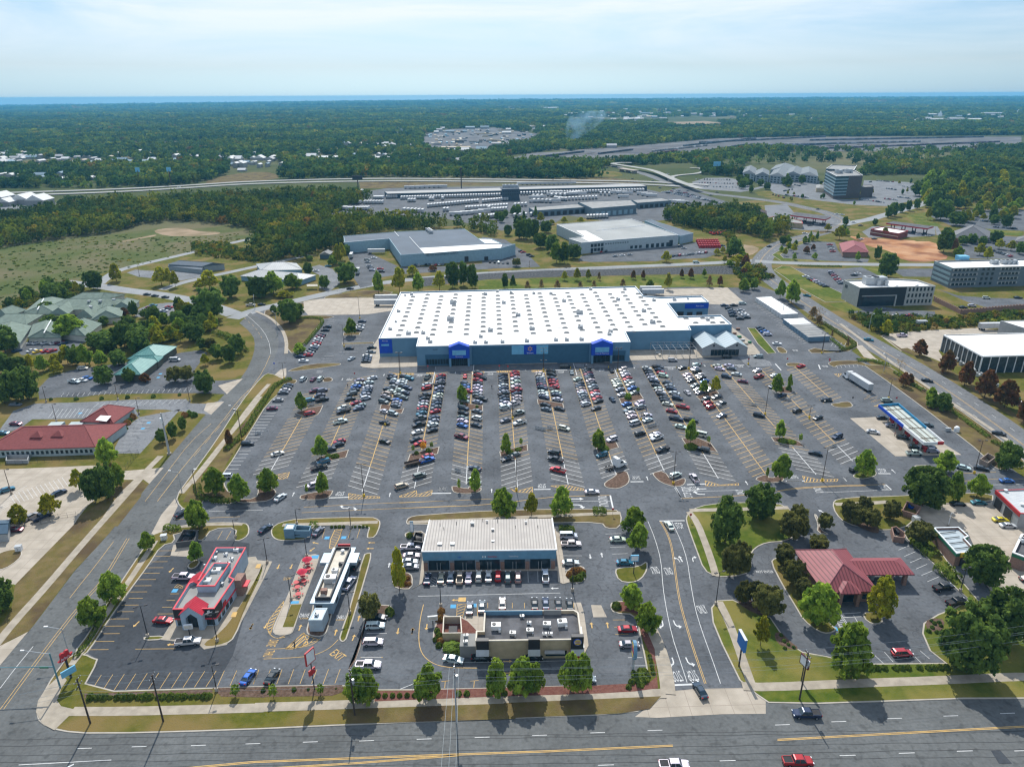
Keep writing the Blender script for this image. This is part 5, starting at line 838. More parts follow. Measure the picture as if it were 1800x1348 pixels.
for p in NEARW: sel|=inpoly(px,py,p)
for p in EXF: sel&=~inpoly(px,py,p)
gg=g[sel&(px>-120)&(px<1920)&(py>300)]; n=len(gg); woods('woodland','',gg,rng.uniform(3.0,6.4,n),rng.uniform(6.5,15.5,n),120,.17,seedv=1,under=.12)
g=grid(-1500,1900,1000,2400,11.,2); px,py=PjA(g); sel=(px>-60)&(px<1860)&(py<322)&~inpoly(px,py,NEARW[0])
for p in EXF: sel&=~inpoly(px,py,p)
sel&=(g[:,1]<2400)&((py<315)|inpoly(px,py,NEARW[4])|(px<660)); gg=g[sel&clear_houses(px,py,g)]; gg=gg[rng.random(len(gg))<0.93]; n=len(gg); woods('woodland','',gg,rng.uniform(4.5,9,n),rng.uniform(7,16,n),46,.28,seedv=2,under=.15)
g=grid(-2900,3000,2300,4400,20.,3); px,py=PjA(g); sel=(px>-60)&(px<1860)
for p in EXF: sel&=~inpoly(px,py,p)
gg=g[sel&clear_houses(px,py,g)]; gg=gg[rng.random(len(gg))<0.9]; n=len(gg); woods('woodland','',gg,rng.uniform(8,14,n),rng.uniform(9,16,n),30,.34,seedv=3,under=.2)
g=grid(-7000,7000,4400,9500,52.,4); px,py=PjA(g); sel=(px>-60)&(px<1860)
gg=g[sel&clear_houses(px,py,g)]; gg=gg[rng.random(len(gg))<0.85]; gg[:,2]=[far_z(a,b) for a,b in gg[:,:2]]; n=len(gg); woods('woodland','',gg,rng.uniform(18,36,n),rng.uniform(10,18,n),26,.36,seedv=4,under=.2)
g=grid(-15000,15000,9500,16600,150.,5); px,py=PjA(g); sel=(px>-60)&(px<1860)
gg=g[sel]; gg[:,2]=[far_z(a,b) for a,b in gg[:,:2]]; n=len(gg); woods('woodland','',gg,rng.uniform(50,100,n),rng.uniform(10,22,n),22,.4,seedv=5,under=.2)
MEAD=PT('q',-300,720,0,660,200,610,330,580,560,490,850,420,1180,335,1680,220,1780,130,1500,190,1100,200,850,180,600,200,300,230,0,270,-300,310)
g=grid(-420,60,330,680,3.4,6); px,py=PjA(g); sel=inpoly(px,py,MEAD)&(rng.random(len(g))<0.22); gg=g[sel]; n=len(gg); woods('meadow_scrub','',gg,rng.uniform(.4,1.6,n),rng.uniform(.12,.5,n),26,.4,tones=[.15,.0,.45,.1,.25,.05,.0,.0],seedv=6,under=0)
SCR=[PT('t',760,660,860,670,1300,700,1900,660,1900,735,1560,745,1340,750,1000,790,900,760),PT('r',-260,250,0,255,130,300,300,350,330,380,200,380,0,350,-200,330),PT('s',1440,150,1700,120,1700,300,1660,340,1640,240,1480,200),PT('t',100,400,260,380,330,440,240,480,150,470),PT('q',450,510,560,540,600,580,430,640,60,690,0,650,300,580)]
g=grid(-420,420,330,720,3.,7); px,py=PjA(g); sel=np.zeros(len(g),bool)
for p in SCR: sel|=inpoly(px,py,p)
gg=g[sel&(rng.random(len(g))<.8)]; n=len(gg); woods('scrub','',gg,rng.uniform(1.2,2.8,n),rng.uniform(1.5,4,n),46,.26,tones=[.15,.1,.2,.15,.15,.15,.05,.05],seedv=7,under=0)
# === VEHICLES
def paintmat():
 m=bpy.data.materials.new('car_paint'); m.use_nodes=True; t=m.node_tree; b=t.nodes['Principled BSDF']; oi=N(t,'ShaderNodeObjectInfo');
 t.links.new(oi.outputs['Color'],b.inputs['Base Color']); SI(b,'Metallic',0.25); SI(b,'Roughness',0.28); SI(b,'Coat Weight',0.7); SI(b,'Coat Roughness',0.08); return m
PAINT=paintmat(); CGL=plain('car_glass',(0.015,0.03,0.04),0.06,0.2,spec=0.8); TYRE=BLACK; RIM=plain('alloy_rim',(0.35,0.36,0.37),0.35,metal=0.7); HEADL=plain('headlamp_glass',(0.75,0.78,0.8),0.1); TAILL=plain('tail_lamp_red',(0.35,0.01,0.01),0.2); BEDM=plain('bed_liner',(0.03,0.03,0.032),0.8)
KIND={'s':dict(L=4.8,W=1.82,prof=[(-2.4,.45),(-2.38,.88),(-2.1,.98),(-1.55,1.0),(1.0,.98),(1.9,.86),(2.32,.68),(2.4,.42),(2.3,.28),(-2.3,.28)],gh=(-1.85,1.15,-.95,.35,.98,1.43),name='sedan'),
'u':dict(L=4.75,W=1.9,prof=[(-2.35,.5),(-2.36,1.05),(-2.2,1.14),(1.05,1.12),(1.95,1.0),(2.3,.8),(2.37,.5),(2.3,.34),(-2.3,.34)],gh=(-2.25,1.25,-1.95,.55,1.12,1.72),name='suv'),
'p':dict(L=5.8,W=2.0,prof=[(-2.9,.55),(-2.9,1.12),(-.95,1.14),(1.4,1.14),(2.55,1.08),(2.88,.85),(2.9,.5),(2.8,.4),(-2.85,.4)],gh=(-.98,1.5,-.75,.85,1.14,1.86),name='pickup_truck'),
'v':dict(L=5.2,W=2.0,prof=[(-2.6,.45),(-2.6,1.15),(1.5,1.15),(2.35,.98),(2.58,.75),(2.6,.42),(2.5,.3),(-2.55,.3)],gh=(-2.58,1.75,-2.45,1.05,1.15,1.95),name='minivan')}
def car_parts(k,full):
 K_=KIND[k]; W2=K_['W']/2; pr=K_['prof']; b=MB()
 bm=bmesh.new(); L_=[bm.verts.new((x,-W2,z)) for x,z in pr]; f=bm.faces.new(L_); r=bmesh.ops.extrude_face_region(bm,geom=[f]); vs=[v for v in r['geom'] if isinstance(v,bmesh.types.BMVert)]
 for v in vs: v.co.y=W2
 for v in bm.verts:
  t=abs(v.co.x)/(K_['L']/2); v.co.y*=1-0.13*t**5
  if v.co.z>.9: v.co.y*=.93
 bmesh.ops.recalc_face_normals(bm,faces=bm.faces); bmesh.ops.bevel(bm,geom=list(bm.edges),offset=.06,segments=2,affect='EDGES',clamp_overlap=True)
 bm.verts.index_update(); b.add([tuple(v.co) for v in bm.verts],[[v.index for v in fc.verts] for fc in bm.faces],PAINT); bm.free()
 xb,xf,rb,rf,zb,zr=K_['gh']; wb=W2*.90; wr=W2*.70; g=MB()
 lo=[(xb,-wb,zb-.04),(xf,-wb,zb-.04),(xf,wb,zb-.04),(xb,wb,zb-.04)]; hi=[(rb,-wr,zr-.05),(rf,-wr,zr-.05),(rf,wr,zr-.05),(rb,wr,zr-.05)]
 g.add(lo+hi,[[0,1,5,4],[1,2,6,5],[2,3,7,6],[3,0,4,7],[4,5,6,7]],CGL)
 rw=wr*.97; ro=[(rb-.08,-rw,zr-.07),(rf+.1,-rw,zr-.07),(rf+.1,rw,zr-.07),(rb-.08,rw,zr-.07),(rb+.12,-rw*.8,zr),(rf-.1,-rw*.8,zr),(rf-.1,rw*.8,zr),(rb+.12,rw*.8,zr)]
 b.add(ro,[[0,1,5,4],[1,2,6,5],[2,3,7,6],[3,0,4,7],[4,5,6,7]],PAINT)
 def pil(x0,x1,s): b.tube((x0,s*wb*1.0,zb-.03),(x1,s*wr*1.0,zr-.04),.05,.05,4,PAINT,False)
 mid=(xb+xf)/2-.15
 for s in (-1,1): pil(xf,rf,s); pil(xb,rb,s); pil(mid,mid*.9,s)
 if k in 'uv':
  for s in (-1,1): pil(xb+.9,rb+.8,s)
 extra=[]
 if k=='p':
  bed=MB(); x0,x1=-2.78,-1.08; z=1.155; bed.face([(x0,-W2*.78,z),(x1,-W2*.78,z),(x1,W2*.78,z),(x0,W2*.78,z)],BEDM)
  for q in ((x0,x1,-W2*.80,-W2*.80),(x0,x1,W2*.80,W2*.80)): bed.box(((x0+x1)/2,q[2],1.12),(x1-x0,.09,.1),0,PAINT)
  bed.box((x0,0,1.12),(.08,W2*1.6,.1),0,PAINT); extra.append(('cargo_bed',bed))
 wx=K_['L']/2*.62; wr_=.36 if k in 'uvp' else .32; whe=[]
 for x in (-wx,wx):
  for s in (-1,1):
   w=MB();
   w.tube((x,s*(W2-.2),wr_),(x,s*(W2+.02),wr_),wr_,wr_,12,TYRE)
   if full: w.tube((x,s*(W2+.0),wr_),(x,s*(W2+.035),wr_),wr_*.6,wr_*.55,8,RIM)
   whe.append(w)
 lights=[]; X=K_['L']/2
 for s in (-1,1):
  h=MB(); h.box((X-.12,s*W2*.66,.66 if k=='s' else .8),(.2,.36,.15),0,HEADL); lights.append(('headlight',h)); t=MB(); t.box((-X+.08,s*W2*.70,.76 if k=='s' else .9),(.2,.3,.18),0,TAILL); lights.append(('tail_light',t))
 return b,g,extra,whe,lights
def join(mbs):
 o=MB()
 for m_ in mbs:
  k=len(o.v); o.v+=m_.v;
  for f,mi_ in zip(m_.f,m_.m): o.f.append([k+i for i in f]); o.m.append(o.mi(m_.mats[mi_]))
 return o
TFULL={}; TFAR={}
for k in KIND:
 b,g,ex,wh,li=car_parts(k,True); r=thing(KIND[k]['name'],'t','car',(0,0,0));
 b.build('body',None,r); g.build('windows',None,r)
 for nme,m_ in ex: m_.build(nme,None,r)
 for w in wh: w.build('wheel',None,r)
 for nme,m_ in li: m_.build(nme,None,r)
 TFULL[k]=r
 b,g,ex,wh,li=car_parts(k,False); m_=join([b,g]+[e[1] for e in ex]+wh); o=m_.build(KIND[k]['name']); TFAR[k]=o
COLR={'w':(.66,.67,.67),'s':(.30,.32,.34),'g':(.13,.15,.17),'k':(.012,.013,.016),'n':(.018,.035,.075),'b':(.02,.12,.42),'t':(.03,.17,.24),'r':(.40,.015,.02),'m':(.16,.02,.045),'e':(.40,.34,.25),'y':(.72,.50,.02),'o':(.6,.2,.02)}
CN={'w':'white','s':'silver','g':'dark grey','k':'black','n':'navy','b':'bright blue','t':'teal blue','r':'red','m':'maroon','e':'beige','y':'yellow','o':'orange'}
KN={'s':'sedan','u':'SUV','p':'pickup','v':'van'}; KC={'s':'car','u':'car','p':'pickup truck','v':'van'}
CARS=[]
def addcar(xy,rz,code,label,group):
 CARS.append((xy[0],xy[1],rz,code[0],code[1],label,group))
def cargpx(c,x,y):
 """the centre of a body seen at (x,y): aim 0.6 m above the ground"""
 return G(*K(c,x,y),0.6)
LOT=dict(
A=("340 330 ns 300 370 ks 250 415 ws 240 460 gs 165 590 ss 85 735 ms 825 435 mu 1025 430 gu 965 510 gs 740 600 tu 960 590 kp 770 830 ru 1640 220 ss 1615 275 ns 1575 325 ws 1560 370 bs 1530 425 ks 1485 490 gu 1450 585 ks 1540 655 rs 1350 740 wp 1330 800 kp 1280 980 wp 1640 685 ss 1600 745 gs"),
B=("165 245 ws 115 295 ws 110 355 ws 90 415 gs 70 470 ns 30 545 ss 30 640 wu 590 205 ns 555 255 ks 620 300 ws 590 345 gs 570 420 ss 500 465 ns 540 500 ws 430 555 eu 480 600 ss 500 645 ks 450 715 gu 410 910 ws 395 1125 ks 860 215 gs 900 250 tu 800 300 ws 800 345 ws 870 400 ns 760 400 gs 750 455 ws 820 480 ns 720 505 ss 800 555 gs 700 625 bs 690 690 ss 690 760 gs 620 950 su 1310 385 ws 1295 455 ru 1260 600 kp 1250 660 ks 1210 735 ss 1210 785 ws 1210 845 rs 1195 895 ks 1180 945 ts 1150 1050 gp 1120 1180 kp 1085 1320 ws 1540 215 rs 1540 265 ns 1540 325 gs 1550 380 kp 1500 450 ss 1470 540 ns 1500 600 ws 1480 660 ss 1500 715 ks 1440 770 ns 1430 840 gs 1430 915 rs 1380 1040 ns 1430 1110 ss 1415 1180 ws 1340 1290 ks"),
C=("430 385 nu 450 430 bs 470 470 ns 490 520 rs 480 640 ss 450 710 ss 350 860 nu 370 950 ks 330 1050 gs 400 1110 ws 370 1200 bs 700 155 gs 650 220 ru 760 220 ks 680 300 rs 670 365 ks 660 430 ws 650 495 ws 670 560 ss 640 620 gs 740 680 kp 680 740 ss 620 920 gs 640 1060 wu 640 1200 ks 1190 215 ks 1185 270 ns 1185 320 ks 1180 375 ks 1200 420 ws 1170 480 ns 1170 540 ss 1170 590 kp 1180 650 ks 1190 710 ns 1160 775 ws 1150 850 wu 1220 1110 gs 1390 165 rs 1380 215 rs 1370 280 ws 1420 355 ws 1380 430 ws 1430 520 rp 1440 580 ns 1420 650 ws 1390 710 ss 1380 785 wp 1450 965 sp 1470 1160 wp"),
D=("280 190 ws 280 235 ws 300 290 ss 310 335 ns 310 372 ns 320 415 ms 350 470 ns 340 560 ws 370 610 ws 380 660 ns 390 810 ks 390 900 gs 510 140 ks 500 205 ks 550 290 ns 555 340 rs 550 395 rs 550 455 rs 610 570 ws 630 620 ns 630 705 ws 670 890 ks 1040 310 ws 1090 400 ks 1095 450 ns 1120 500 es 1140 555 ws 1160 600 wu 1140 650 gs 1160 690 ks 1170 745 gs 1255 805 wu 1225 120 ks 1235 165 ks 1240 200 ms 1270 240 ns 1290 290 ks 1270 340 ws 1300 400 ks 1340 455 ss 1340 510 ks 1390 570 rs 1360 615 ws 1390 690 rs 1460 750 ks 1430 890 ks 770 1280 wu"),
E=("280 345 ws 310 390 ss 350 435 ws 360 520 ss 400 620 ws 475 810 bs 540 930 sp 590 990 ws 615 1060 ws 660 1190 wv 430 130 wu 450 185 ws 460 240 ws 520 310 rs 520 365 ss 570 430 wu 560 500 bs 590 590 ss 740 800 wu 770 870 su 880 1060 wp 880 1130 ws 870 110 ws 900 155 ks 900 210 ks 970 260 ss 990 310 ws 1010 365 ns 1090 450 ks 1100 520 ws 1150 575 ws 1170 630 ks 1210 700 ks 1230 755 ks 1260 820 ws 1340 960 rs 1410 1110 np 1510 1270 ws 1090 90 kp 1130 150 ns 1160 205 rs 1190 260 wu 1265 405 ns 1300 465 ss 1350 520 ns 1400 605 ws 1490 710 nu 1570 880 rp 1740 1140 kp 1575 110 ks"),
F=("230 250 ws 280 310 ws 330 365 ks 360 460 gs 370 540 ws 430 600 gs 560 740 ku 620 820 ru 700 890 ru 390 60 wu 390 130 ws 430 180 ku 480 255 ws 540 305 ks 580 380 bs 650 540 ws 790 690 gs 880 820 ks 880 1060 gs 820 80 ws 840 135 ws 980 290 nu 1590 1060 ku 1060 75 ws 1090 135 gs 1190 245 ws 1270 390 ms 1580 175 ws 1620 300 rp"),
m=("265 565 ku 355 573 ws 380 595 wp 410 678 kp 685 680 ku 495 855 wu 675 575 wv 1160 175 ws 1165 250 ns 1230 312 ns 1380 112 rs 1540 345 ks 1325 420 ku 1478 468 ks 1590 600 nu 1455 712 ks 1715 825 ku 38 603 wu"),
l=("435 575 mp 735 730 ks 795 702 gs 525 792 ns 515 885 wu 1090 690 ku 1080 740 kp 1105 812 rp 1380 710 tu 205 733 bp 140 840 gu 200 703 rs"),
k=("995 597 rs 1000 620 ks 925 655 kp 890 737 tu 860 778 kp 820 900 wp 575 677 ws 360 607 ku 235 830 wu 1325 602 ks 1550 590 ks 1553 615 rs"))
rowcars={}
for c,s in LOT.items():
 t=s.split()
 for i in range(0,len(t),3):
  x,y=float(t[i]),float(t[i+1]); g=cargpx(c,x,y); u,v=unlot(g); k=round(u/RS); side_=1 if u-k*RS>0 else -1
  if k<-5 or (k==-5 and u<-5*RS-8.5): k=-6; side_=1
  rowcars.setdefault((k,side_),[]).append((v,g,t[i+2]))
RN={-6:'square stalls by the left hedge'}
SG={r[1]:r[2] for r in ROWS}
for (k,side_),lst in sorted(rowcars.items()):
 lst.sort(key=lambda q:-q[0])
 for i in range(1,len(lst)): 
  if lst[i-1][0]-lst[i][0]<2.75: lst[i]=(lst[i-1][0]-2.75,(lst[i][1][0],lst[i][1][1]-(2.75-(lst[i-1][0]-lst[i][0]))),lst[i][2])
 for i,(v,g,code) in enumerate(lst):
  if k==-6: rz=LA+(pi if random.random()<.7 else 0); u=ua-2.4; ps=lot(u,v); lab='%s %s, %s from the store among the %s'%(CN[code[0]],KN[code[1]],ordn(i),RN[-6]); rname='cars in the square stalls by the hedge'
  else:
   sg=SG.get(k,1); rz=LA+sg*SLA+(pi if random.random()<(.65 if side_>0 else .35) else 0); u=RS*k+side_*2.75; u0,_=unlot(g); u=u if abs(u0-u)<1.6 else u0; ps=lot(u,v)
   lab='%s %s, %s from the store, %s file of the %s row'%(CN[code[0]],KN[code[1]],ordn(i),'left' if side_<0 else 'right',ordn(k+5)); rname='cars parked in the rows of the big lot'
  addcar(ps,rz+runi(-.03,.03),code,lab,rname)
def one(c,x,y,h,code,lab,grp=None): addcar(cargpx(c,x,y),R(h),code,lab,grp)
one('A',630,225,80,'wu','white SUV with its nose in, leftmost of three above the left rows'); one('A',810,230,80,'ms','maroon car between two white SUVs above the left rows'); one('A',935,225,80,'wu','white SUV beside the small grass island above the left rows')
one('B',1255,240,75,'gp','dark grey pickup alone in the crosswalk aisle by the fifth row'); one('C',425,225,90,'rs','red car parked alone in the walkway stall before the left entrance'); one('D',955,175,90,'ss','silver car in the walkway stall left of the right entrance'); one('D',1740,145,95,'ks','black sedan in the walkway stall right of the right entrance')
one('D',830,60,0,'kv','black van driving along the store front'); one('m',480,62,0,'wu','white SUV driving in front of the garden fence'); one('m',855,45,0,'ku','black SUV driving before the twin-gabled garden hall'); one('m',1070,45,178,'su','silver SUV driving near the corner of the garden hall')
one('D',1750,715,102,'ns','navy car driving down the aisle right of the seventh row'); one('E',1660,595,102,'ws','white sedan driving down the aisle by the tenth row'); one('k',1425,910,30,'eu','beige SUV turning out of the aisle left of the fifth row'); one('k',590,978,65,'ws','pale sedan leaving the left lot beside the corner tree'); one('m',620,878,98,'wp','white pickup heading out beside the hatched nose of the eleventh row')
one('l',1325,962,2,'ws','white sedan driving past the half-moon mulch island'); one('k',485,1192,62,'ns','navy sedan entering the outlots from the frontage drive'); one('b',535,277,72,'gs','dark grey car beside the clipped hedge behind the drive-in'); one('k',1090,28,65,'ws','white car waiting at the left store exit')
for i,(x,y,h,cd,lb) in enumerate([(1240,140,65,'ks','dark sedan under the tree at the left lot entrance'),(1105,875,-5,'rs','red coupe in front of the red-trimmed restaurant'),(1250,580,0,'ws','white pickup beside the small red roof of the restaurant')]): one('a',x,y,h,'kp' if i==2 and False else cd if i<2 else 'wp',lb)
one('a',1275,1025,8,'wp','white pickup with ladders below the gabled restaurant front'); one('f',1685,410,78,'bs','bright blue sedan parked nose-up above the hedge row'); one('g',128,410,78,'ks','black sedan parked beside the blue one above the mulch bed')
one('a',205,150,70,'ss','silver car under the yellow tree in the concrete lot'); one('a',280,155,60,'np','navy pickup beside the round tree in the concrete lot'); one('a',90,242,5,'ms','maroon car by the small dark roof at the left edge'); one('a',100,178,20,'ws','white car under the yellow-green tree at the left'); one('j',38,1140,45,'ts','teal sedan by the lamp post in the concrete lot'); one('j',398,1165,55,'ns','navy sedan in the middle of the concrete lot'); one('a',1300,300,80,'kp','dark pickup in the refuse enclosure corner of the restaurant')
one('b',745,635,75,'wp','white pickup waiting in the drive-in lane'); one('b',785,505,80,'ks','black car at the drive-in service window'); one('b',920,930,2,'wu','white SUV parked below the round dark shrub'); one('b',905,1042,2,'wu','second white SUV, parked below the first one'); one('b',870,1200,0,'wp','white pickup with an open black bed above the front tree'); one('b',935,870,-5,'ks','black car in the shade of the dark tree'); one('c',360,1165,-12,'ws','white sedan rounding the yellow curb line')
one('b',1170,392,2,'wp','white pickup, uppermost left of the shop row'); one('b',1175,448,2,'ws','white sedan, second down left of the shop row'); one('b',1160,490,0,'ws','white sedan, third down left of the shop row'); one('b',1165,525,0,'ss','silver sedan, lowest left of the shop row')
for i,(x,y,cd) in enumerate([(187,610,'ns'),(282,605,'es'),(347,600,'ss'),(410,605,'ep'),(470,605,'ws'),(540,595,'wu'),(607,595,'ws'),(673,595,'ru'),(740,605,'gu'),(810,605,'eu'),(998,600,'wp')]): one('c',x,y,90,cd,'%s %s, %s from the left facing the shop row'%(CN[cd[0]],KN[cd[1]],ordn(i)),'cars parked before the shop row')
one('c',1160,325,0,'wv','white van, upper of two vehicles right of the shop row'); one('c',1178,382,0,'wp','white pickup with covered bed right of the shop row'); one('c',1172,508,0,'ws','white sedan above the round shrub bed by the shop row'); one('c',1500,352,0,'ws','white sedan beside the twin trees by the drive'); one('c',1545,510,0,'ts','dark teal sedan below the small blue sign')
for i,(x,y,cd) in enumerate([(475,815,'gs'),(560,805,'gs'),(700,785,'ws'),(922,790,'ks'),(998,788,'ns'),(1085,792,'ks'),(1163,797,'ks')]): one('c',x,y,90,cd,'%s sedan, %s from the left behind the burger restaurant'%(CN[cd[0]],ordn(i)),'cars behind the burger restaurant')
one('c',1560,970,2,'rs','red sedan in the right stalls of the burger lot'); one('c',1570,1075,0,'ss','silver sedan below the red one in the burger lot'); one('c',555,1155,0,'ks','black car at the pay window of the burger restaurant'); one('c',905,1155,0,'ks','black car in the shade below the burger restaurant'); one('h',185,440,0,'gu','dark grey SUV parked above the red mulch strip'); one('h',560,450,0,'ss','silver car half hidden behind the front tree')
one('d',288,262,100,'ws','white sedan stopped at the top of the entry drive'); one('h',1350,535,103,'ns','navy sedan turning into the entry drive'); one('i',280,705,178,'np','navy pickup driving on the main road'); one('i',215,1030,0,'rp','red pickup at the bottom edge on the main road'); one('h',1165,1048,0,'wp','white pickup with black bed at the bottom edge')
one('e',1230,705,14,'kp','black pickup with cargo bars beside the wide hedge'); one('e',1320,808,14,'kp','black pickup with covered bed near the lawn corner'); one('e',940,1155,3,'ru','red SUV alone in the bank lot stalls'); one('e',1630,245,-3,'ys','yellow sports car outside the red-banded garage'); one('e',1680,285,-3,'ws','white sports car beside the yellow one'); one('e',1335,132,-3,'ks','black sedan in the shade behind the garage lot'); one('e',1480,125,-3,'ts','dark teal car by the garage corner'); one('e',1820,655,0,'ks','black car at the right edge of the garage lot'); one('e',1795,850,0,'gs','grey car in the shade of the big right trees')
for x,y,h,cd,lb in [(760,805,-25,'ws','white sedan crossing the fuel station slab'),(825,708,-5,'ks','black sedan at the upper left fuel pump'),(890,765,-20,'ss','silver sedan under the left edge of the fuel canopy'),(965,845,-25,'ks','black car at the middle pump under the canopy'),(1045,910,-10,'ks','black sedan below the fuel canopy'),(1040,955,0,'wp','white pickup leaving the fuel canopy'),(1165,940,-8,'su','silver SUV at the lower end of the fuel canopy'),(1145,912,-8,'ks','black sedan behind the silver one at the canopy end'),(1130,760,-15,'gs','grey sedan right of the fuel canopy'),(855,590,-2,'su','silver SUV above the fuel canopy'),(440,582,-5,'ks','black sedan above the lone dry island'),(1375,1055,-30,'ws','white sedan in the lower right stalls by the fuel lot'),(1500,1062,-25,'ks','dark sedan beside the lamp post in the lower right stalls'),(1235,1118,0,'ms','maroon car under the leafy tree on the frontage drive'),(1675,1150,0,'bs','blue sedan on the frontage drive near the arterial'),(735,170,-30,'ts','teal sedan on the arterial, uppermost in the curve'),(1135,455,-32,'ks','black sedan in the middle of the arterial'),(1625,825,-38,'ks','black sedan lowest on the arterial'),(965,145,8,'wp','white pickup on the service forecourt by the arterial'),(615,605,0,'ks','x')][:-1]:
 one('n',x,y,h,cd,lb)
for x,y,h,cd,lb in [(50,602,0,'ns','x'),(105,602,0,'ks','x'),(155,592,-3,'wu','x'),(75,618,-2,'ks','x'),(90,632,-2,'gs','x'),(95,646,-2,'ns','x'),(100,662,-2,'ks','x'),(145,632,-2,'ss','x'),(155,648,-2,'ws','x'),(170,660,-2,'ws','x'),(178,674,-2,'ks','x'),(140,680,-2,'ks','x'),(258,736,0,'ks','x'),(270,748,0,'ns','x'),(284,759,0,'bs','x'),(300,775,0,'wu','x'),(355,830,0,'ws','x')]:
 one('t',x,y,h,cd,'%s %s in the east side rows of the superstore'%(CN[cd[0]],KN[cd[1]]),'cars in the east side rows')
for x,y,cd in [(690,825,'ks'),(675,848,'ks'),(650,880,'ks'),(640,892,'ms'),(628,908,'ws'),(620,925,'ss'),(615,940,'rs'),(602,956,'ws'),(592,972,'ns'),(578,988,'ks'),(565,1003,'ss'),(555,1018,'rs'),(930,790,'ns'),(922,820,'ss'),(915,836,'ws'),(900,852,'ks'),(840,975,'ks'),(995,972,'ks'),(990,1003,'gs')]: one('r',x,y,180 if x<700 else 0,cd,'%s sedan in the northwest stalls beside the superstore'%CN[cd[0]],'cars in the northwest stalls')
for x,y,cd in [(1200,10,'ws'),(1198,22,'ks'),(1195,36,'ns'),(1190,50,'ks'),(740,10,'ns'),(760,40,'ws')]: one('k',x,y,0,cd,'%s sedan beside the tan walk left of the superstore'%CN[cd[0]],'cars beside the tan walk')
for c,x,y,h,cd,lb in [('j',570,312,5,'wu','white SUV at the top of the teal office lot'),('j',510,402,-15,'wp','white pickup, left of three in the teal office lot'),('j',570,392,-15,'ws','white sedan, middle of three in the teal office lot'),('j',605,377,-15,'bs','blue sedan, right of three in the teal office lot'),('j',1205,260,2,'wv','white van in front of the teal-roofed office'),('j',105,687,-5,'ms','magenta car beside the clinic drive island'),('j',15,750,0,'ts','teal car at the left edge of the clinic lot'),('j',105,555,0,'gs','grey car in the tree shade of the clinic lot'),('r',165,672,5,'wp','white pickup at the bend of the west lane'),('r',850,565,3,'ks','black SUV on the back road'),('s',1432,410,2,'wv','white van driving on the road behind the store'),('r',700,408,0,'ts','teal car behind the small shed'),('r',618,440,0,'ws','white car by the grey-roofed office'),('r',240,667,3,'ks','dark car in the shade on the west lane'),
 ('q',1018,590,0,'ks','leftmost of three dark cars on the lane to the annex'),('q',1073,600,0,'ks','middle of three dark cars on the lane to the annex'),('q',1143,610,0,'ks','rightmost of three dark cars on the lane to the annex')]: one(c,x,y,h,cd,lb)
for x,y,cd in [(222,130,'ws'),(255,133,'ws'),(317,132,'ws'),(377,134,'ws'),(413,130,'ms'),(437,138,'ns'),(120,185,'ns'),(222,185,'ws'),(262,192,'ys'),(320,188,'rs'),(360,188,'rs')]: one('j',x,y,60,cd,'%s car in the nursing home lot'%CN[cd[0]],'cars at the nursing home')
for x,y,cd in [(1060,665,'ts'),(1035,680,'ms'),(1170,678,'rs'),(1155,690,'ks'),(1135,702,'ws'),(1120,713,'ns'),(1100,722,'ks')]: one('q',x,y,0,cd,'%s car in the annex lot by the west lane'%CN[cd[0]],'cars in the annex lot')
def lotrow(c,pts,n,h,label,group,codes='wsgkkwnrsw',kinds='ssssu',jit=.6,skip=.1):
 x0,y0,x1,y1=pts; a=GK(c,x0,y0); b=GK(c,x1,y1)
 for i in range(n):
  if random.random()<skip: continue
  t=(i+.5)/n; cd=random.choice(codes)+random.choice(kinds); addcar((a[0]+(b[0]-a[0])*t+runi(-jit,jit)*.3,a[1]+(b[1]-a[1])*t+runi(-jit,jit)),R(h),cd,'%s %s %s'%(CN[cd[0]],KN[cd[1]],label),group)
for p,n in [((965,368,1010,468),7),((1060,430,1070,462),3),((1040,355,1000,365),1)]: lotrow('r',p,n,0,'in the yard left of the dark-roofed warehouse','cars in the warehouse yard')
lotrow('r',(1290,412,1500,410),9,90,'below the long wall of the dark-roofed warehouse','cars below the warehouse wall'); lotrow('s',(200,310,310,365),6,30,'on the lane between the warehouses','cars between the warehouses'); lotrow('s',(0,395,150,405),5,90,'before the red-fronted warehouse corner','cars at the warehouse corner')
lotrow('s',(700,338,830,330),4,80,'before the pale warehouse office','cars before the pale warehouse'); lotrow('s',(850,368,1000,355),3,20,'in the front stalls of the pale warehouse','cars before the pale warehouse'); lotrow('s',(1265,370,1510,345),11,60,'in the long row right of the pale warehouse','cars right of the pale warehouse')
lotrow('s',(1560,295,1640,305),4,0,'beside the red barrels of the yard','cars beside the red barrels'); lotrow('s',(1290,290,1360,320),3,0,'near the loading corner of the pale warehouse','cars near the loading corner')
lotrow('t',(520,440,650,505),10,0,'in the left file of the east office lot','cars in the east office lot'); lotrow('t',(670,415,740,490),7,0,'in the middle file of the east office lot','cars in the east office lot'); lotrow('t',(800,440,840,425),2,0,'in the right file of the east office lot','cars in the east office lot'); lotrow('t',(665,250,690,305),4,0,'beside the red-roofed restaurant','cars beside the restaurant')
lotrow('t',(870,635,1070,640),1,30,'before the black-faced office','cars before the black-faced office'); lotrow('t',(1040,680,1220,675),5,0,'in the lot below the black-faced office','cars below the black-faced office'); one('t',1585,575,-15,'wu','white SUV before the four-storey block'); one('t',1500,620,-10,'wu','white SUV behind the retaining wall'); one('t',1448,628,-10,'ks','black SUV behind the retaining wall'); one('t',1770,575,-10,'ks','dark car right before the four-storey block')
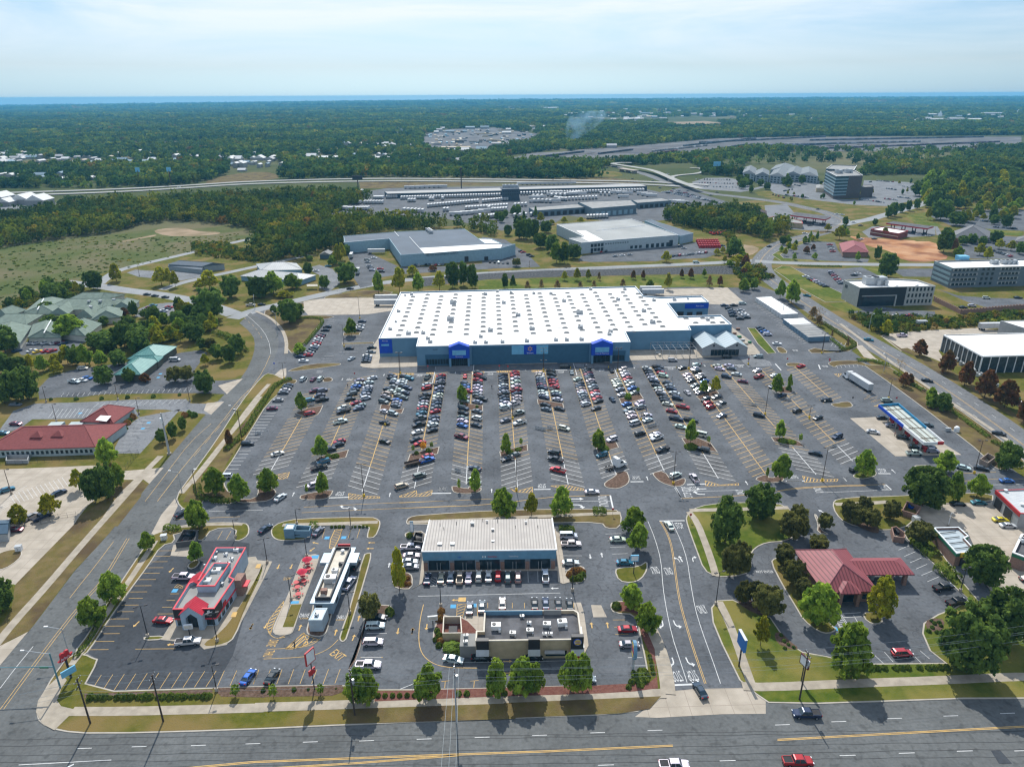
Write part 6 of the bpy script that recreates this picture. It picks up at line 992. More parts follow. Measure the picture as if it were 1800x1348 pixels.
for x,y,h,cd,lb in [(535,550,-35,'ts','teal sedan on the arterial beside the containers'),(300,425,-40,'ws','white sedan in the arterial curve'),(315,260,25,'ks','dark car where the arterial bends'),(427,232,30,'ws','white car on the arterial above the bend'),(525,185,-10,'ws','white car on the slip lane'),(553,203,80,'ks','dark car waiting at the slip lane'),(770,160,0,'ns','navy car at the junction'),(812,125,0,'ws','white car at the junction'),(852,143,0,'ks','dark car right of the junction'),(855,222,20,'ws','white truck cab at the dirt site'),(932,222,0,'ks','black pickup at the dirt site'),(605,45,-10,'ns','navy car on the upper road'),(745,78,-12,'ws','white car on the upper road'),(715,75,-12,'ws','second white car on the upper road'),(1190,200,0,'wu','white SUV below the right fuel canopy'),(1245,208,0,'ws','white car below the right fuel canopy'),(555,140,0,'ks','dark car at the left fuel canopy'),(595,130,0,'ws','white car at the left fuel canopy')]: one('t',x,y,h,cd,lb)
for p,n,h in [((1500,120,1640,135),8,0),((1600,160,1760,175),9,0),((1440,105,1560,110),6,0),((1680,90,1790,95),6,0),((1640,60,1790,75),7,0),((1680,250,1800,290),7,30),((1620,300,1740,340),6,30),((1540,240,1700,262),6,30)]: lotrow('t',p,n,h,'in the tree-dotted lots at far right','cars in the far right lots')
for p,n in [((290,690,350,680),6),((300,715,450,735),12),((220,710,300,735),6),((880,630,1000,640),9),((940,680,1010,690),8),((1010,735,1090,745),8),((760,745,930,770),12),((930,745,1010,755),8),((360,650,400,660),4),((1040,665,1100,680),4),((820,640,860,636),3)]: lotrow('x',p,int(n*1.5),60,'in the lot around the glass office tower','cars around the glass office tower',skip=.15)
for j in range(8): lotrow('w',(960+j*30,690+j*3.5+j*1.5,1080+j*42,680+j*14),11,25,'in the crowded staff lot of the freight yard','cars in the freight staff lot',skip=.08)
for p,n in [((1170,610,1400,615),13),((1190,630,1420,640),13),((1220,655,1500,665),14),((1430,640,1540,640),6)]: lotrow('w',p,n,70,'in the lot before the pitched-roof apartments','cars at the apartments')
for x,y,cd in [(955,517,'ws'),(620,497,'ks'),(300,533,'ks'),(160,535,'ns')]: one('u',x,y,2,cd,'%s car on the highway left of the billboard'%CN[cd[0]],'cars on the highway')
for x,y,cd in [(905,615,'ks'),(775,600,'ks'),(950,660,'ns'),(275,603,'rs'),(385,604,'ks'),(1000,572,'ws'),(965,570,'ws'),(1035,666,'ks'),(1125,680,'gs'),(1270,710,'ns'),(1310,692,'ks')]: one('w',x,y,0,cd,'%s car on the roads by the overpass'%CN[cd[0]],'cars near the overpass')
CARS.sort(key=lambda c:hypot(c[0],c[1],)); cnt={}; FARM=[]
bed=mat('far_car_white',(.75,.75,.74),rough=.4); FM={c:mat('far_car_'+CN[c].replace(' ','_'),COLR[c],rough=.35) for c in COLR}
labs={}
for c in CARS: labs.setdefault(c[5],[]).append(c)
for (x,y,rz,co,ki,lab,grp) in CARS:
 d=hypot(x,y); cnt[ki]=cnt.get(ki,0)+1
 if d>620 or (ki=='s' and cnt[ki]>298): FARM.append((x,y,rz,co,ki)); continue
 col=(*[v*runi(.85,1.1) for v in COLR[co]],1); z=0.06 if d<620 else .05
 if len(labs[lab])>1 and not grp: grp='cars'
 if d<232:
  r=dup(TFULL[ki],(x,y,z),rz,lab,grp,col)
 else:
  r=TFAR[ki].copy(); COL.objects.link(r); r.location=(x,y,z); r.rotation_euler=(0,0,rz); r.color=col; r['label']=lab
  if grp: r['group']=grp
 r['category']=KC[ki]
fm=MB()
for x,y,rz,co,ki in FARM:
 K_=KIND[ki]; m_=FM[co]; ca,sa=cos(rz),sin(rz); W2=K_['W']/2; Lh=K_['L']/2; xb,xf,rb,rf,zb,zr=K_['gh']; z0=.35
 def T(p): return (x+p[0]*ca-p[1]*sa,y+p[0]*sa+p[1]*ca,p[2]+.05)
 lo=[T(p) for p in [(-Lh,-W2,z0),(Lh,-W2,z0),(Lh,W2,z0),(-Lh,W2,z0),(-Lh,-W2,zb),(Lh*.95,-W2*.9,zb-.15),(Lh*.95,W2*.9,zb-.15),(-Lh,W2,zb)]]; fm.add(lo,[[0,1,5,4],[1,2,6,5],[2,3,7,6],[3,0,4,7],[4,5,6,7]],m_)
 gh=[T(p) for p in [(xb,-W2*.9,zb-.1),(xf,-W2*.9,zb-.12),(xf,W2*.9,zb-.12),(xb,W2*.9,zb-.1),(rb,-W2*.7,zr-.06),(rf,-W2*.7,zr-.06),(rf,W2*.7,zr-.06),(rb,W2*.7,zr-.06)]]; fm.add(gh,[[0,1,5,4],[1,2,6,5],[2,3,7,6],[3,0,4,7]],CGL); fm.add([T(p) for p in [(rb,-W2*.7,zr),(rf,-W2*.7,zr),(rf,W2*.7,zr),(rb,W2*.7,zr)]],[[0,1,2,3]],m_)
if FARM: tag(fm.build('distant_parked_cars'),kind='stuff')
print('cars',len(CARS),cnt,'far',len(FARM))
for r in TFULL.values():
 for ch in list(r.children): bpy.data.objects.remove(ch)
 bpy.data.objects.remove(r)
for r in TFAR.values(): bpy.data.objects.remove(r)
BOXM=plain('trailer_box_white',(.50,.51,.51),.5)
def trailer_mb(L_=14.,W_=2.35,H_=4.0,box=BOXM):
 m_=MB(); m_.box((0,0,1.15),(L_,W_,H_-1.15),0,box); m_.box((0,0,.95),(L_*.96,1.0,.2),0,DARK)
 for x in (-L_/2+1.2,-L_/2+2.4):
  for s in (-1,1): m_.tube((x,s*.8,.5),(x,s*1.25,.5),.5,.5,10,BLACK)
 for s in (-1,1): m_.box((L_/2-3,s*.8,0.1),(.12,.12,1.0),0,DARK)
 m_.box((-L_/2-.02,0,1.25),(.05,W_*.94,H_-1.4),0,GALV); return m_
def truck(label,loc,rz,trailer=True,cabm=WHITEP):
 t=thing('semi_truck',label,'truck',loc,None,0); t.rotation_euler=(0,0,rz)
 def prt(name,m_,par=None):
  o=m_.build(name); o.parent=par or t; return o
 c=MB(); prof=[(3.2,.6),(3.25,1.5),(1.9,1.95),(1.2,3.0),(.2,3.85),(-1.2,4.0),(-1.2,.8)]; c.add([(x,-1.2,z) for x,z in prof]+[(x,1.2,z) for x,z in prof],[list(range(7)),[13-i for i in range(7)]]+[[i,i+7,(i+1)%7+7,(i+1)%7] for i in range(7)],cabm); cab=prt('cab',c)
 w=MB(); w.face([(1.93,-1.0,2.0),(1.25,-1.0,2.95),(1.25,1.0,2.95),(1.93,1.0,2.0)],CGL); w.v=[(a+.04,b,c_+.02) for a,b,c_ in w.v]; prt('windscreen',w,cab)
 for s in (-1,1): d=MB(); d.box((.85,s*1.21,1.9),(.9,.04,.8),0,CGL); prt('side_window',d,cab); g_=MB(); g_.tube((1.4,s*1.45,1.9),(1.4,s*1.45,2.7),.12,.12,6,DARK); prt('mirror',g_,cab)
 f=MB(); f.box((-2.6,0,.75),(5.4,.9,.25),0,DARK); f.box((2.9,0,.35),(.6,2.3,.5),0,GALV); prt('chassis',f)
 for x in (2.2,-2.6,-3.9):
  for s in (-1,1): q=MB(); q.tube((x,s*.75,.5),(x,s*1.22,.5),.5,.5,12,BLACK); q.tube((x,s*1.22,.5),(x,s*1.25,.5),.25,.22,8,RIM); prt('wheel',q)
 for s in (-1,1): q=MB(); q.tube((0.6,s*1.1,.7),(-.6,s*1.1,.7),.32,.32,10,GALV); prt('fuel_tank',q)
 if trailer:
  m_=trailer_mb(); m_.v=[(a-9.2,b,c_) for a,b,c_ in m_.v]; prt('trailer',m_)
 return t
truck('white semi truck with long white box trailer parked across the upper right stalls',(152.6,299.3,.05),R(98));
g=GK('l',1480,795); truck('white bobtail semi tractor without a trailer beside the mulch island',(g[0]+1.0,g[1],.05),R(30),False)
TRM=trailer_mb().build('semi_trailer'); TRM2=trailer_mb(8.6).build('semi_trailer')
def trailers(label,c,pts,n,rz,short=True,group='box trailers in the freight yard',z=.05,dup_=None):
 x0,y0,x1,y1=pts; a=GK(c,x0,y0); b=GK(c,x1,y1)
 for i in range(n):
  t=(i+.5)/n if n>1 else .5; o=(TRM2 if short else TRM).copy(); COL.objects.link(o); o.location=(a[0]+(b[0]-a[0])*t,a[1]+(b[1]-a[1])*t,z); o.rotation_euler=(0,0,R(rz)); tag(o,label,'trailer',group)
for lab,p,n,rz,s in [('left long row of white trailers in the yard middle',(838,835,1195,805),18,85,1),('right long row of white trailers in the upper yard middle',(1215,808,1400,792),10,85,1),('lower long row of white trailers in the yard middle',(1098,855,1395,838),15,85,1),('short trailer row below the long rows',(1275,868,1390,862),6,85,1),('five-trailer block near the lower tree line',(1250,915,1345,905),5,85,1),('trailer row at the upper left of the yard',(200,800,390,805),8,80,1),('seven-trailer row left of the terminal front',(402,805,540,806),7,85,1),('trailer row at the lower left of the yard',(215,842,290,846),5,80,1),('long trailer row beside the left woods',(292,848,440,848),8,80,1),('lone trailer near the left yard edge',(165,842,200,842),1,85,1),('left edge pair of trailers',(15,845,120,822),3,80,1),('trio of trailers below the left dock',(705,795,762,795),3,85,1),('pair of trailers below the left dock',(850,788,888,788),2,85,1),('single trailer below the left dock',(935,785,956,785),1,85,1),('pair of trailers in the lower centre',(945,862,990,862),2,85,1),('lower centre line of trailers',(1015,895,1200,880),5,10,0),('single trailer below the right rows',(1205,875,1255,870),1,10,0)]: trailers('white box trailer in the '+lab if 'row' in lab or 'block' in lab else 'white box trailer, one of the '+lab,'v',p,n,rz,bool(s))
for lab,p,n,rz,s in [('row of trailers right of the dock block',(250,705,465,700),7,5,0),('second row right of the dock block',(135,722,210,718),2,5,0),('third row right of the dock block',(140,745,300,745),5,5,0),('long right row before the workshop',(300,735,555,725),12,80,1),('pair by the right terminal end',(650,695,760,700),3,5,0),('rightmost trailer group',(820,700,910,720),3,0,0),('trailers behind the workshop',(690,720,740,722),1,0,0),('trailers at the workshop right end',(1030,755,1100,765),3,0,0),('trailers parked behind the right dock',(60,633,400,632),12,5,0)]: trailers('white box trailer in the '+lab,'w',p,n,rz,bool(s))
for j,(c,x0,y0,x1,y1,n_) in enumerate([('v',1400,770,1440,785,3),('v',1555,775,1640,775,3),('v',1680,770,1800,770,4),('v',1560,805,1700,812,5),('v',1710,790,1800,800,6),('w',20,770,110,765,4),('w',10,838,150,830,4),('w',480,850,620,845,7),('w',560,700,640,705,3),('w',250,690,330,690,4),('v',670,860,820,870,6),('v',1250,850,1300,870,2),('v',1180,915,1215,905,1),('w',340,705,460,690,8),('v',300,745,400,725,4),('v',560,770,640,768,5),('v',470,775,540,775,5)]): trailers('white box trailer in filler line %d of the freight yard from the upper left'%(j+1),c,(x0,y0,x1,y1),n_,80)
trailers('white box trailer behind the left dock by the highway','v',(700,705,960,700),8,0,False); trailers('white box trailer, leftmost below the highway','v',(280,750,410,728),3,15,False)
for lab,p,rz in [('upper white trailer docked at the left wall of the superstore',('o',305,235),1),('lower white trailer docked at the left wall of the superstore',('o',300,278),1),('upper white trailer docked at the right wall of the superstore',('p',925,182),1),('lower white trailer docked at the right wall of the superstore',('p',945,208),1),('white trailer beside the left yard of the dark-roofed warehouse',('r',862,355),95),('second white trailer by the tree of the warehouse yard',('r',905,465),95),('long white trailer at the warehouse corner dock',('r',1035,328),3),('white trailer at the far right white-roofed plant',('n',1575,112),3)]:
 g=GK(*p); o=(TRM if rz<50 else TRM2).copy(); COL.objects.link(o); o.location=(g[0],g[1],.06); o.rotation_euler=(0,0,R(rz)); tag(o,lab,'trailer','docked trailers')
# === BUILDINGS
TXT={}
def wtext(root,s,c,w,h,d,m,name='sign_lettering',parent=None,up=(0,0,1)):
 """letters standing on a wall: c centre, d reading direction, thickness 6 cm"""
 if s not in TXT: TXT[s]=text_geo(s)
 v,f=TXT[s]; x0=min(q[0] for q in v); x1=max(q[0] for q in v); y0=min(q[1] for q in v); y1=max(q[1] for q in v); d=Vector(d).normalized(); up=Vector(up); mb=MB()
 mb.add([tuple(Vector(c)+d*(((q[0]-x0)/(x1-x0)-.5)*w)+up*(((q[1]-y0)/(y1-y0)-.5)*h)) for q in v],f); return mb.build(name,m,parent or root)
def para(c,h,x1,y1,x2,y2,x3,y3):
 """corner, corner, third corner seen at height h -> four world corners"""
 A=G(*K(c,x1,y1),h); B=G(*K(c,x2,y2),h); C=G(*K(c,x3,y3),h); return [A,B,C,(A[0]+C[0]-B[0],A[1]+C[1]-B[1])]
def ccw(p): return p if parea(p)>0 else p[::-1]
def building(name,label,cat,poly,h,wm,rm,par=0.6,pw=0.35,trim=None,group=None,z0=0.):
 poly=ccw(poly); cx=sum(p[0] for p in poly)/len(poly); cy=sum(p[1] for p in poly)/len(poly); t=thing(name,label,cat,(cx,cy,z0),group)
 shell(t,poly,h,wm,rm,par,pw,trim,z0); return t
def shell(t,poly,h,wm,rm,par=0.6,pw=0.35,trim=None,z0=0.,wn='wall',rn='roof'):
 poly=ccw(poly); q=inset(poly,pw); n=len(poly); w=MB(); tm=trim or wm
 for i in range(n):
  j=(i+1)%n; a,b=poly[i],poly[j]; w.face([(*a,z0),(*b,z0),(*b,h),(*a,h)],wm)
  if par>0: w.face([(*a,h),(*b,h),(*q[j],h),(*q[i],h)],wm); w.face([(*q[i],h),(*q[j],h),(*q[j],h-par),(*q[i],h-par)],wm)
 w.build(wn,None,t); r=MB(); r.flat(q if par>0 else poly,h-par,None); ro=r.build(rn,rm,t)
 if trim:
  c=MB(); o=inset(poly,-.06)
  for i in range(n):
   j=(i+1)%n; c.face([(*o[i],h-.22),(*o[j],h-.22),(*o[j],h+.03),(*o[i],h+.03)]); c.face([(*o[i],h+.03),(*o[j],h+.03),(*q[j],h+.03),(*q[i],h+.03)])
  c.build('parapet_cap',trim,t)
 return ro
def facade(t,A,B,rects,m=GLASS,name='window',dep=.1,frame=None):
 """openings along a wall: (t0,t1,z0,z1) in shares of the wall length"""
 A=Vector(A[:2]); B=Vector(B[:2]); d=B-A; L_=d.length; d/=L_; n=Vector((d.y,-d.x))
 if n.dot(Vector((0,0))-(A+B)/2)<0: n=-n
 for a,b,z0,z1 in rects:
  mb=MB(); p=A+d*(a*L_); q=A+d*(b*L_); i0=p-n*.1; i1=q-n*.1; o0=p+n*dep*.5; o1=q+n*dep*.5; mb.prism([tuple(i0),tuple(i1),tuple(o1),tuple(o0)],z0,z1,bottom=True); w=mb.build(name,m,t)
  if frame is not None:
   f=MB(); r=.12
   for (u0,u1,v0,v1) in ((a-r/L_,a,z0-r,z1+r),(b,b+r/L_,z0-r,z1+r),(a,b,z1,z1+r),(a,b,z0-r,z0)):
    p=A+d*(u0*L_); q=A+d*(u1*L_); f.prism([tuple(p-n*.1),tuple(q-n*.1),tuple(q+n*dep),tuple(p+n*dep)],v0,v1,bottom=True)
   f.build('window_frame',frame,w)
def gridw(n,m_,z0,zs,hh_,a0=.04,a1=.96,fill=.6): return [(a0+(a1-a0)*(i+.5-fill/2)/n,a0+(a1-a0)*(i+.5+fill/2)/n,z0+j*zs,z0+j*zs+hh_) for j in range(m_) for i in range(n)]
def hip(t,R4,z0,z1,m,ov=.5,hipf=1.,wallm=None,wall_h=None,name='roof',seam=None):
 """hipped (hipf 1) or gabled (hipf 0) roof on four world corners"""
 R4=ccw(R4); o=inset(R4,-ov); V=[Vector(p) for p in o]; e0=(V[1]-V[0]).length; e1=(V[2]-V[1]).length
 if e0<e1: V=[V[1],V[2],V[3],V[0]]
 ea=(V[0]+V[3])/2; eb=(V[1]+V[2])/2; wd=min(e0,e1)/2; ax=(eb-ea); L_=ax.length; ax.normalize(); k=min(L_*.48,wd*hipf); r0=ea+ax*k; r1=eb-ax*k; mb=MB()
 a,b,c,d=[(p.x,p.y,z0) for p in V]; x=(r0.x,r0.y,z1); y=(r1.x,r1.y,z1); mb.face([a,b,y,x]); mb.face([c,d,x,y]); mb.face([d,a,x]); mb.face([b,c,y]); lo=[(p.x,p.y,z0-.25) for p in V]
 for i in range(4):
  j=(i+1)%4; P=[a,b,c,d]; mb.face([lo[i],lo[j],P[j],P[i]])
 mb.face(lo[::-1]); r=mb.build(name,m,t)
 rr=MB(); rr.tube((*r0,z1+.03),(*r1,z1+.03),.14,.14,5)
 if hipf>.3:
  for p,q in ((a,x),(d,x),(b,y),(c,y)): rr.tube((p[0],p[1],p[2]+.05),(q[0],q[1],q[2]+.03),.12,.12,4)
 rr.build('ridge_cap',seam or m,r)
 if wallm is not None:
  w=MB(); w.prism(R4,0,z0-.05); w.build('wall',wallm,t)
 return r
def unit(t,p,z,s=1.,m=GALV,name='roof_unit',fan=True):
 mb=MB(); mb.box((p[0],p[1],z+.15),(2.0*s,1.4*s,1.1*s),runi(-.1,.1),m); mb.box((p[0],p[1],z),(1.8*s,1.2*s,.15),0,DARK)
 if fan: mb.tube((p[0]-.4*s,p[1],z+.15+1.1*s),(p[0]-.4*s,p[1],z+.3+1.1*s),.42*s,.42*s,10,DARK)
 mb.box((p[0]+.8*s,p[1]-.9*s,z),(.5*s,.5*s,.7*s),0,m); return mb.build(name,None,t)
def vent(t,p,z,r=.2,h=.6,m=GALV,name='roof_vent'):
 mb=MB(); mb.tube((*p,z),(*p,z+h),r,r,8,m); mb.tube((*p,z+h),(*p,z+h+.15),r*1.6,r*1.2,8,m); return mb.build(name,None,t)
SP=[(-63.2,73.5),(-62.4,162),(82,169),(82.4,147),(92,142.5),(116.5,144.5),(117,131),(93.2,130),(92.5,103.5),(116,105),(116.4,88),(93.7,87),(93,79.5),(59.5,78.6),(59,62.3),(-27.5,60.7),(-43.5,60.4),(-43.7,73.8)]
SW=[lot(*p) for p in SP]; HS=10.
store=building('superstore','huge blue-grey superstore with a white flat roof full of skylights behind the big lot','store',SW,HS,BLUEW,WHITE,.7,.4,WHITEP)
fA,fB=lot(-43.5,60.4),lot(59,62.3)
def wallx(A,B,z,px):
 lo,hi=-.5,1.5
 for _ in range(40):
  m_=(lo+hi)/2; x=Pj(A[0]+(B[0]-A[0])*m_,A[1]+(B[1]-A[1])*m_,z)[0]
  if x<px: lo=m_
  else: hi=m_
 return lo
def WX(px,z=5): return wallx(fA,fB,z,px)
FL=hypot(fB[0]-fA[0],fB[1]-fA[1]); fd=Vector((fB[0]-fA[0],fB[1]-fA[1])).normalized(); fn=Vector((fd.y,-fd.x))
def slab(t,A,B,t0,t1,z0,z1,out,m,name,parent=None,back=.05):
 A=Vector(A);B=Vector(B); d=B-A; n=Vector((d.y,-d.x)).normalized(); p=A+d*t0; q=A+d*t1; mb=MB(); mb.prism([tuple(p-n*back),tuple(q-n*back),tuple(q+n*out),tuple(p+n*out)],z0,z1,bottom=True); return mb.build(name,m,parent or t)
slab(store,fA,fB,WX(830),WX(1036),0,9.2,.12,BLUED,'dark_wall_band')
slab(store,fA,fB,WX(900),WX(921.4),4.9,9.3,.3,TEALP,'wall_panel'); slab(store,fA,fB,WX(943.2),WX(964),4.9,9.3,.3,TEALP,'wall_panel'); sgp=slab(store,fA,fB,WX(921.4),WX(943.2),4.9,9.35,.36,BLUEB,'emblem_panel')
def on_front(px,z,out): t=WX(px,z); p=Vector(fA)+Vector((fB[0]-fA[0],fB[1]-fA[1]))*t+fn*out; return (p.x,p.y,z)
ec=Vector(on_front(932.3,7.7,.40)); mb=MB()
for i in range(6):
 a=R(90+60*i); dr=fd.to_3d()*cos(a)+Vector((0,0,sin(a))); sd_=fd.to_3d()*(-sin(a))+Vector((0,0,cos(a))); mb.face([ec+dr*.45-sd_*.10,ec+dr*.5-sd_*.17,ec+dr*1.15-sd_*.2,ec+dr*1.25,ec+dr*1.15+sd_*.2,ec+dr*.5+sd_*.17,ec+dr*.45+sd_*.10])
mb.build('spark_emblem',plain('emblem_yellow',(.85,.45,.04),.6),sgp); wtext(store,'Walmart',on_front(932.3,5.55,.41),3.2,.75,fd.to_3d(),WHITEP,parent=sgp)
for px0,px1,txt in ((790,826,'Grocery'),(1039,1076,'Home & Pharmacy')):
 t0,t1=WX(px0),WX(px1); L_=(t1-t0)*FL; A=Vector(fA)+(Vector(fB)-Vector(fA))*t0; B=Vector(fA)+(Vector(fB)-Vector(fA))*t1; po=MB(); n=fn*2.2; P=[(0,4.2),(0,10.0),(.12,10.2),(.5,11.7),(.88,10.2),(1,10.0),(1,4.2)]
 f=[(*(A+(B-A)*x+n),z) for x,z in P]; b=[(*(A+(B-A)*x-fn*1.2),z) for x,z in P]; po.add(f+b,[list(range(7)),[13-i for i in range(7)]]+[[i,(i+1)%7,(i+1)%7+7,i+7] for i in range(7)]); port=po.build('entrance_portal',BLUEB,store)
 for x in (0,.90): p_=MB(); a=A+(B-A)*x; b_=A+(B-A)*(x+.1); p_.prism([tuple(a-fn*.1),tuple(b_-fn*.1),tuple(b_+fn*2.15),tuple(a+fn*2.15)],0,4.2); p_.build('portal_pier',BLUEW,port)
 s_=MB(); a=A+(B-A)*.17+fn*2.2; b_=A+(B-A)*.83+fn*2.2; s_.prism([tuple(a),tuple(b_),tuple(b_+fn*.12),tuple(a+fn*.12)],5.9,8.3,bottom=True); s_.build('sign_panel',TEALP,port)
 c=A+(B-A)*.5+fn*2.28; wtext(store,txt,(c.x,c.y,5.1),L_*(.38 if txt=='Grocery' else .66),.8,fd.to_3d(),WHITEP,parent=port)
 facade(store,A+(B-A)*.1+fn*.5,A+(B-A)*.9+fn*.5,gridw(4,1,.1,1,3.6,0,1,.9),GLASS,'entrance_door')
 sh=1 if px0==790 else -1; w0,w1=(WX(748),WX(790)) if sh>0 else (WX(1076),WX(1104)); a=Vector(fA)+(Vector(fB)-Vector(fA))*w0; b_=Vector(fA)+(Vector(fB)-Vector(fA))*w1
 slab(store,tuple(a),tuple(b_),0,.86 if sh<0 else 1,.2,5.6,.25,BLUED,'arched_recess'); facade(store,a+fn*.25,b_+fn*.25,gridw(8,1,.8,1,2.6,.03,.8 if sh<0 else .97,.84))
LA0,LB0=lot(-63.2,73.5),lot(-43.7,73.8); slab(store,LA0,LB0,0,.33,2.2,9.3,.2,BLUEB,'blue_corner_panel'); slab(store,LA0,LB0,.06,.25,6.0,6.9,.3,TEALP,'sign_panel')
c=Vector(LA0)+(Vector(LB0)-Vector(LA0))*.16+fn*.25; wtext(store,'Pickup',(c.x,c.y,8.5),2.6,.8,fd.to_3d(),WHITEP); wtext(store,'BAKERY',(*(Vector(fA)+fd*9+fn*.1),8.2),2.4,.6,fd.to_3d(),DARK)
TA,TB=lot(93.2,130),lot(117,131); slab(store,TA,TB,.0,.98,.2,7.4,.05,BLUEW,'bay_wall'); slab(store,TA,TB,.42,1.0,6.3,9.2,.25,BLUEB,'blue_panel'); facade(store,TA,TB,[(.24,.40,.1,4.6),(.49,.62,.1,4.2),(.72,.86,.1,4.2)],DARK,'bay_door',.3)
for q in (.33,.60): c=Vector(TA)+(Vector(TB)-Vector(TA))*q+fn*.3
wtext(store,'Auto Care',(*(Vector(TA)+(Vector(TB)-Vector(TA))*.78+fn*.3),7.8),4.4,.8,fd.to_3d(),WHITEP)
SKY=plain('skylight_dome',(0.17,.18,.18),.35); nsk=0; sk=MB(); slo=[]
for i in range(17):
 u=-54+i*8.4
 for j in range(11):
  v=79.5+j*8.1+(4 if i%2 else 0)
  if v>158 or (u>70 and v<86): continue
  slo.append((u,v))
for u in (99,108,113): slo+= [(u,93),(u-3,101)]
rngs=random.Random(4); rngs.shuffle(slo)
def skyl(u,v,mb):
 p=lot(u,v); mb.box((*p,HS-.72),(2.7,1.6,.35),LA,GREYR); mb.add([(p[0]-1.2,p[1]-.65,HS-.37),(p[0]+1.2,p[1]-.65,HS-.37),(p[0]+1.2,p[1]+.65,HS-.37),(p[0]-1.2,p[1]+.65,HS-.37),(p[0]-.7,p[1],HS+.05),(p[0]+.7,p[1],HS+.05)],[[0,1,5,4],[2,3,4,5],[3,0,4],[1,2,5]],SKY)
for u,v in slo[:100]: mb=MB(); skyl(u,v,mb); mb.build('skylight',None,store)
if slo[100:]:
 for u,v in slo[100:]: skyl(u,v,sk)
 tag(sk.build('skylight',None,store),kind='stuff')
sm=MB()
for u in (-46,-8,27,56,80): sm.line=None; a=lot(u,78); b=lot(u,164); sm.box(((a[0]+b[0])/2,(a[1]+b[1])/2,HS-.7),(.10,86,.1),LA,None)
for v in (88,146): a=lot(10,v); sm.box((a[0],a[1],HS-.7),(144,.12,.1),LA,None)
sm.build('roof_seam',GREYR,store)
for c,x,y,s in [('o',525,172,1.2),('o',470,180,.8),('o',410,320,1.2),('o',385,410,.8),('o',335,475,1.2),('o',495,515,1.5),('o',625,512,1.3),('o',665,560,1.2),('o',685,590,1.3),('o',890,250,2.2),('o',865,395,2.2),('o',1175,178,1.4),('o',1335,255,1.4),('o',1280,155,1.1),('o',1400,168,1.1),('o',1460,365,1.6),('o',1215,495,1.6),('o',1580,485,1.6),('o',1130,548,1.2),('o',1080,600,1.2),('o',1175,600,1.2),('o',1320,598,1.2),('o',1535,592,1.3),('o',1600,175,1.1),('o',1750,180,1.2),('p',165,245,1.4),('p',300,350,2.2),('p',305,478,1.5),('p',570,515,1.3),('p',560,540,1.2),('p',90,585,1.2),('p',185,585,1.2),('p',315,583,1.3),('p',865,340,1.5),('p',640,238,1.4),('p',700,150,1.2),('p',400,145,1.2),('p',940,440,1.7),('p',1425,422,1.2),('p',955,248,1.2),('p',1135,245,1.3),('p',1255,238,.7),('o',785,790,0)][:-1]:
 unit(store,G(*K(c,x,y),HS),HS-.7,s*.8)
gh=thing('garden_hall','pale twin-gabled garden hall with a ribbed metal roof at the right end of the superstore','building',(*lot(107,76),0)); SILV=mat('ribbed_pale_roof',(.27,.34,.38),(.24,.31,.35),scale=.3,rough=.45,stripe=[((0,1,0),2.6,(.34,.41,.44),.5)])
for u0,u1 in ((96,107.2),(107.4,118.6)):
 q=[lot(u0,68.2),lot(u1,68.2),lot(u1,93),lot(u0,93)]; um=(u0+u1)/2; mb=MB(); f=[(*lot(u0-.3,67.6),4.3),(*lot(um,67.6),7.2),(*lot(u1+.1,67.6),4.3)]; b=[(*lot(u0-.3,86.5),4.3),(*lot(um,86.5),7.2),(*lot(u1+.1,86.5),4.3)]; mb.face([f[0],f[1],b[1],b[0]]); mb.face([f[1],f[2],b[2],b[1]]); mb.build('roof',SILV,gh)
 w=MB(); w.face([(*lot(u0,68),0),(*lot(u1,68),0),(*lot(u1,68),4.2),(*lot(um,68),7.05),(*lot(u0,68),4.2)]); w.face([(*lot(u0,68),0),(*lot(u0,86),0),(*lot(u0,86),4.2),(*lot(u0,68),4.2)]); w.face([(*lot(u1,68),0),(*lot(u1,86),0),(*lot(u1,86),4.2),(*lot(u1,68),4.2)]); w.build('wall',GREYB,gh)
 v_=MB(); p=lot(um,67.85); v_.box((p[0],p[1],5.0),(.9,.15,.9),LA); v_.build('gable_vent',DARK,gh)
facade(gh,lot(98.5,67.9),lot(117,67.9),gridw(8,1,.3,1,3.0,.1,.86,.92),GLASS,'window',.12)
pg=thing('pergola','open grey steel pergola over the fenced garden yard beside the superstore','pergola',(*lot(83,70),0)); mb=MB()
for i in range(7):
 u=72.5+i*3.4; mb.tube((*lot(u,66),4.1),(*lot(u,78),4.1),.1,.1,4)
 for v in (66,78): mb.tube((*lot(u,v),0),(*lot(u,v),4.1),.1,.1,4)
for v in (66,70,74,78): mb.tube((*lot(72.5,v),4.2),(*lot(93,v),4.2),.09,.09,4)
mb.build('steel_frame',GALV,pg); mb=MB()
for i in range(24): u=78.5+i*.65; mb.tube((*lot(u,64.5),0),(*lot(u,64.5),2.2),.03,.03,4)
for z in (.2,1.1,2.15): mb.tube((*lot(78.5,64.5),z),(*lot(93.5,64.5),z),.03,.03,4)
tag(mb.build('yard_fence',GALV),'light metal fence closing off the garden yard below the pergola','fence')
for i,(x,y,w) in enumerate([(985,725,2.4),(1000,745,1.2),(1660,560,2),(1700,590,2.4),(1730,620,2.2),(1760,650,2),(1690,520,2.2),(1790,640,2)]):
 g=GK('p',x,y); mb=MB(); mb.box((*g,0.15),(w,1.3,.12),LA,WOOD); mb.box((*g,.27),(w*.9,1.1,.9),LA,[GALV,CREAM,BRICK,GREENP][i%4]); tag(mb.build('pallet_stack'),'%s of the pallet stacks in the garden yard'%('%s from the left'%ordn(i)),'pallet','pallet stacks in the garden yard')
CBLU=plain('container_blue_grey',(.12,.20,.27),.5); CWH=plain('container_pale',(.55,.56,.55),.5)
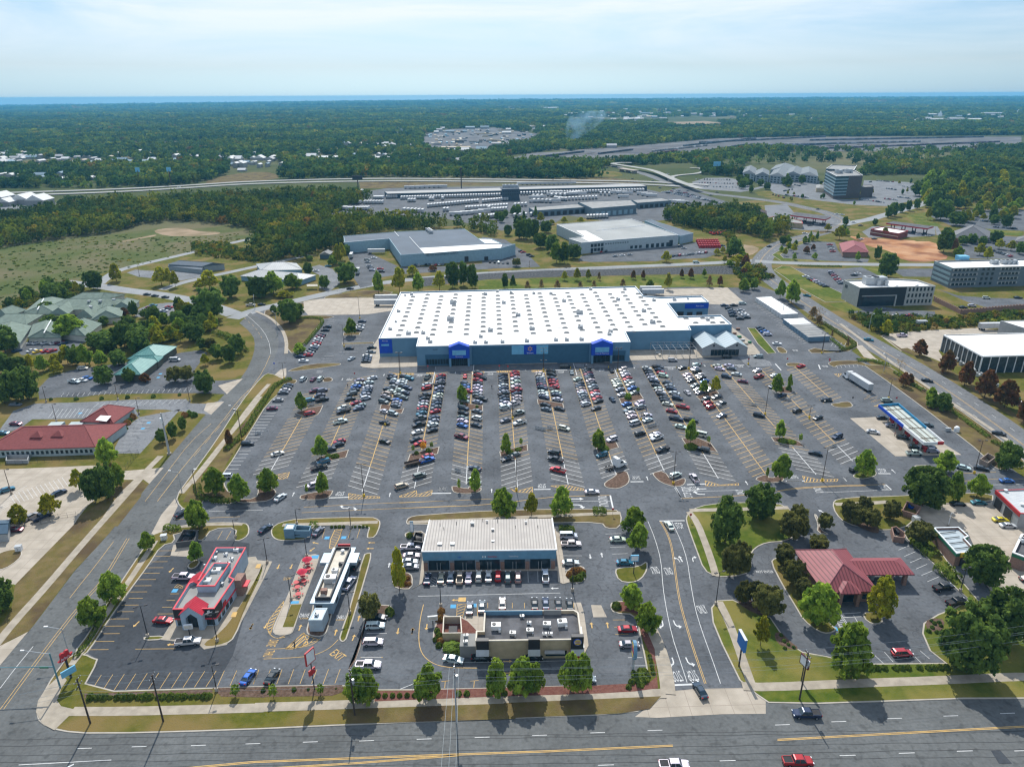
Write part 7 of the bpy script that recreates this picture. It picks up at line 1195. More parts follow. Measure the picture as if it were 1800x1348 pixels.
def containers(c,x1,y1,x2,y2,x3,y3,n,side,where,pick):
 Q=para(c,2.7,x1,y1,x2,y2,x3,y3); A,B,C,D=[Vector(p) for p in Q]
 for i in range(n):
  a=A+(B-A)*(i/n+.006); b=A+(B-A)*((i+1)/n-.006); e=(C-B); mb=MB(); roofm=WHITEP if pick(i) else GREYR; mb.prism(ccw([tuple(a),tuple(b),tuple(b+e),tuple(a+e)]),0.15,2.75,side,roofm,bottom=True);
  o=mb.build('storage_container'); tag(o,'%s steel storage container, %s from the far end of the %s block'%('white-topped' if pick(i) else 'grey-topped',ordn(i),where),'container','storage containers beside the superstore')
containers('t',232,558,385,660,483,655,10,CWH,'upper',lambda i:True); containers('t',392,685,540,795,667,790,9,CBLU,'lower',lambda i:i<3)
RIB=mat('ribbed_metal_roof',(.36,.33,.30),(.43,.40,.36),scale=.25,rough=.7,stripe=[((1,.02,0),.8,(.26,.24,.22),.3)])
sq=[(-24.3,160.6),(11.6,161.2),(11.3,177.5),(-24.0,176.9)]; shop=thing('shop_row','low shop row with a ribbed tan metal roof and five dark shopfronts','shops',(-6.3,169,0)); MB().prism(sq,0,5.4).build('wall',plain('shop_wall',(.22,.26,.30),.8),shop)
mb=MB(); A,B,C,D=[(-24.5,160.2,6.4),(11.8,160.8,6.4),(11.5,177.6,5.5),(-24.2,177.0,5.5)]; mb.face([A,B,C,D]); mb.build('roof',RIB,shop)
mb=MB()
for p,q in ((A,B),(B,C),(D,A)): mb.tube((p[0],p[1],p[2]+.05),(q[0],q[1],q[2]+.05),.22,.22,6)
mb.build('roof_trim',WHITEP,shop); MB().prism([(-24.4,160.0),(11.7,160.6),(11.7,161.0),(-24.4,160.4)],3.7,6.3,bottom=True).build('fascia',plain('shop_fascia',(.12,.26,.37),.8),shop)
for i,(x0,x1) in enumerate(((197,337),(374,515),(546,685),(718,858),(895,1032))):
 t0=wallx(sq[0],sq[1],2,700+x0/3.913); t1=wallx(sq[0],sq[1],2,700+x1/3.913); facade(shop,sq[0],sq[1],[(t0,t1,.1,3.5)],GLASS,'shopfront',.2)
 for q in (.40,.56): tt=t0+(t1-t0)*q; facade(shop,sq[0],sq[1],[(tt,tt+.003,.1,2.6)],GALV,'door_frame',.3)
for i in range(6):
 xx=[.02,.22,.415,.6,.79,.985][i]; facade(shop,sq[0],sq[1],[(xx-.018,xx+.012,.05,2.6)],BRICK,'brick_pier',.5)
def shopsign(s,px,w,h,m,z=4.7): t=wallx(sq[0],sq[1],z,px); wtext(shop,s,(sq[0][0]+(sq[1][0]-sq[0][0])*t,160.0+.6*t-.04,z),w,h,(1,.017,0),m)
shopsign('GameStop',(735+1185/7.2),0.001+2.6,.6,WHITEP); shopsign('MANNING',735+918/7.2,2.5,.6,REDP); shopsign('II',735+812/7.2,.9,.6,WHITEP); shopsign('NAILS',735+600/7.2,2.4,.5,plain('dim_letters',(.25,.33,.4),.7)); shopsign('CLEANERS',735+235/7.2,2.6,.45,MATS['dim_letters']); shopsign('H&R',735+500/7.2,.9,.6,BLUEB)
for x,y,s in [(275,380,.6),(362,380,.6),(500,235,.5),(640,280,.4),(640,360,.4),(600,218,.3),(868,228,.3)]: unit(shop,G(*K('c',x,y),6),5.9,s,GALV,'roof_unit',False)
for x,y in [(303,268),(390,232),(572,212),(672,218),(795,262),(950,262),(278,240)]: vent(shop,G(*K('c',x,y),5.8),5.6,.08,.7,DARK)
bk=thing('burger_restaurant','flat tar-roofed burger restaurant with tan walls and dark sign towers','restaurant',(4,133,0)); BP=[(-8.6,127.6),(15.6,127.9),(15.6,136.9),(14.6,137.9),(-6.9,137.7),(-6.9,130.8),(-8.6,130.8)]; shell(bk,BP,5.4,TAN,TAR,.9,.3,CREAM)
MB().prism([(-12.3,128.2),(-8.6,128.2),(-8.6,132.4),(-12.3,132.4)],0,3.3).build('service_annex',GREYR,bk); unit(bk,(-11,131.2),3.3,.5); unit(bk,(-11,129.2),3.3,.5)
for x0,x1,z in ((-8.4,-5.6,6.0),(3.4,6.0,6.3),(13.1,15.9,7.0)):
 mb=MB(); mb.box(((x0+x1)/2,127.35,2.6),(x1-x0,1.0,z-2.6),0,DARK); tw=mb.build('sign_tower',None,bk); mb=MB(); mb.add([(x0-.1,126.8,2.6),(x1+.1,126.8,2.6),(x1+.1,126.0,2.3),(x0-.1,126.0,2.3),(x0-.1,126.8,3.5),(x1+.1,126.8,3.5)],[[3,2,5,4],[0,1,2,3],[0,3,4],[1,5,2]],GALV); mb.build('awning',None,tw)
mb=MB(); mb.tube((14.5,126.80,5.6),(14.5,126.72,5.6),.95,.95,20,BLUEB); mb.tube((14.55,126.74,5.6),(14.55,126.66,5.6),.8,.8,20,CREAM); mb.build('round_emblem',None,tw); mb=MB(); mb.box((14.55,126.62,6.0),(1.15,.06,.22),0,YELP); mb.box((14.55,126.62,5.0),(1.15,.06,.22),0,YELP); mb.build('emblem_bun',None,tw); wtext(bk,'BURGER',(14.55,126.58,5.75),1.1,.26,(1,0,0),REDP,parent=tw); wtext(bk,'KING',(14.55,126.58,5.42),.8,.26,(1,0,0),REDP,parent=tw)
MB().prism([(13.0,127.4),(15.75,127.4),(15.75,128.6),(13.0,128.6)],0,2.5).build('red_base',REDP,bk); MB().box((9.4,127.0,2.4),(4.6,1.0,.25),0,GALV).build('window_canopy',None,bk); facade(bk,(-8.6,127.6),(15.6,127.9),[(.66,.86,.7,2.2),(.02,.10,.7,2.3),(.5,.6,.8,2.2)]); MB().box((16.0,131.5,2.6),(.5,7,.3),0,WHITEP).build('side_canopy',None,bk)
mb=MB(); mb.box((0,137.3,4.5),(14,.2,1.2),0,BLUEW); mb.box((9.4,137.3,4.5),(4.2,.3,1.4),0,GREYR); mb.build('roof_screen',None,bk)
for x,y,s,m_ in [(655,945,1.1,WHITEP),(1110,925,1.1,WHITEP),(888,975,.8,GALV),(1005,935,.9,GALV),(990,992,.5,WHITEP),(1028,992,.5,WHITEP),(770,990,.7,GALV),(883,915,.5,WHITEP),(835,870,.5,GALV)]: unit(bk,G(*K('c',x,y),5.0),4.5,s,m_)
def enclosure(label,pts,h,m,gate=True,inside=None,cap=None):
 p=ccw(pts); t=thing('refuse_enclosure',label,'enclosure',(sum(q[0] for q in p)/len(p),sum(q[1] for q in p)/len(p),0)); q=inset(p,.25); w=MB(); n=len(p)
 for i in range(n):
  j=(i+1)%n; w.face([(*p[i],0),(*p[j],0),(*p[j],h),(*p[i],h)],m); w.face([(*p[i],h),(*p[j],h),(*q[j],h),(*q[i],h)],cap or m); w.face([(*q[j],0.05),(*q[i],0.05),(*q[i],h),(*q[j],h)],m)
 w.build('block_wall',None,t); g_=MB(); g_.flat(q,.12); g_.build('floor_slab',CONC,t); return t
def dumpster(label,p,rz,m,s=1.):
 t=thing('dumpster',label,'dumpster',(p[0],p[1],.13),None,rz); mb=MB(); mb.add([(-1*s,-.6,.15),(1*s,-.6,.15),(1*s,.7,.15),(-1*s,.7,.15),(-1*s,-.8,1.1),(1*s,-.8,1.1),(1*s,.7,1.5),(-1*s,.7,1.5)],[[0,1,5,4],[1,2,6,5],[2,3,7,6],[3,0,4,7]],m); o=mb.build('body'); o.parent=t; mb=MB(); mb.add([(-1*s,-.85,1.13),(1*s,-.85,1.13),(1*s,.72,1.53),(-1*s,.72,1.53),(-1*s,-.85,1.08),(1*s,-.85,1.08),(1*s,.72,1.48),(-1*s,.72,1.48)],[[0,1,2,3],[4,5,1,0],[5,6,2,1],[6,7,3,2],[7,4,0,3]],DARK); o=mb.build('lid'); o.parent=t
enclosure('tan block refuse enclosure left of the burger restaurant',WP([(773,1113),(808,1113),(806,1083),(775,1083)],2.0),2.3,TAN,cap=CREAM); dumpster('blue dumpster inside the tan block enclosure',G(792,1112),0,BLUEB)
enclosure('dark refuse enclosure behind the red-trimmed restaurant',WP(PT('a',1195,345,1330,330,1350,260,1250,255),1.8),2.0,plain('dark_block',(.10,.10,.10),.9)); dumpster('black dumpster inside the dark enclosure by the restaurant',GK('a',1280,300),.2,DARK)
enclosure('brown refuse enclosure in the shade above the garage lot',WP(PT('e',950,175,1050,205,1085,150,985,110),1.8),2.0,BRICK); dumpster('blue dumpster inside the brown enclosure by the garage lot',GK('e',1020,160),.2,BLUEB); enclosure('brown slatted refuse enclosure at the top of the bank lot',WP(PT('e',893,355,970,365,972,330,910,283,876,290),1.8),2.0,BRICK); dumpster('black dumpster inside the slatted bank enclosure',GK('e',925,335),.1,DARK)
enclosure('block refuse enclosure at the lower right corner of the big lot',WP(PT('n',1490,1000,1545,1030,1600,990,1545,960),1.8),2.0,plain('brown_block',(.28,.22,.18),.9)); enclosure('black refuse enclosure beside the pylon left of the shop row',WP(PT('c',80,355,160,365,165,300,105,290),1.8),2.2,DARK); dumpster('grey dumpster inside the black enclosure',GK('c',135,340),.1,GALV); enclosure('stone skirted pen below the clinic left corner',WP(PT('j',35,945,185,945,200,905,40,905),1.0),1.4,GREYB)
sh=building('refuse_shed','small white-roofed shed with a black refuse bay behind the drive-in','shed',WP(PT('b',296,262,365,262,380,225,318,222),3.2),3.4,plain('pale_blue_wall',(.15,.25,.32),.8),WHITEP,.15); enclosure('black-lined refuse bay beside the white-roofed shed',WP(PT('b',368,268,475,270,487,235,382,228),2.6),2.6,MATS['pale_blue_wall']); dumpster('black dumpster in the bay behind the drive-in',GK('b',400,310),0,DARK,.8)
for lab,x,y in [('white utility cabinet by the restaurant refuse pen',(1120,320),0),('grey utility cabinet on the island of the concrete forecourt',(122,385),0),('pale utility cabinet between the bank lot and garage lot',(1040+939*0,0),1)][:2]:
 g=GK('a',*x); mb=MB(); mb.box((*g,.1),(1.6,1.2,1.5),.2,WHITEP); mb.box((*g,1.6),(1.75,1.35,.1),.2,GALV); mb.box((g[0],g[1]-.63,.3),(.04,.04,1.1),.2,DARK); tag(mb.build('utility_cabinet'),lab,'cabinet')
g=GK('e',1042,250); mb=MB(); mb.box((*g,.1),(1.8,1.5,1.6),.2,WHITEP); mb.box((*g,1.7),(1.95,1.65,.1),.2,GALV); tag(mb.build('utility_cabinet'),'white utility cabinet between the bank lot and the garage lot','cabinet'); g=GK('n',1330,810); mb=MB(); mb.lathe((*g,.1),[(1.0,0),(1.0,1.6),(.6,2.1),(.1,2.2)],12,WHITEP); mb.box((g[0]-3,g[1]+.6,.1),(2,.8,1.3),0,GALV); tag(mb.build('air_station'),'white domed tank beside the verge right of the fuel canopy','tank')
ab=thing('trimmed_restaurant','white restaurant with red parapet trim and a small red gable over its door','restaurant',(-77,150,0)); REDT=plain('red_trim',(.62,.05,.07),.5); WST=plain('white_stone_wall',(.34,.43,.50),.8); AP=[(-82.4,139.0),(-72.4,139.2),(-71.6,150.5),(-73.2,151.5),(-73.4,164.3),(-81.6,164.3),(-80.9,150.5),(-82.6,149.0)]; shell(ab,AP,5.3,WST,GREYR,1.0,.3,REDT)
slab(ab,AP[0],AP[1],0,.28,2.6,5.15,.08,DARK,'dark_sign_band'); slab(ab,AP[0],AP[1],.72,1,2.6,5.15,.08,DARK,'dark_sign_band'); slab(ab,AP[0],AP[1],0,.30,2.3,2.6,.3,REDT,'red_ledge'); slab(ab,AP[0],AP[1],.70,1,2.3,2.6,.3,REDT,'red_ledge'); slab(ab,AP[1],AP[2],0,.32,2.6,5.15,.08,DARK,'dark_sign_band'); slab(ab,AP[1],AP[2],0,1,2.3,2.6,.25,REDT,'red_ledge'); facade(ab,AP[0],AP[1],[(.05,.26,.4,2.2),(.76,.95,.4,2.2)],GLASS); facade(ab,AP[1],AP[2],gridw(4,1,.5,1,1.7,.03,.8,.65),GLASS)
gx=-77.6; mb=MB(); P=[(-2.6,0),(-2.6,4.9),(0,7.0),(2.6,4.9),(2.6,0),(1.4,0),(1.4,3.7),(0,5.0),(-1.4,3.7),(-1.4,0)]; f=[(gx+x,137.6,z) for x,z in P]; b=[(gx+x,139.2,z) for x,z in P]; mb.add(f+b,[[0,1,2,7,8,9],[2,3,4,5,6,7]]+[[i,(i+1)%10,(i+1)%10+10,i+10] for i in range(10)]); po=mb.build('gabled_porch',WST,ab)
MB().prism([(gx-1.4,138.6),(gx+1.4,138.6),(gx+1.4,138.75),(gx-1.4,138.75)],0,4.2).build('entrance_door',GLASS,po)
RSE=mat('red_ribbed_roof',(.50,.03,.05),(.42,.02,.04),scale=.5,rough=.4,stripe=[((0,1,0),.5,(.30,.01,.02),.2)]); mb=MB(); mb.face([(gx-2.9,137.35,4.7),(gx,137.35,7.15),(gx,141.6,7.15),(gx-2.9,141.6,4.7)]); mb.face([(gx,137.35,7.15),(gx+2.9,137.35,4.7),(gx+2.9,141.6,4.7),(gx,141.6,7.15)]); mb.face([(gx-2.9,141.6,4.7),(gx,141.6,7.15),(gx+2.9,141.6,4.7)]); mb.build('gable_roof',RSE,ab)
mb=MB(); mb.face([(-83.9,149.0,3.9),(-81.4,149.0,5.6),(-81.4,153.4,5.6),(-83.9,153.4,3.9)]); mb.face([(-81.4,149,5.6),(-79.9,149,4.4),(-79.9,153.4,4.4),(-81.4,153.4,5.6)]); mb.prism([(-83.6,149.3),(-81.5,149.3),(-81.5,153.1),(-83.6,153.1)],0,3.9); mb.build('side_gable',RSE,ab); sc=shell(ab,[(-79.5,146.5),(-74.9,146.5),(-74.6,156),(-78.8,156)],6.3,WST,GREYR,1.3,.25,REDT,4.3,'screen_wall','screen_floor')
HATM=WHITEP; mb=MB(); hx,hz=-73.8,4.2; mb.add([(hx-.9,138.95,hz-.1),(hx-.2,138.95,hz-.25),(hx+.75,138.95,hz+.15),(hx+.95,138.95,hz+.45),(hx+.35,138.95,hz+.25),(hx+.25,138.95,hz+.8),(hx-.35,138.95,hz+.55),(hx-.4,138.95,hz+.05)],[list(range(8))]); mb.build('hat_emblem',HATM,ab); wtext(ab,"Arby's",(-73.9,138.94,3.45),1.5,.5,(1,0,0),WHITEP); slab(ab,AP[1],AP[2],.35,.48,2.5,3.6,.2,REDP,'red_awning')
MB().prism([(-71.9,150.2),(-70.0,150.2),(-69.8,153.4),(-71.9,153.4)],0,5.0).build('drive_through_bay',BRICK,ab); MB().box((-69.4,151.8,2.7),(1.4,2.6,.3),0,REDT).build('bay_canopy',None,ab)
for c,x,y,s,m_ in [('a',1478,545,1.1,WHITEP),('a',1410,615,1.1,WHITEP),('a',1463,450,.6,WHITEP),('a',1540,422,.5,WHITEP),('a',1615,395,.7,WHITEP),('a',1580,455,.5,WHITEP),('a',1560,485,.5,WHITEP),('a',1510,625,.5,GALV),('a',1475,408,.4,GALV)]: unit(ab,G(*K(c,x,y),4.8),4.35,s,m_)
for x,y in [(1500,482),(1395,500)]: vent(ab,G(*K('a',x,y),4.6),4.3,.2,.5)
di=thing('drive_in','narrow drive-in diner with silver eaves and a dark sunken roof','restaurant',(-47.3,152,0)); SILB=plain('silver_blue_metal',(.26,.33,.39),.4,metal=.3)
dq=[(-49.6,143.2),(-45.0,143.2),(-44.3,165.2),(-49.2,165.2)]; MB().prism(dq,0,3.9).build('wall',plain('steel_blue_wall',(.28,.38,.46),.5),di); mb=MB(); o1=inset(dq,-.7); mb.prism(o1,3.5,4.0,bottom=True); mb.build('eave',SILB,di); shell(di,inset(dq,.35),5.0,DARK,CREAM,.8,.3,None,3.9,'roof_screen','roof')
for s in (-1,1): MB().box((-46.9+s*3.6,161,3.2),(2.6,4.4,.9),0,SILB).build('side_canopy',None,di)
MB().box((-46.7,165.6,4.0),(3.4,.4,1.3),0,REDP).build('rear_sign',None,di); unit(di,(-46.9,150.5),4.2,1.5,GALV); unit(di,(-46.7,154.5),4.2,.8,WHITEP); unit(di,(-47.6,146.3),4.2,.8,BRICK,'roof_unit',False); vent(di,(-46.6,163.2),4.2,.4,.7); unit(di,(-45.8,157.5),4.2,.6,DARK); facade(di,dq[0],dq[1],[(.1,.45,1.2,2.8)],DARK); facade(di,(-44.95,144),(-44.35,165),[(.55,.75,1.2,2.6),(.1,.2,.9,2.5)],GLASS)
cb=building('cooler_block','small grey metal cooler block in front of the drive-in','building',[(-49.2,136.9),(-45.9,136.9),(-45.6,141.3),(-48.7,141.3)],3.6,plain('cooler_metal',(.35,.43,.48),.5),SILB,.1); unit(cb,(-47.6,138.6),3.5,.5,WHITEP)
UMB=plain('umbrella_red',(.45,.02,.05),.8)
for i,(x,y,op) in enumerate([(455,463,0),(462,500,1),(415,545,0),(428,585,1),(383,628,0),(435,618,0),(390,660,0),(395,708,0),(468,535,0)]):
 g=GK('b',x,y+12); t=thing('patio_table','red patio table%s, %s from left on the patio'%(' under an open umbrella' if op else '',ordn(i)),'table',(*g,.16),'red tables on the dining patio'); z=.16
 mb=MB(); mb.tube((*g,z+.7),(*g,z+.76),.75,.75,14,REDP); mb.tube((*g,z),(*g,z+.7),.06,.06,6,REDP); mb.build('tabletop',None,t)
 for k in range(4): a=k*pi/2+.4; mb=MB(); p=(g[0]+1.1*cos(a),g[1]+1.1*sin(a)); mb.tube((*p,z+.4),(*p,z+.45),.24,.24,10,REDP); mb.tube((*p,z),(*p,z+.4),.04,.04,5,REDP); mb.tube((*p,z+.2),(g[0],g[1],z+.2),.03,.03,4,REDP); mb.build('stool',None,t)
 if op: u=thing('patio_umbrella','open round red umbrella, %s on the dining patio'%('upper one' if i==1 else 'lower one'),'umbrella',(*g,.16)); MB().lathe((*g,z),[(1.35,2.1),(.05,2.75)],16,UMB).build('canopy',None,u); MB().tube((*g,z+.75),(*g,z+2.75),.03,.03,6,GALV).build('pole',None,u)
REDM=mat('maroon_metal_roof',(.25,.068,.076),(.29,.085,.09),scale=.3,rough=.5,stripe=[((1,.1,0),.9,(.13,.035,.04),.3)]); TRW=plain('white_gutter',(.6,.6,.6),.5)
cu_=thing('bank_building','one-storey bank with a maroon hipped metal roof and a drive-through wing','bank',(84,152,0)); R1=[(78.9,146.4),(91.2,147.0),(91.0,163.3),(78.2,162.9)]; hip(cu_,R1,3.9,8.0,REDM,.9,.85,BRICK,seam=plain('light_maroon',(.35,.13,.14),.5)); R2=[(91.3,153.4),(104.2,153.6),(104.1,159.4),(91.3,159.4)]
mb=MB(); mb.face([(85,156.4,5.6),(101,156.4,5.6),(104.7,152.7,3.9),(89,152.7,3.9)]); mb.face([(104.7,160,3.9),(101,156.4,5.6),(85,156.4,5.6),(89,160,3.9)]); mb.face([(104.7,152.7,3.9),(101,156.4,5.6),(104.7,160,3.9)]); mb.face([(89,152.7,3.6),(104.7,152.7,3.6),(104.7,152.7,3.9),(89,152.7,3.9)]); mb.face([(89,152.7,3.6),(104.7,152.7,3.6),(104.7,160,3.6),(89,160,3.6)]); mb.build('drive_through_roof',REDM,cu_)
for x in (99.2,102.9):
 for y in (153.6,158.8): MB().box((x,y,0),(.9,.9,3.6),0,BRICK).build('column',None,cu_)
mb=MB(); mb.face([(84.6,147.5,5.9),(87.2,144.9,4.1),(82,144.9,4.1)]); mb.face([(84.6,147.5,5.9),(82,144.9,4.1),(82,149.5,5.0)]); mb.face([(84.6,147.5,5.9),(87.2,149.5,5.0),(87.2,144.9,4.1)]); mb.face([(82,144.9,3.8),(87.2,144.9,3.8),(87.2,144.9,4.1),(82,144.9,4.1)]); mb.build('porch_roof',REDM,cu_)
for x in (82.4,86.8): MB().box((x,145.3,0),(.8,.8,3.8),0,BRICK).build('porch_column',None,cu_)
facade(cu_,(79,146.45),(91.2,147.0),[(.34,.62,.1,2.8),(.06,.18,.9,2.4),(.8,.93,.9,2.4)],GLASS); mb=MB(); mb.box((95.5,156,0),(1,1.2,1.6),0,GALV); tag(mb.build('teller_kiosk'),'small grey teller kiosk under the maroon drive-through roof','kiosk')
ga=building('service_garage','grey garage with a bright red fascia and two open bays at the right edge','garage',WP(PT('e',1600,40,1765,200,1960,215,1900,32),5.2),5.2,GREYB,mat('pale_standing_seam',(.42,.44,.45),(.48,.5,.5),scale=.5,stripe=[((.4,1,0),1.2,(.3,.32,.33),.1)]),.35,.3,REDP); gq=WP(PT('e',1600,40,1765,200),5.2); slab(ga,*gq,-.01,1.01,4.0,5.25,.15,REDP,'red_fascia'); facade(ga,*gq,[(.08,.34,.05,3.5),(.48,.76,.05,3.5)],DARK,'bay_opening',.3); vent(ga,G(*K('e',1780,145),5),5,.5,.5,WHITEP); vent(ga,G(*K('e',1665,48),5),5,.4,.5,WHITEP)
oq=WP(PT('e',1168,292,1325,470,1458,455,1378,366,1408,352,1340,290),4.4); og=building('small_garage','small brick garage with a green band and yellow sign corner','garage',oq,4.4,BRICK,plain('pale_blue_membrane',(.36,.42,.45),.6),.7,.3,plain('white_trim',(.7,.75,.78),.5)); oc=ccw(oq)
for i in range(len(oc)): j=(i+1)%len(oc); slab(og,oc[i],oc[j],-.005,1.005,3.3,4.15,.08,GREENP,'green_band')
k0,k1=WP(PT('e',1352,468,1458,455),4.4); slab(og,k0,k1,0,.8,3.0,4.3,.25,YELP,'yellow_sign'); c=(Vector(k0)+(Vector(k1)-Vector(k0))*.4); d=(Vector(k1)-Vector(k0)); mb=MB();
n_=Vector((d.y,-d.x)).normalized(); ce=c+n_*.28; dd=d.normalized(); mb.add([(ce.x+dd.x*.85*cos(a),ce.y+dd.y*.85*cos(a),3.65+.42*sin(a)) for a in np.linspace(0,6.28,17)[:-1]],[list(range(16))]); mb.build('oval_emblem',BLUEB,og); facade(og,k0,k1,[(.12,.7,.05,2.5)],DARK,'bay_opening',.3)
for tq in (.2,.4,.6,.8):
 a=Vector(oq[0])+(Vector(oq[1])-Vector(oq[0]))*tq; b=a+(Vector(oq[2])-Vector(oq[1]))*(.92 if tq>.3 else .98); MB().tube((*a,4.0),(*b,4.0),.14,.14,4).build('roof_beam',DARK,og)
bg_=building('corner_garage','brown garage with a green and white parapet cut by the right edge','garage',WP(PT('e',1770,342,1708,468,1790,500,2050,520,2050,342),4.8),4.8,BRICK,TAR,.8,.5,WHITEP); qq=WP(PT('e',1708,468,1790,500,2050,520),4.8); slab(bg_,qq[0],qq[1],0,1,3.6,4.5,.1,GREENP,'green_band'); slab(bg_,qq[1],qq[2],0,1,3.6,4.5,.1,GREENP,'green_band'); unit(bg_,G(*K('e',1785,390),4.5),4.1,1,WHITEP)
FQ=WP(PT('n',800,618,935,610,1245,878,1110,880),5.8); fc=thing('fuel_canopy','long fuel canopy with blue and white fascia over the concrete slab','canopy',(*FQ[0],0)); FQ=ccw(FQ); cen=(sum(p[0] for p in FQ)/4,sum(p[1] for p in FQ)/4); q=inset(FQ,.35); mb=MB(); mb.flat(q,5.0); mb.flat([*q][::1],4.9); mb.build('roof_deck',plain('pale_green_deck',(.42,.46,.42),.7),fc)
e=WP(PT('n',800,618,1110,880,1245,878,935,610),5.8)
def fas(a,b,t0,t1,m,nm='fascia'):
 a=Vector(a);b=Vector(b); p=a+(b-a)*t0; r=a+(b-a)*t1; d=(b-a).normalized(); n=Vector((-d.y,d.x))*.15; MB().prism(ccw([tuple(p-n),tuple(r-n),tuple(r+n),tuple(p+n)]),4.7,5.9,bottom=True).build(nm,m,fc)
fas(e[0],e[1],0,.58,BLUEB); fas(e[0],e[1],.58,1,WHITEP); fas(e[1],e[2],0,.68,WHITEP); fas(e[1],e[2],.68,1,REDP); fas(e[2],e[3],0,.35,WHITEP); fas(e[2],e[3],.35,1,plain('teal_blue_fascia',(.03,.22,.4),.6)); fas(e[3],e[0],0,1,MATS['teal_blue_fascia'])
mb=MB(); a0,a1,a2,a3=[Vector(p) for p in e]
for t in (.12,.37,.62,.87): p=a0+(a1-a0)*t; r=a3+(a2-a3)*t; mb.tube((*p,5.2),(*r,5.2),.12,.12,4)
for t in (.3,.42,.7): p=a0+(a3-a0)*t; r=a1+(a2-a1)*t; mb.tube((*p,5.25),(*r,5.25),.11,.11,4)
mb.build('roof_beams',plain('rusty_beam',(.16,.11,.06),.8),fc); PUM=[]
for t in (.14,.32,.5,.68,.86):
 for s in (.3,.7):
  p=a0+(a1-a0)*t; r=a3+(a2-a3)*t; m_=p+(r-p)*s; MB().box((*m_,0),(.35,.35,4.8),0,GREYB).build('column',None,fc)
 c=p+(r-p)*.5; pt=thing('fuel_pump','fuel pump island, %s from the upper left under the canopy'%ordn(int(t*5.5)),'fuel pump',(*c,0),'fuel pumps under the canopy'); MB().box((*c,0.05),(1.3,4.5,.15),.2,CONC).build('pump_island',None,pt)
 for s in (-1,1): mb=MB(); mb.box((c.x+s*.25,c.y+s*1.2,.2),(.7,.9,1.9),.2,REDP); mb.box((c.x+s*.25,c.y+s*1.2,1.3),(.75,.6,.4),.2,DARK); mb.build('dispenser',None,pt)
REDS=plain('red_shingle_roof',(.21,.058,.055),.85,.12,scale=1.5); cl=thing('clinic_building','long one-storey clinic with a red shingled hip roof and two small dormers','clinic',(*G(80,780),0)); H0=3.2
hip(cl,para('j',H0,-120,868,648,852,862,697),3.4,7.6,REDS,.4,.9,plain('grey_clinic_wall',(.36,.42,.42),.85)); fa=para('j',H0,-120,868,648,852,862,697); facade(cl,fa[0],fa[1],gridw(20,1,1.0,1,1.3,.1,.98,.55),GLASS)
hip(cl,para('j',H0,558,676,775,690,918,592),3.4,7.0,REDS,.4,.8,MATS['grey_clinic_wall'])
for x,y in ((265,775),(410,770)):
 c=G(*K('j',x,y),5.2); mb=MB(); mb.box((c[0],c[1],4.2),(2.6,2.6,1.5),.1,MATS['grey_clinic_wall']); dm=mb.build('dormer',None,cl); mb=MB(); mb.face([(c[0]-2.2,c[1]-2.2,5.7),(c[0]+2.2,c[1]-2.2,5.7),(c[0],c[1],7.4)]); mb.face([(c[0]+2.2,c[1]-2.2,5.7),(c[0]+2.2,c[1]+2.4,5.7),(c[0],c[1],7.4)]); mb.face([(c[0]-2.2,c[1]-2.2,5.7),(c[0]-2.2,c[1]+2.4,5.7),(c[0],c[1],7.4)]); mb.face([(c[0]-2.2,c[1]+2.4,5.7),(c[0]+2.2,c[1]+2.4,5.7),(c[0],c[1],7.4)]); mb.build('dormer_roof',REDS,dm)
mb=MB(); mb.flat(WP(PT('j',655,672,730,683,765,645,690,640),5.0),5.3); mb.build('flat_white_roof',WHITE,cl);
for x in (375,515): mb=MB(); c=G(*K('j',x,695),3); mb.box((c[0],c[1],0),(5,5,3.0),.1,MATS['grey_clinic_wall']); mb.build('rear_porch',None,cl)
te=thing('teal_roofed_office','low office with folded teal metal hip roofs among trees','office',(*G(250,630),0)); TW=plain('dark_olive_wall',(.12,.12,.09),.9)
hip(te,para('j',3.2,790,358,965,358,1092,262),3.4,6.6,TEALR,.5,.9,TW); hip(te,para('j',3.2,885,250,1090,252,1213,172),3.4,6.9,TEALR,.5,.9,TW); hip(te,para('j',3.2,880,278,1085,272,1120,240),3.3,5.6,TEALR,.4,.9,TW)
nh=thing('nursing_home','sprawling nursing home with many grey-green shingle roofs','building',(*G(100,550),0)); NW=plain('cream_siding',(.50,.50,.44),.9)
for i,q in enumerate([(-60,785,180,790,300,722),(-100,905,135,915,215,800),(200,880,415,880,440,790),(415,850,590,872,700,790),(170,708,400,722,500,630),(340,725,470,720,560,650),(300,690,700,690,900,625),(450,632,690,632,860,590),(530,745,640,745,720,660),(640,760,835,745,850,690),(770,690,905,680,960,635),(-60,735,60,735,180,690)]): hip(nh,para('q',3.4,*q),3.5,6.8+.013*(i*37%60)-.02*i,GRNR,.5,.5,NW)
for p,q in (((262,690),(310,625)),((305,850),(358,775))): a=G(*K('q',*p),6); b=G(*K('q',*q),6); MB().tube((*a,6.2),(*b,7.2),.35,.35,4).build('fire_wall_cap',WHITEP,nh)
for x,y in ((697,640),(620,675),(630,680),(790,630),(620,640)): unit(nh,G(*K('q',x,y),6),6.0,.9,GALV,'roof_unit',False)
BG=plain('dark_blue_metal_roof',(.075,.10,.125),.6,.1); bs=thing('barracks_building','low dark blue-grey metal building with a lean-to porch by the west lane','building',(*G(345,465),0)); hip(bs,para('q',4.2,1170,385,1400,402,1550,388),4.3,6.2,BG,.3,0.,plain('grey_siding',(.25,.29,.30),.8)); hip(bs,para('q',3.0,1165,398,1395,425,1410,410),3.0,3.6,BG,.2,0,MATS['grey_siding'])
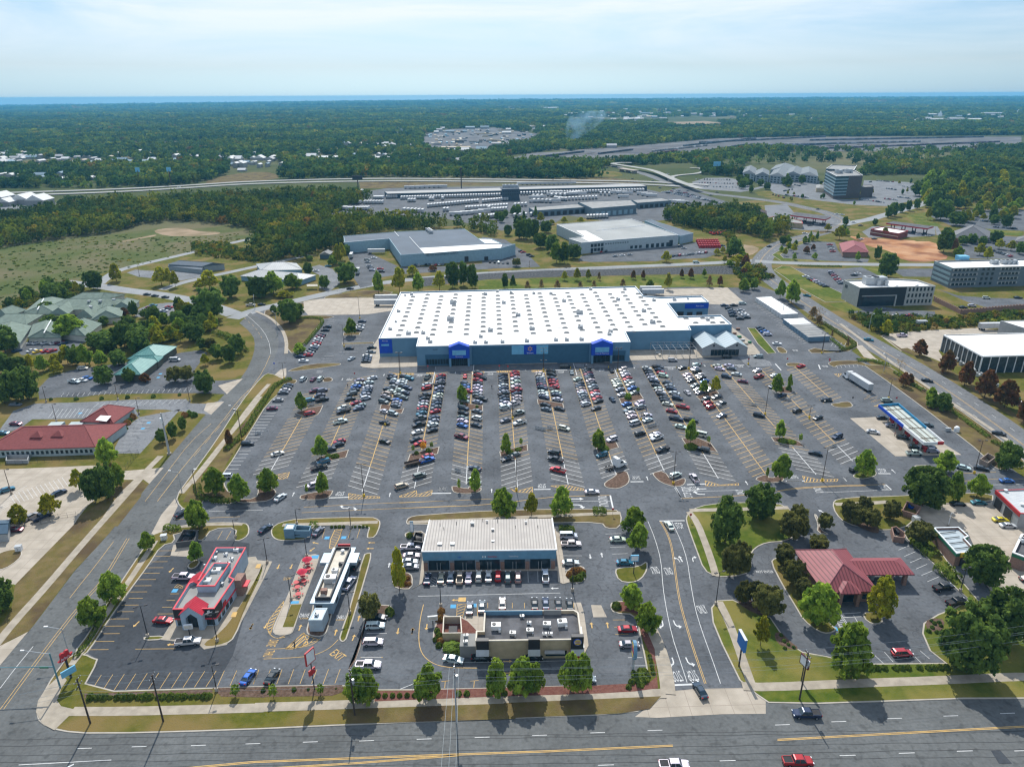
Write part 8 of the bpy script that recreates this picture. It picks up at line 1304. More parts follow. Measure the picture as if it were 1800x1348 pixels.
gr=thing('grey_roofed_office','office with broad pale grey metal hip roofs behind the west trees','office',(*G(490,478),0)); PG=mat('pale_grey_metal_roof',(.34,.35,.34),(.40,.41,.40),scale=.2,rough=.5,stripe=[((1,0,0),1.5,(.28,.29,.28),.12)]); hip(gr,para('r',3.4,100,470,500,508,612,470),3.5,6.5,PG,.5,.9,plain('blue_siding',(.20,.33,.42),.8)); hip(gr,para('r',3.4,240,432,520,430,480,388),3.4,6.8,PG,.5,.9,MATS['blue_siding'])
sd2=thing('grey_shed','small dark shed with a light grey gable roof at the wood edge','shed',(*G(575,450),0)); hip(sd2,para('r',3.6,643,328,712,328,735,312),3.6,5.6,GREYR,.3,0,plain('shed_wall',(.08,.12,.15),.8))
for lab,c,pts,rz in [('cream porch roof left of the grey-roofed office yard',None,None,0)][:0]: pass
ch=thing('carport','small white carport roof beside the creek road','carport',(*G(548,498),0)); hip(ch,para('r',2.6,555,545,625,545,622,535),2.6,3.2,CREAM,.2,0,None);
mb=MB()
for x,y in ((560,552),(618,552)): g=GK('r',x,y); mb.tube((*g,0),(*g,2.6),.1,.1,5)
mb.build('post',GALV,ch)
da=thing('dark_roofed_garage','small dark-roofed building at the left edge above the forecourt','building',(*G(0,915),0)); hip(da,para('a',3.0,-160,270,35,262,55,175),3.0,4.0,plain('slate_metal',(.05,.09,.13),.4),.3,0,GREYB)
DKR=plain('dark_membrane_roof',(.085,.11,.14),.8,.12,scale=.05); GRW=plain('weathered_grey_roof',(.30,.31,.30),.85,.12,scale=.04,detail=8); PWL=plain('pale_blue_metal_wall',(.24,.36,.42),.7)
w1=building('dark_roofed_warehouse','wide pale blue warehouse with a dark roof and white front strip','warehouse',WP(PT('r',1200,337,1895,296,1990,270,1780,262,1640,162,1190,176,808,203,815,248,1122,224),9),9,PWL,DKR,.3,.4)
mb=MB(); mb.flat(WP(PT('r',1330,290,1362,328,1890,294,1900,270,1775,270),9.2),9.02); mb.build('white_roof_strip',WHITE,w1); mb=MB()
for p,q in (((1262,215),(1362,328)),((1160,176),(1190,212)),((808,248),(1120,224))): mb.tube((*G(*K('r',*p),9),9.05),(*G(*K('r',*q),9),9.05),.35,.35,4)
mb.build('roof_expansion_joint',WHITEP,w1); fa=WP(PT('r',1200,337,1895,296),9); wtext(w1,'TRUCK EQUIPMENT SUPPLY',(*(Vector(fa[0])+(Vector(fa[1])-Vector(fa[0]))*.40+Vector((0,-.3))),7.2),26,1.4,(Vector(fa[1])-Vector(fa[0])).to_3d(),plain('dark_letters',(.04,.06,.09),.8)); facade(w1,*fa,[(.62,.66,.1,4.2),(.82,.86,.1,3)],DARK,'bay_door')
for x,y in ((1390,172),(1400,180),(1410,188)): unit(w1,G(*K('r',x,y),9),9,2.0,GALV)
w1b=building('red_fronted_warehouse_office','white-roofed office end of the warehouse with a red stripe and dark glass','office',WP(PT('s',-60,295,138,292,75,255,20,230,-60,228),8),8,PWL,WHITE,.5,.4); fa=WP(PT('s',-60,295,138,292),8); slab(w1b,*fa,.0,.80,5.4,6.4,.2,REDP,'red_stripe'); facade(w1b,*fa,gridw(6,2,.8,2.7,2.0,.25,.95,.75),GLASS)
w2=building('grey_roofed_warehouse','long pale warehouse with a weathered grey roof and small square windows','warehouse',WP(PT('s',558,236,645,265,800,253,1312,219,985,104,475,138,655,222),9.4),9.4,plain('pale_grey_wall',(.36,.42,.44),.8),GRW,.4,.4,WHITEP); mb=MB(); mb.flat(WP(PT('s',610,182,672,222,640,228,700,258,798,248,672,180),9.4),9.12); mb.build('white_roof_section',WHITE,w2); mb=MB()
mb.tube((*G(*K('s',745,185),9.2),9.1),(*G(*K('s',1080,152),9.2),9.1),.3,.3,4); mb.build('roof_expansion_joint',WHITEP,w2); fa=WP(PT('s',645,265,800,253,1312,219),9.4)
facade(w2,fa[1],fa[2],[(.02+i*.032,.034+i*.032,6,7) for i in range(10)]+[(.35+.06*i,.385+.06*i,.8,3.2) for i in range(3)]+[(.56+.07*i,.60+.07*i,.3,3.6) for i in range(5)]+[(.88,.93,.2,5.4)],GLASS); facade(w2,fa[0],fa[1],gridw(4,2,1.2,3.6,2.6,.4,1.0,.8),GLASS); fb=WP(PT('s',558,236,645,265),9.4); facade(w2,*fb,gridw(5,1,5.4,1,1,.1,.95,.5),GLASS)
w2b=building('low_dark_warehouse','low dark-roofed warehouse wing at the right of the grey one','warehouse',WP(PT('s',1325,226,1415,208,1125,114,1080,118),7.4),7.4,PWL,DKR,.2,.4)
for j in range(4):
 for i in range(9):
  x=1440+i*17+j*6; y=272+j*13; g=GK('s',x,y); mb=MB(); mb.lathe((*g,.05),[(1.1,0),(1.15,1.2),(1.1,2.4),(.7,2.7)],8,REDP); tag(mb.build('red_tank'),'dark red round tank standing in the tank block of the warehouse yard','tank','red tanks in the warehouse yard')
for i in range(5): g=G(*K('s',1535+i*18,215+(i%2)*7)); mb=MB(); mb.box((*g,.6),(3.2,1.6,1.3),.4,plain('digger_red',(.55,.06,.03),.5) if i==0 else MATS['digger_red']); mb.box((g[0],g[1],1.9),(1.2,1.3,1.1),.4,DARK); mb.box((*g,.05),(3.6,2,.6),.4,BLACK); mb.tube((g[0]+1.5,g[1],1.6),(g[0]+4,g[1]+.8,3.4),.15,.12,5,MATS['digger_red']); tag(mb.build('red_loader'),'%s red loader from left at the wood edge'%ordn(i),'loader','red loaders by the wood')
TW_=plain('terminal_wall',(.05,.07,.09),.8); ft=thing('freight_terminal','very long low freight terminal lined with dock doors and a taller dark block','terminal',(*G(900,345),0))
shell(ft,WP(PT('v',565,740,1355,727,1340,706,545,724),5.5),6,TW_,plain('white_terminal_roof',(.33,.33,.32),.8),.2,.4); shell(ft,WP(PT('w',52,662,868,650,820,633,50,647),5.5),6,TW_,MATS['white_terminal_roof'],.2,.4,wn='wing_wall',rn='wing_roof'); shell(ft,WP(PT('v',1352,714,1473,712,1468,690,1356,692),14),14,TW_,DKR,.6,.5,wn='tower_wall',rn='tower_roof')
for x in (1375,1400,1425,1450): unit(ft,G(*K('v',x,700),14),13.6,3,GALV)
facade(ft,*WP(PT('v',1352,714,1473,712),14),gridw(7,2,7,3.2,1.2,.05,.95,.5),GLASS)
trailers('white trailer backed into the left docks of the freight terminal','v',(655,778,1345,765),38,90,True,'trailers backed into the terminal docks'); trailers('white trailer backed into the right docks of the freight terminal','w',(62,696,850,682),44,90,True,'trailers backed into the terminal docks')
wk=thing('truck_workshop','grey truck workshop of three joined flat-roofed halls with bay doors','workshop',(*G(1040,370),0)); KW=plain('workshop_wall',(.12,.17,.20),.85); shell(wk,WP(PT('w',150,798,498,778,440,757,118,778),6),6.5,KW,GREYR,.3,.4); shell(wk,WP(PT('w',520,785,800,766,762,733,430,742),9),9,KW,GREYR,.4,.4,wn='tall_wall',rn='tall_roof'); shell(wk,WP(PT('w',806,756,1018,742,960,726,770,736),6),6.5,KW,GREYR,.3,.4,wn='rear_wall',rn='rear_roof')
facade(wk,*WP(PT('w',150,798,498,778),6),gridw(8,1,.2,1,4,.05,.95,.6),DARK,'bay_door'); facade(wk,*WP(PT('w',520,785,800,766),9),gridw(7,1,.2,1,4.6,.05,.95,.6),PWL,'bay_door'); facade(wk,*WP(PT('w',806,756,1018,742),6),gridw(6,1,.2,1,3.6,.05,.95,.6),DARK,'bay_door')
ot=thing('office_tower','six-storey curved office tower banded in pale panels and blue glass','office',(*G(1485,345),0)); OG=plain('tower_glass',(.035,.07,.09),.12,.15,spec=.7); OP=plain('tower_panel',(.22,.32,.36),.6); OB=plain('tower_brick',(.10,.085,.08),.85); hB=HT(1471,355,315)
P0=WP(PT('x',563,562,628,597,795,593,745,562),hB); shell(ot,P0,hB,OB,GREYR,1.,.6,WHITEP); P1=WP(PT('x',562,548,600,524,757,530,738,560),hB-1); shell(ot,P1,hB-1,OG,GREYR,1.,.6,WHITEP,wn='rear_wall',rn='rear_roof')
for i in range(6): z=4+i*(hB-5)/6; slab(ot,P0[0],P0[1],0,1,z,z+1.5,.5,OP,'spandrel_band'); slab(ot,P0[0],P0[1],0,1,z+1.5,z+3.9,.35,OG,'glass_band'); slab(ot,P0[1],P0[2],0,.46,z,z+1.5,.5,OP,'spandrel_band'); slab(ot,P0[1],P0[2],0,.46,z+1.5,z+3.9,.35,OG,'glass_band')
shell(ot,WP(PT('x',785,668,862,666,850,655,790,655),13),13,OB,GREYR,.6,.5,wn='annex_wall',rn='annex_roof'); unit(ot,G(*K('x',640,575),hB),hB-1,4,GALV); unit(ot,G(*K('x',700,572),hB),hB-1,4,GALV)
cp=thing('entrance_canopy_building','low white-roofed drop-off building left of the office tower','building',(*G(1445,340),0)); hip(cp,para('x',5,500,672,548,676,545,655),5,6.5,GREYR,.4,.6,TAN)
for i,q in enumerate([(35,572,110,580,120,545),(115,588,200,590,200,560),(205,590,300,600,330,550),(300,585,400,590,420,550),(400,585,510,600,500,560),(210,555,330,560,360,530)]):
 t=thing('apartment_block','pitched-roof grey apartment block, %s from the left of the row by the far woods'%ordn(i),'apartments',(*GK('x',q[0],q[1]),0),'apartment blocks'); R4=para('x',10,*q); hip(t,R4,10.5,15,plain('apartment_roof_%d'%i,(.17,.19,.20),.9),.6,.3,plain('apartment_wall_%d'%i,(.30,.35,.37),.9)); cc=ccw(R4)
 for a in range(4):
  A_,B_=Vector(cc[a]),Vector(cc[(a+1)%4]); nn=Vector(((B_-A_).y,-(B_-A_).x)).normalized()
  if nn.dot(-(A_+B_)/2)>0: facade(t,A_,B_,gridw(max(2,int((B_-A_).length/6)),3,1.2,3.1,1.6),GLASS)
bo=thing('black_faced_office','three-storey office with a black panel front and pale side walls','office',(*G(1565,550),0)); BW=plain('pale_stone_wall',(.36,.37,.35),.85); BKP=plain('black_panel',(.025,.03,.035),.5); Pq=WP(PT('t',752,462,845,508,1288,501,1180,464,1035,455),12); shell(bo,Pq,12,BW,WHITE,.9,.5,BW)
slab(bo,Pq[1],Pq[2],.0,.62,.3,11.8,.2,BKP,'black_front_panel'); slab(bo,Pq[1],Pq[2],.06,.48,.6,6.6,.3,GLASS,'glass_hall'); slab(bo,Pq[1],Pq[2],.04,.50,6.7,7.1,.9,BW,'portal_frame'); slab(bo,Pq[1],Pq[2],.485,.50,.1,6.9,.9,BW,'portal_frame')
facade(bo,Pq[1],Pq[2],gridw(7,3,1.6,3.7,2.2,.64,.99,.5),GLASS); facade(bo,Pq[0],Pq[1],gridw(1,1,8,1,2,.1,.3,.8),GLASS); unit(bo,G(*K('t',905,478),12),11.2,4,GALV); unit(bo,G(*K('t',950,478),12),11.2,4,GALV); vent(bo,G(*K('t',1060,495),12),11.1,.8,.6); vent(bo,G(*K('t',1180,492),12),11.1,.8,.6)
fo=thing('four_storey_block','long four-storey grey block with pale window bands and roof machines','office',(*G(1730,510),0)); FQ2=WP(PT('t',1282,358,1388,402,1900,394,1850,350),13); shell(fo,FQ2,13.4,plain('slate_wall',(.13,.16,.18),.85),WHITE,.9,.5,BW)
for i in range(4):
 z=.8+i*3.2
 if i<4: slab(fo,FQ2[0],FQ2[1],.04,.96,z+1.1,z+2.6,.15,BW if False else OP,'window_band'); slab(fo,FQ2[1],FQ2[2],.01,.30,z+1.0,z+2.6,.15,BW,'pale_band'); facade(fo,FQ2[1],FQ2[2],gridw(6,1,z+.9,1,1.5,.02,.29,.75),GLASS,'window',.4); facade(fo,FQ2[1],FQ2[2],gridw(3,1,z+.9,1,1.7,.33,.5,.45),GLASS,'window',.3); slab(fo,FQ2[1],FQ2[2],.55,.78,z+1.0,z+2.6,.15,BW,'pale_band'); facade(fo,FQ2[1],FQ2[2],gridw(5,1,z+.9,1,1.5,.56,.77,.75),GLASS,'window',.4)
for x in (1630,1690,1715,1740): unit(fo,G(*K('t',x,372),13),12.6,2.2,GALV)
mb=MB(); g0=G(*K('t',1445,340),14); mb.box((g0[0],g0[1],12.5),(7,5,3.2),0,TEALP); mb.build('stair_head',None,fo)
rwq=WP(PT('t',1275,590,1432,668,1800,640,2000,632),0.0); rw=MB();
for i in range(3):
 a,b=Vector(rwq[i]),Vector(rwq[i+1]); d=(b-a).normalized(); n=Vector((-d.y,d.x))*.3; rw.prism(ccw([tuple(a-n),tuple(b-n),tuple(b+n),tuple(a+n)]),0,2.6,bottom=True)
 for k in range(int((b-a).length/2.2)): p=a+d*(k*2.2); rw.box((p.x,p.y,2.6),(.6,.6,.5),0)
tag(rw.build('retaining_wall',BRICK),'brown block retaining wall with low piers before the four-storey block','wall')
rr_=thing('red_roofed_restaurant','restaurant with a dull red hipped roof beside the dirt site','restaurant',(*G(1505,450),0)); hip(rr_,para('t',4,748,298,895,300,868,248),4,8,plain('dull_red_roof',(.26,.085,.09),.8),.5,.85,BRICK)
for nm,lab,q,q2,col in [('fuel_station','left far fuel station with a long red canopy',(442,80,648,108,678,92,470,62),None,0),('fuel_station','right far fuel station with a long red canopy',(1002,132,1240,166,1280,155,1042,122),None,0)]:
 P=WP(PT('t',*q),6.5); t=thing(nm,lab,'fuel station',(*P[0],0)); MB().prism(ccw(P),5.6,6.8,REDP,TAR,bottom=True).build('canopy',None,t); A_,B_,C_,D_=[Vector(p) for p in P]
 for k in (.1,.37,.63,.9):
  for s in (.25,.75): p=A_+(B_-A_)*k; r=D_+(C_-D_)*k; c=p+(r-p)*s; MB().box((*c,0),(.6,.6,5.6),0,DARK).build('column',None,t)
  MB().box((*((A_+(B_-A_)*k+D_+(C_-D_)*k)/2),.1),(1.2,3,1.7),0,DARK).build('pump',None,t)
s1=building('station_shop','tan brick shop with a red corner below the left red canopy','shop',WP(PT('t',298,96,345,112,515,128,508,112,440,92,340,84),5),5,TAN,GREYR,.8,.5,REDP); s2=building('brick_station_shop','red brick shop with a white roof below the right red canopy','shop',WP(PT('t',912,164,1075,192,1132,176,975,150),5.5),5.5,plain('red_brick',(.20,.06,.05),.9),WHITE,.7,.4,REDP); fa=WP(PT('t',912,164,1075,192),5.5); slab(s2,*fa,0,1,2.4,2.9,.15,CREAM,'pale_stripe')
gc=thing('grey_pavilion','big grey shingled hip-roofed building at far right','building',(*G(1710,420),0)); hip(gc,para('t',4,1385,222,1600,225,1608,185),4,12,plain('grey_shingle',(.16,.16,.165),.9),.6,.9,TAN)
gc2=thing('grey_long_house','low grey hip-roofed building at the right edge','building',(*G(1795,430),0)); hip(gc2,para('t',4,1760,245,1950,250,1960,225),4,8,MATS['grey_shingle'],.6,.9,TAN); br=thing('rustic_lodge','dark brown roofed lodge at the edge of the right wood','restaurant',(*G(1335,385),0)); hip(br,para('t',4,205,75,300,78,300,55),4,8,plain('brown_roof',(.07,.05,.045),.9),.5,.7,WOOD)
rwh=thing('white_roofed_warehouse','large warehouse with a bright white roof and dark glazed sides at right','warehouse',(*G(1740,640),0)); RQ=WP(PT('t',1335,788,1560,915,1960,908,1850,780),8.5); shell(rwh,RQ,8.5,plain('dark_glazed_wall',(.03,.045,.055),.25,.3),WHITE,.3,.4,WHITEP)
for A_,B_,n in ((RQ[0],RQ[1],9),(RQ[1],RQ[2],8)):
 for i in range(n+1): slab(rwh,A_,B_,max(0,i/n-.004),min(1,i/n+.004),.1,8.4,.35,WHITEP,'white_post')
 slab(rwh,A_,B_,0,1,7.9,8.45,.25,WHITEP,'white_eave')
rw2=building('far_right_plant','grey-walled plant with a white roof behind the white-roofed warehouse','warehouse',WP(PT('t',1665,714,1900,790,2000,770,1900,712),7),7.5,GREYB,WHITE,.3,.4)
for i in range(14):
 g=GK('n',1290+i*36,300+i*26); mb=MB();
 for k in range(3): mb.box((g[0]+k*1.3,g[1]+.4*k,0.1),(1.1,1.1,1.0+.4*((i+k)%3)),.3,[GALV,WHITEP,GREENP if i>8 else GREYB][k])
 tag(mb.build('crate_stack'),'%s crate stack along the white-roofed warehouse, counted from its upper corner'%ordn(i),'crates','crate stacks by the white-roofed warehouse')
for x,y,w in ((1095,80,3),(0,0,0)):
 if w: g=GK('n',x,y); t=thing('utility_trailer','dark lorry with a pale canopy on the service forecourt','trailer',(*g,0)); mb=MB(); mb.box((*g,.6),(7,2.4,.4),0,DARK); mb.box((*g,1.6),(5.5,2.3,1.6),0,GALV); mb.build('body',None,t); [ (lambda q:(q.tube((g[0]+a,g[1]+b,.4),(g[0]+a,g[1]+b*1.1,.4),.4,.4,10,BLACK),q.build('wheel',None,t)))(MB()) for a in (-2.5,2.5) for b in (-1.1,1.1)]
HC=[('white',(.6,.6,.58)),('pale grey',(.4,.4,.4)),('tan',(.45,.38,.28)),('grey blue',(.2,.28,.33))]; HM=[plain('far_roof_%d'%i,c[1],.8) for i,c in enumerate(HC)]; HW=plain('far_wall',(.30,.30,.29),.9); nfar=0
def farhouse(c,x,y,wpx,dep=14,h=5,k=0,gable=1,zz=0.,lab=None):
 global nfar
 bx,by=K(c,x,y); g=G(bx,by); f=g[1]*cos(PITCH)+CH*sin(PITCH); w=wpx/CR[c][2]*f/F; z=far_z(*g); t=thing('far_building' ,lab or '',  'building',(*g,z)); R4=[(g[0]-w/2,g[1]-dep/2),(g[0]+w/2,g[1]-dep/2),(g[0]+w/2,g[1]+dep/2),(g[0]-w/2,g[1]+dep/2)]
 nfar+=1; ty='wide' if w>45 else ('long' if w>26 else 'small'); t['label']=lab or '%s %s-roofed far building, number %d of the far town from the left woods'%(ty,HC[k][0],nfar); t['group']='far town buildings'
 mb=MB(); mb.prism(R4,-2,h); o=mb.build('wall',HW,t); o.location.z=z; r=hip(t,R4,h,h+min(w,dep)*(.12 if w>30 else .28),HM[k],.5,0); r.location.z=z
for q in FT: farhouse(*q)
for lab,c,x,y,h,r in [('pale far water tower rising over the woods','w',990,195,26,5),('white tent-like far tower at the right horizon','x',1285,225,30,9),('white pointed far structure at the right edge','x',1775,222,30,10)]:
 g=GK(c,x,y); t=thing('water_tower' if 'water' in lab else 'far_tower',lab,'tower',(*g,far_z(*g))); mb=MB()
 if 'water' in lab: mb.tube((*g,0),(*g,h),1.5,1.5,8,WHITEP); mb.lathe((*g,h),[(1.5,0),(r,3),(r,6),(1,9)],12,WHITEP)
 else: mb.lathe((*g,0),[(r*1.6,0),(r*.7,h*.6),(.8,h)],6,WHITEP)
 mb.build('tower_body',None,t)
for i,(x0,y0,x1,y1,n,co) in enumerate([(150,465,470,430,22,(.05,.06,.08)),(560,445,780,420,16,(.06,.06,.08)),(840,460,1060,430,18,(.10,.05,.05)),(1100,455,1500,395,30,(.05,.07,.10)),(1100,400,1560,355,34,(.06,.08,.10)),(1200,380,2000,350,50,(.07,.08,.10)),(1300,430,2100,392,50,(.05,.07,.1)),(1500,420,2400,408,55,(.25,.22,.2)),(1500,402,2600,388,60,(.2,.2,.22)),(1700,430,2700,405,55,(.3,.28,.26)),(1900,372,3000,362,60,(.08,.09,.12)),(2000,425,3100,395,55,(.10,.08,.1)),(900,432,1250,398,22,(.35,.34,.33))]):
 a=Vector(GK('w',x0,y0)); b=Vector(GK('w',x1,y1)); d=(b-a); rz=math.atan2(d.y,d.x); mb=MB(); ms=[plain('wagon_%d_%d'%(i,k),tuple(min(1,c*f) for c in co),.7) for k,f in enumerate((.7,1,1.9))]
 for k in range(n):
  p=a+d*((k+.5)/n); L_=d.length/n*.9
  mb.box((p.x,p.y,1),(L_,3,3.2),rz,random.choice(ms)); mb.box((p.x,p.y,.3),(L_*1.15,1.6,.75),rz,DARK)
 tag(mb.build('freight_train'),'%s freight train, number %d counted from the left of the rail yard'%('dark' if co[0]<.15 else 'pale',i+1),'train','freight trains in the rail yard')
tr_=MB()
for i in range(9): ribbon(tr_,P2('w',0,478-i*0,480,440,1000,440-i*6,1560,400-i*5,2200,405-i*6,3200,402-i*6),3,.3)
structure('rail_tracks',tr_,plain('rail_bed',(.10,.09,.09),.9))
lm=MB()
for i in range(150):
 x=runi(830,1640); y=runi(310,455);
 if not inpoly(np.array([K('v',x,y)[0]]),np.array([K('v',x,y)[1]]),PT('v',820,330,1000,300,1300,290,1650,345,1560,400,1250,440,1180,470,930,460,820,400))[0]: continue
 g=GK('v',x,y); lm.box((*g,0),(runi(4,9),runi(14,40),runi(2,5)),random.choice((.1,.15,1.4)),random.choice([TAN,CREAM,TW_,GREYR,WOOD,PWL]))
tag(lm.build('lumber_stacks'),kind='stuff')
ov=thing('overpass_bridge','concrete overpass carrying the ramp over the highway','bridge',(*G(1110,305),0)); a=Vector(G(*K('w',700,532),5)); b=Vector(G(*K('w',800,548),5)); mb=MB(); d=(b-a).normalized(); n=Vector((-d.y,d.x))*6; mb.prism(ccw([tuple(a-n),tuple(b-n),tuple(b+n),tuple(a+n)]),3.9,5.2,bottom=True); mb.build('deck',CONC,ov)
for t_ in (.1,.5,.9): p=a+(b-a)*t_; MB().box((p.x,p.y,0),(1.2,9,3.9),math.atan2(d.y,d.x)).build('pier',CONC,ov)
bpy.data.objects.remove(TRM); bpy.data.objects.remove(TRM2)
# === POLES, SIGNS, WIRES, PEOPLE
def lightpole(label,c,xb,yb,yt,heads=2,base='yellow',m=POLE,group='lamp posts of the big lot',dirn=0.,hlim=13):
 bx,by=K(c,xb,yb); g=G(bx,by); h=min(hlim,max(5,HT(bx,by,K(c,xb,yt)[1]))); t=thing('lamp_post',label,'lamp post',(*g,0),group)
 MB().tube((*g,.8),(*g,h),.13,.08,8,m).build('pole',None,t)
 MB().tube((*g,.02),(*g,.95),.38,.38,12,YELP if base=='yellow' else CONC).build('concrete_base',None,t)
 for k in range(heads):
  a=dirn+pi*2*k/heads; mb=MB(); mb.tube((*g,h-.1),(g[0]+.9*cos(a),g[1]+.9*sin(a),h),.05,.05,5,m); mb.box((g[0]+1.15*cos(a),g[1]+1.15*sin(a),h-.08),(.8,.45,.2),a,DARK); mb.build('lamp_head',None,t)
LP=[('m',1112,445,250),('m',1500,905,675),('m',475,915,690),('m',262,470,400),('m',590,125,-60),('m',100,135,-20),('k',330,585,375),('k',1165,978,752),('k',1318,490,415),('l',805,950,735),('l',785,455,290),('l',1000,125,-30),('n',865,580,445),('n',1450,1100,872),('n',320,705,618),('n',410,262,120),('k',1425,135,-10),('o',415,892,690),('o',1680,880,690),('p',630,872,665),('p',1255,862,690),('r',805,965,810),('r',915,772,620),('m',1000,100,50),('D',400,130,20),('k',625,165,50)]
for i,(c,x,y,yt) in enumerate(sorted(LP,key=lambda q:K(q[0],q[1],q[2]))): lightpole('tall bronze lamp post on a yellow base, %s from the left in the big lot'%ordn(i),c,x,y,yt,2)
for i,(c,x,y,yt,hd) in enumerate(sorted([('a',1000,990,775,2),('a',1477,1025,830,2),('b',183,492,320,2),('b',345,745,580,1),('b',455,450,320,1),('b',390,225,122,1),('b',760,252,112,1),('b',747,842,700,2),('a',1610,315,190,1),('c',278,800,658,1),('c',1183,705,385,1),('e',1345,735,575,2),('f',1470,505,330,1),('d',603,808,555,2)],key=lambda q:K(q[0],q[1],q[2]))): lightpole('slim dark lamp post, %s from left on the outlots'%ordn(i),c,x,y,yt,hd,'concrete',DARK,'lamp posts of the outlots',R(20),10)
for i,(c,x,y,yt) in enumerate(sorted([('j',318,542,435),('j',812,532,425),('j',1305,548,435),('j',387,678,555),('j',955,632,520),('j',72,1172,1000),('t',390,660,590),('t',620,885,770),('q',968,465,390),('s',285,430,390),('e',1265,290,210)],key=lambda q:K(q[0],q[1],q[2]))): lightpole('thin lamp post, %s from left on the outer lots'%ordn(i),c,x,y,yt,1,'concrete',POLE if c!='e' else WHITEP,'lamp posts of outer lots',0,10)
def streetlamp(label,c,xb,yb,yt,arm,m=GALV,rz=R(180)):
 bx,by=K(c,xb,yb); g=G(bx,by); h=min(14,HT(bx,by,K(c,xb,yt)[1])); t=thing('street_lamp',label,'street lamp',(*g,0)); MB().tube((*g,0),(*g,h),.16,.09,8,m).build('pole',None,t); mb=MB(); e=(g[0]+arm*cos(rz),g[1]+arm*sin(rz)); mb.tube((*g,h-.3),(*e,h+.5),.06,.05,5,m); mb.build('arm',None,t); MB().box((*e,h+.42),(.9,.35,.16),rz,WHITEP).build('lamp_head',None,t)
streetlamp('grey street lamp with a long arm above the corner signs','f',458,245,60,3.4); streetlamp('street lamp with a thin arm beside the gated driveway','j',1245,1175,1030,2.6); streetlamp('street lamp on the walk just right of the gated driveway','j',1350,1205,1020,1.0,POLE,0); streetlamp('street lamp halfway up the side road verge','j',1662,822,615,1.2,POLE,R(160)); streetlamp('street lamp on the sidewalk at the road bend','k',330-40,400,350,2,GALV); streetlamp('street lamp on the curve north of the store lots','r',350,880,725,1.5,GALV,R(160)); streetlamp('teal-grey street lamp at the west lane mouth','r',195,700,615,1.5,GALV,R(100)); streetlamp('steel mast lamp beside the service forecourt','n',735,112,0,1.5,GALV,R(20)); streetlamp('street lamp by the verge above the fuel canopy','n',835,392,270,2,GALV,R(200))
g=GK('j',1160,908); t=thing('steel_mast','tall white steel mast on the lawn beside the side road','mast',(*g,0)); MB().tube((*g,0),(*g,16.5),.42,.22,10,GALV).build('mast_tube',None,t); MB().tube((g[0]-.3,g[1],12.5),(g[0]-.3,g[1],14.5),.5,.5,8,WHITEP).build('antenna_box',None,t); MB().tube((*g,0),(*g,.6),.8,.8,12,CONC).build('footing',None,t)
g=GK('f',395,475); h=HT(*K('f',395,475),K('f',395,232)[1]); t=thing('traffic_signal','teal-grey signal mast with a long arm across the side road','traffic signal',(*g,0)); TG=plain('teal_grey_steel',(.10,.22,.25),.5); MB().tube((*g,0),(*g,h),.2,.14,8,TG).build('mast',None,t); ha=h*.62; MB().tube((*g,ha),(g[0]-12,g[1]-.4,ha+.3),.14,.08,6,TG).build('signal_arm',None,t)
for dx in (-11.8,-6.5):
 if dx>-7: continue
 mb=MB(); mb.box((g[0]+dx,g[1]-.3,ha-.6),(.5,.35,1.2),0,BLACK); sg=mb.build('signal_head',None,t); mb=MB(); [mb.tube((g[0]+dx,g[1]+.1-.6,ha+.3-.38*k),(g[0]+dx,g[1]-.52,ha+.3-.38*k),.13,.13,8,[REDP,YELP,GREENP][k]) for k in range(3)]; mb.build('signal_lens',None,sg)
MB().box((g[0]-2.0,g[1]-.2,ha-.2),(1.9,.06,.4),0,GREENP).build('street_name_sign',None,t); mb=MB(); mb.tube((*g,h-.2),(g[0]-5.4,g[1],h+.8),.07,.05,5,GALV); mb.box((g[0]-5.6,g[1],h+.75),(.8,.3,.15),0,WHITEP); mb.build('lamp_arm',None,t)
UP=[]
for lab,c,xb,yb,yt,xa in [('leftmost wooden utility pole by the corner','f',598,720,408,0),('second wooden utility pole on the front strip','f',1100,712,390,0),('wooden utility pole beside the front tree pair','g',695,682,372,0),('grey utility pole at the middle of the front strip','g',1395,738,342,0),('wooden utility pole below the bank lawn','i',232,606,282,0)]:
 bx,by=K(c,xb,yb); g=G(bx,by); h=HT(bx,by,K(c,xb,yt)[1]); h=min(15,h); t=thing('utility_pole',lab,'utility pole',(*g,0),'utility poles along the main road'); MB().tube((*g,0),(*g,h),.2,.13,8,GALV if 'grey' in lab else WOOD).build('pole',None,t)
 for z in (h-.5,h-1.9): mb=MB(); mb.box((g[0],g[1],z),(.14,2.4,.14),R(8),WOOD); cb_=mb.build('crossarm',None,t); mb=MB(); [mb.tube((g[0]+.02,g[1]+y,z+.14),(g[0]+.02,g[1]+y,z+.36),.07,.05,6,WHITEP) for y in (-1.1,-.4,.5,1.1)]; mb.build('insulator',None,cb_)
 if lab[0] in 'wg': MB().tube((g[0]+.45,g[1],h-3.4),(g[0]+.45,g[1],h-2.3),.28,.28,10,GALV).build('transformer',None,t)
 UP.append((g,h))
UPX=[((UP[0][0][0]-45,UP[0][0][1]-12),13)]+UP+[((UP[4][0][0]+52,UP[4][0][1]+6),14),]
def wire(a,b,sag,label,r=.022):
 mb=MB(); P=[]
 for i in range(13): s=i/12; p=Vector(a)+(Vector(b)-Vector(a))*s; p.z-=sag*4*s*(1-s); P.append(p)
 for i in range(12): mb.tube(P[i],P[i+1],r,r,4,None,False)
 return tag(mb.build('power_line',plain('wire_metal',(.35,.38,.38),.5) if 'wire_metal' not in MATS else MATS['wire_metal']),label,'power line','power lines along the main road')
SEG=['left of the corner pole','between the two left poles','between the second and third poles','between the third and middle poles','between the middle pole and the bank pole','right of the bank pole']
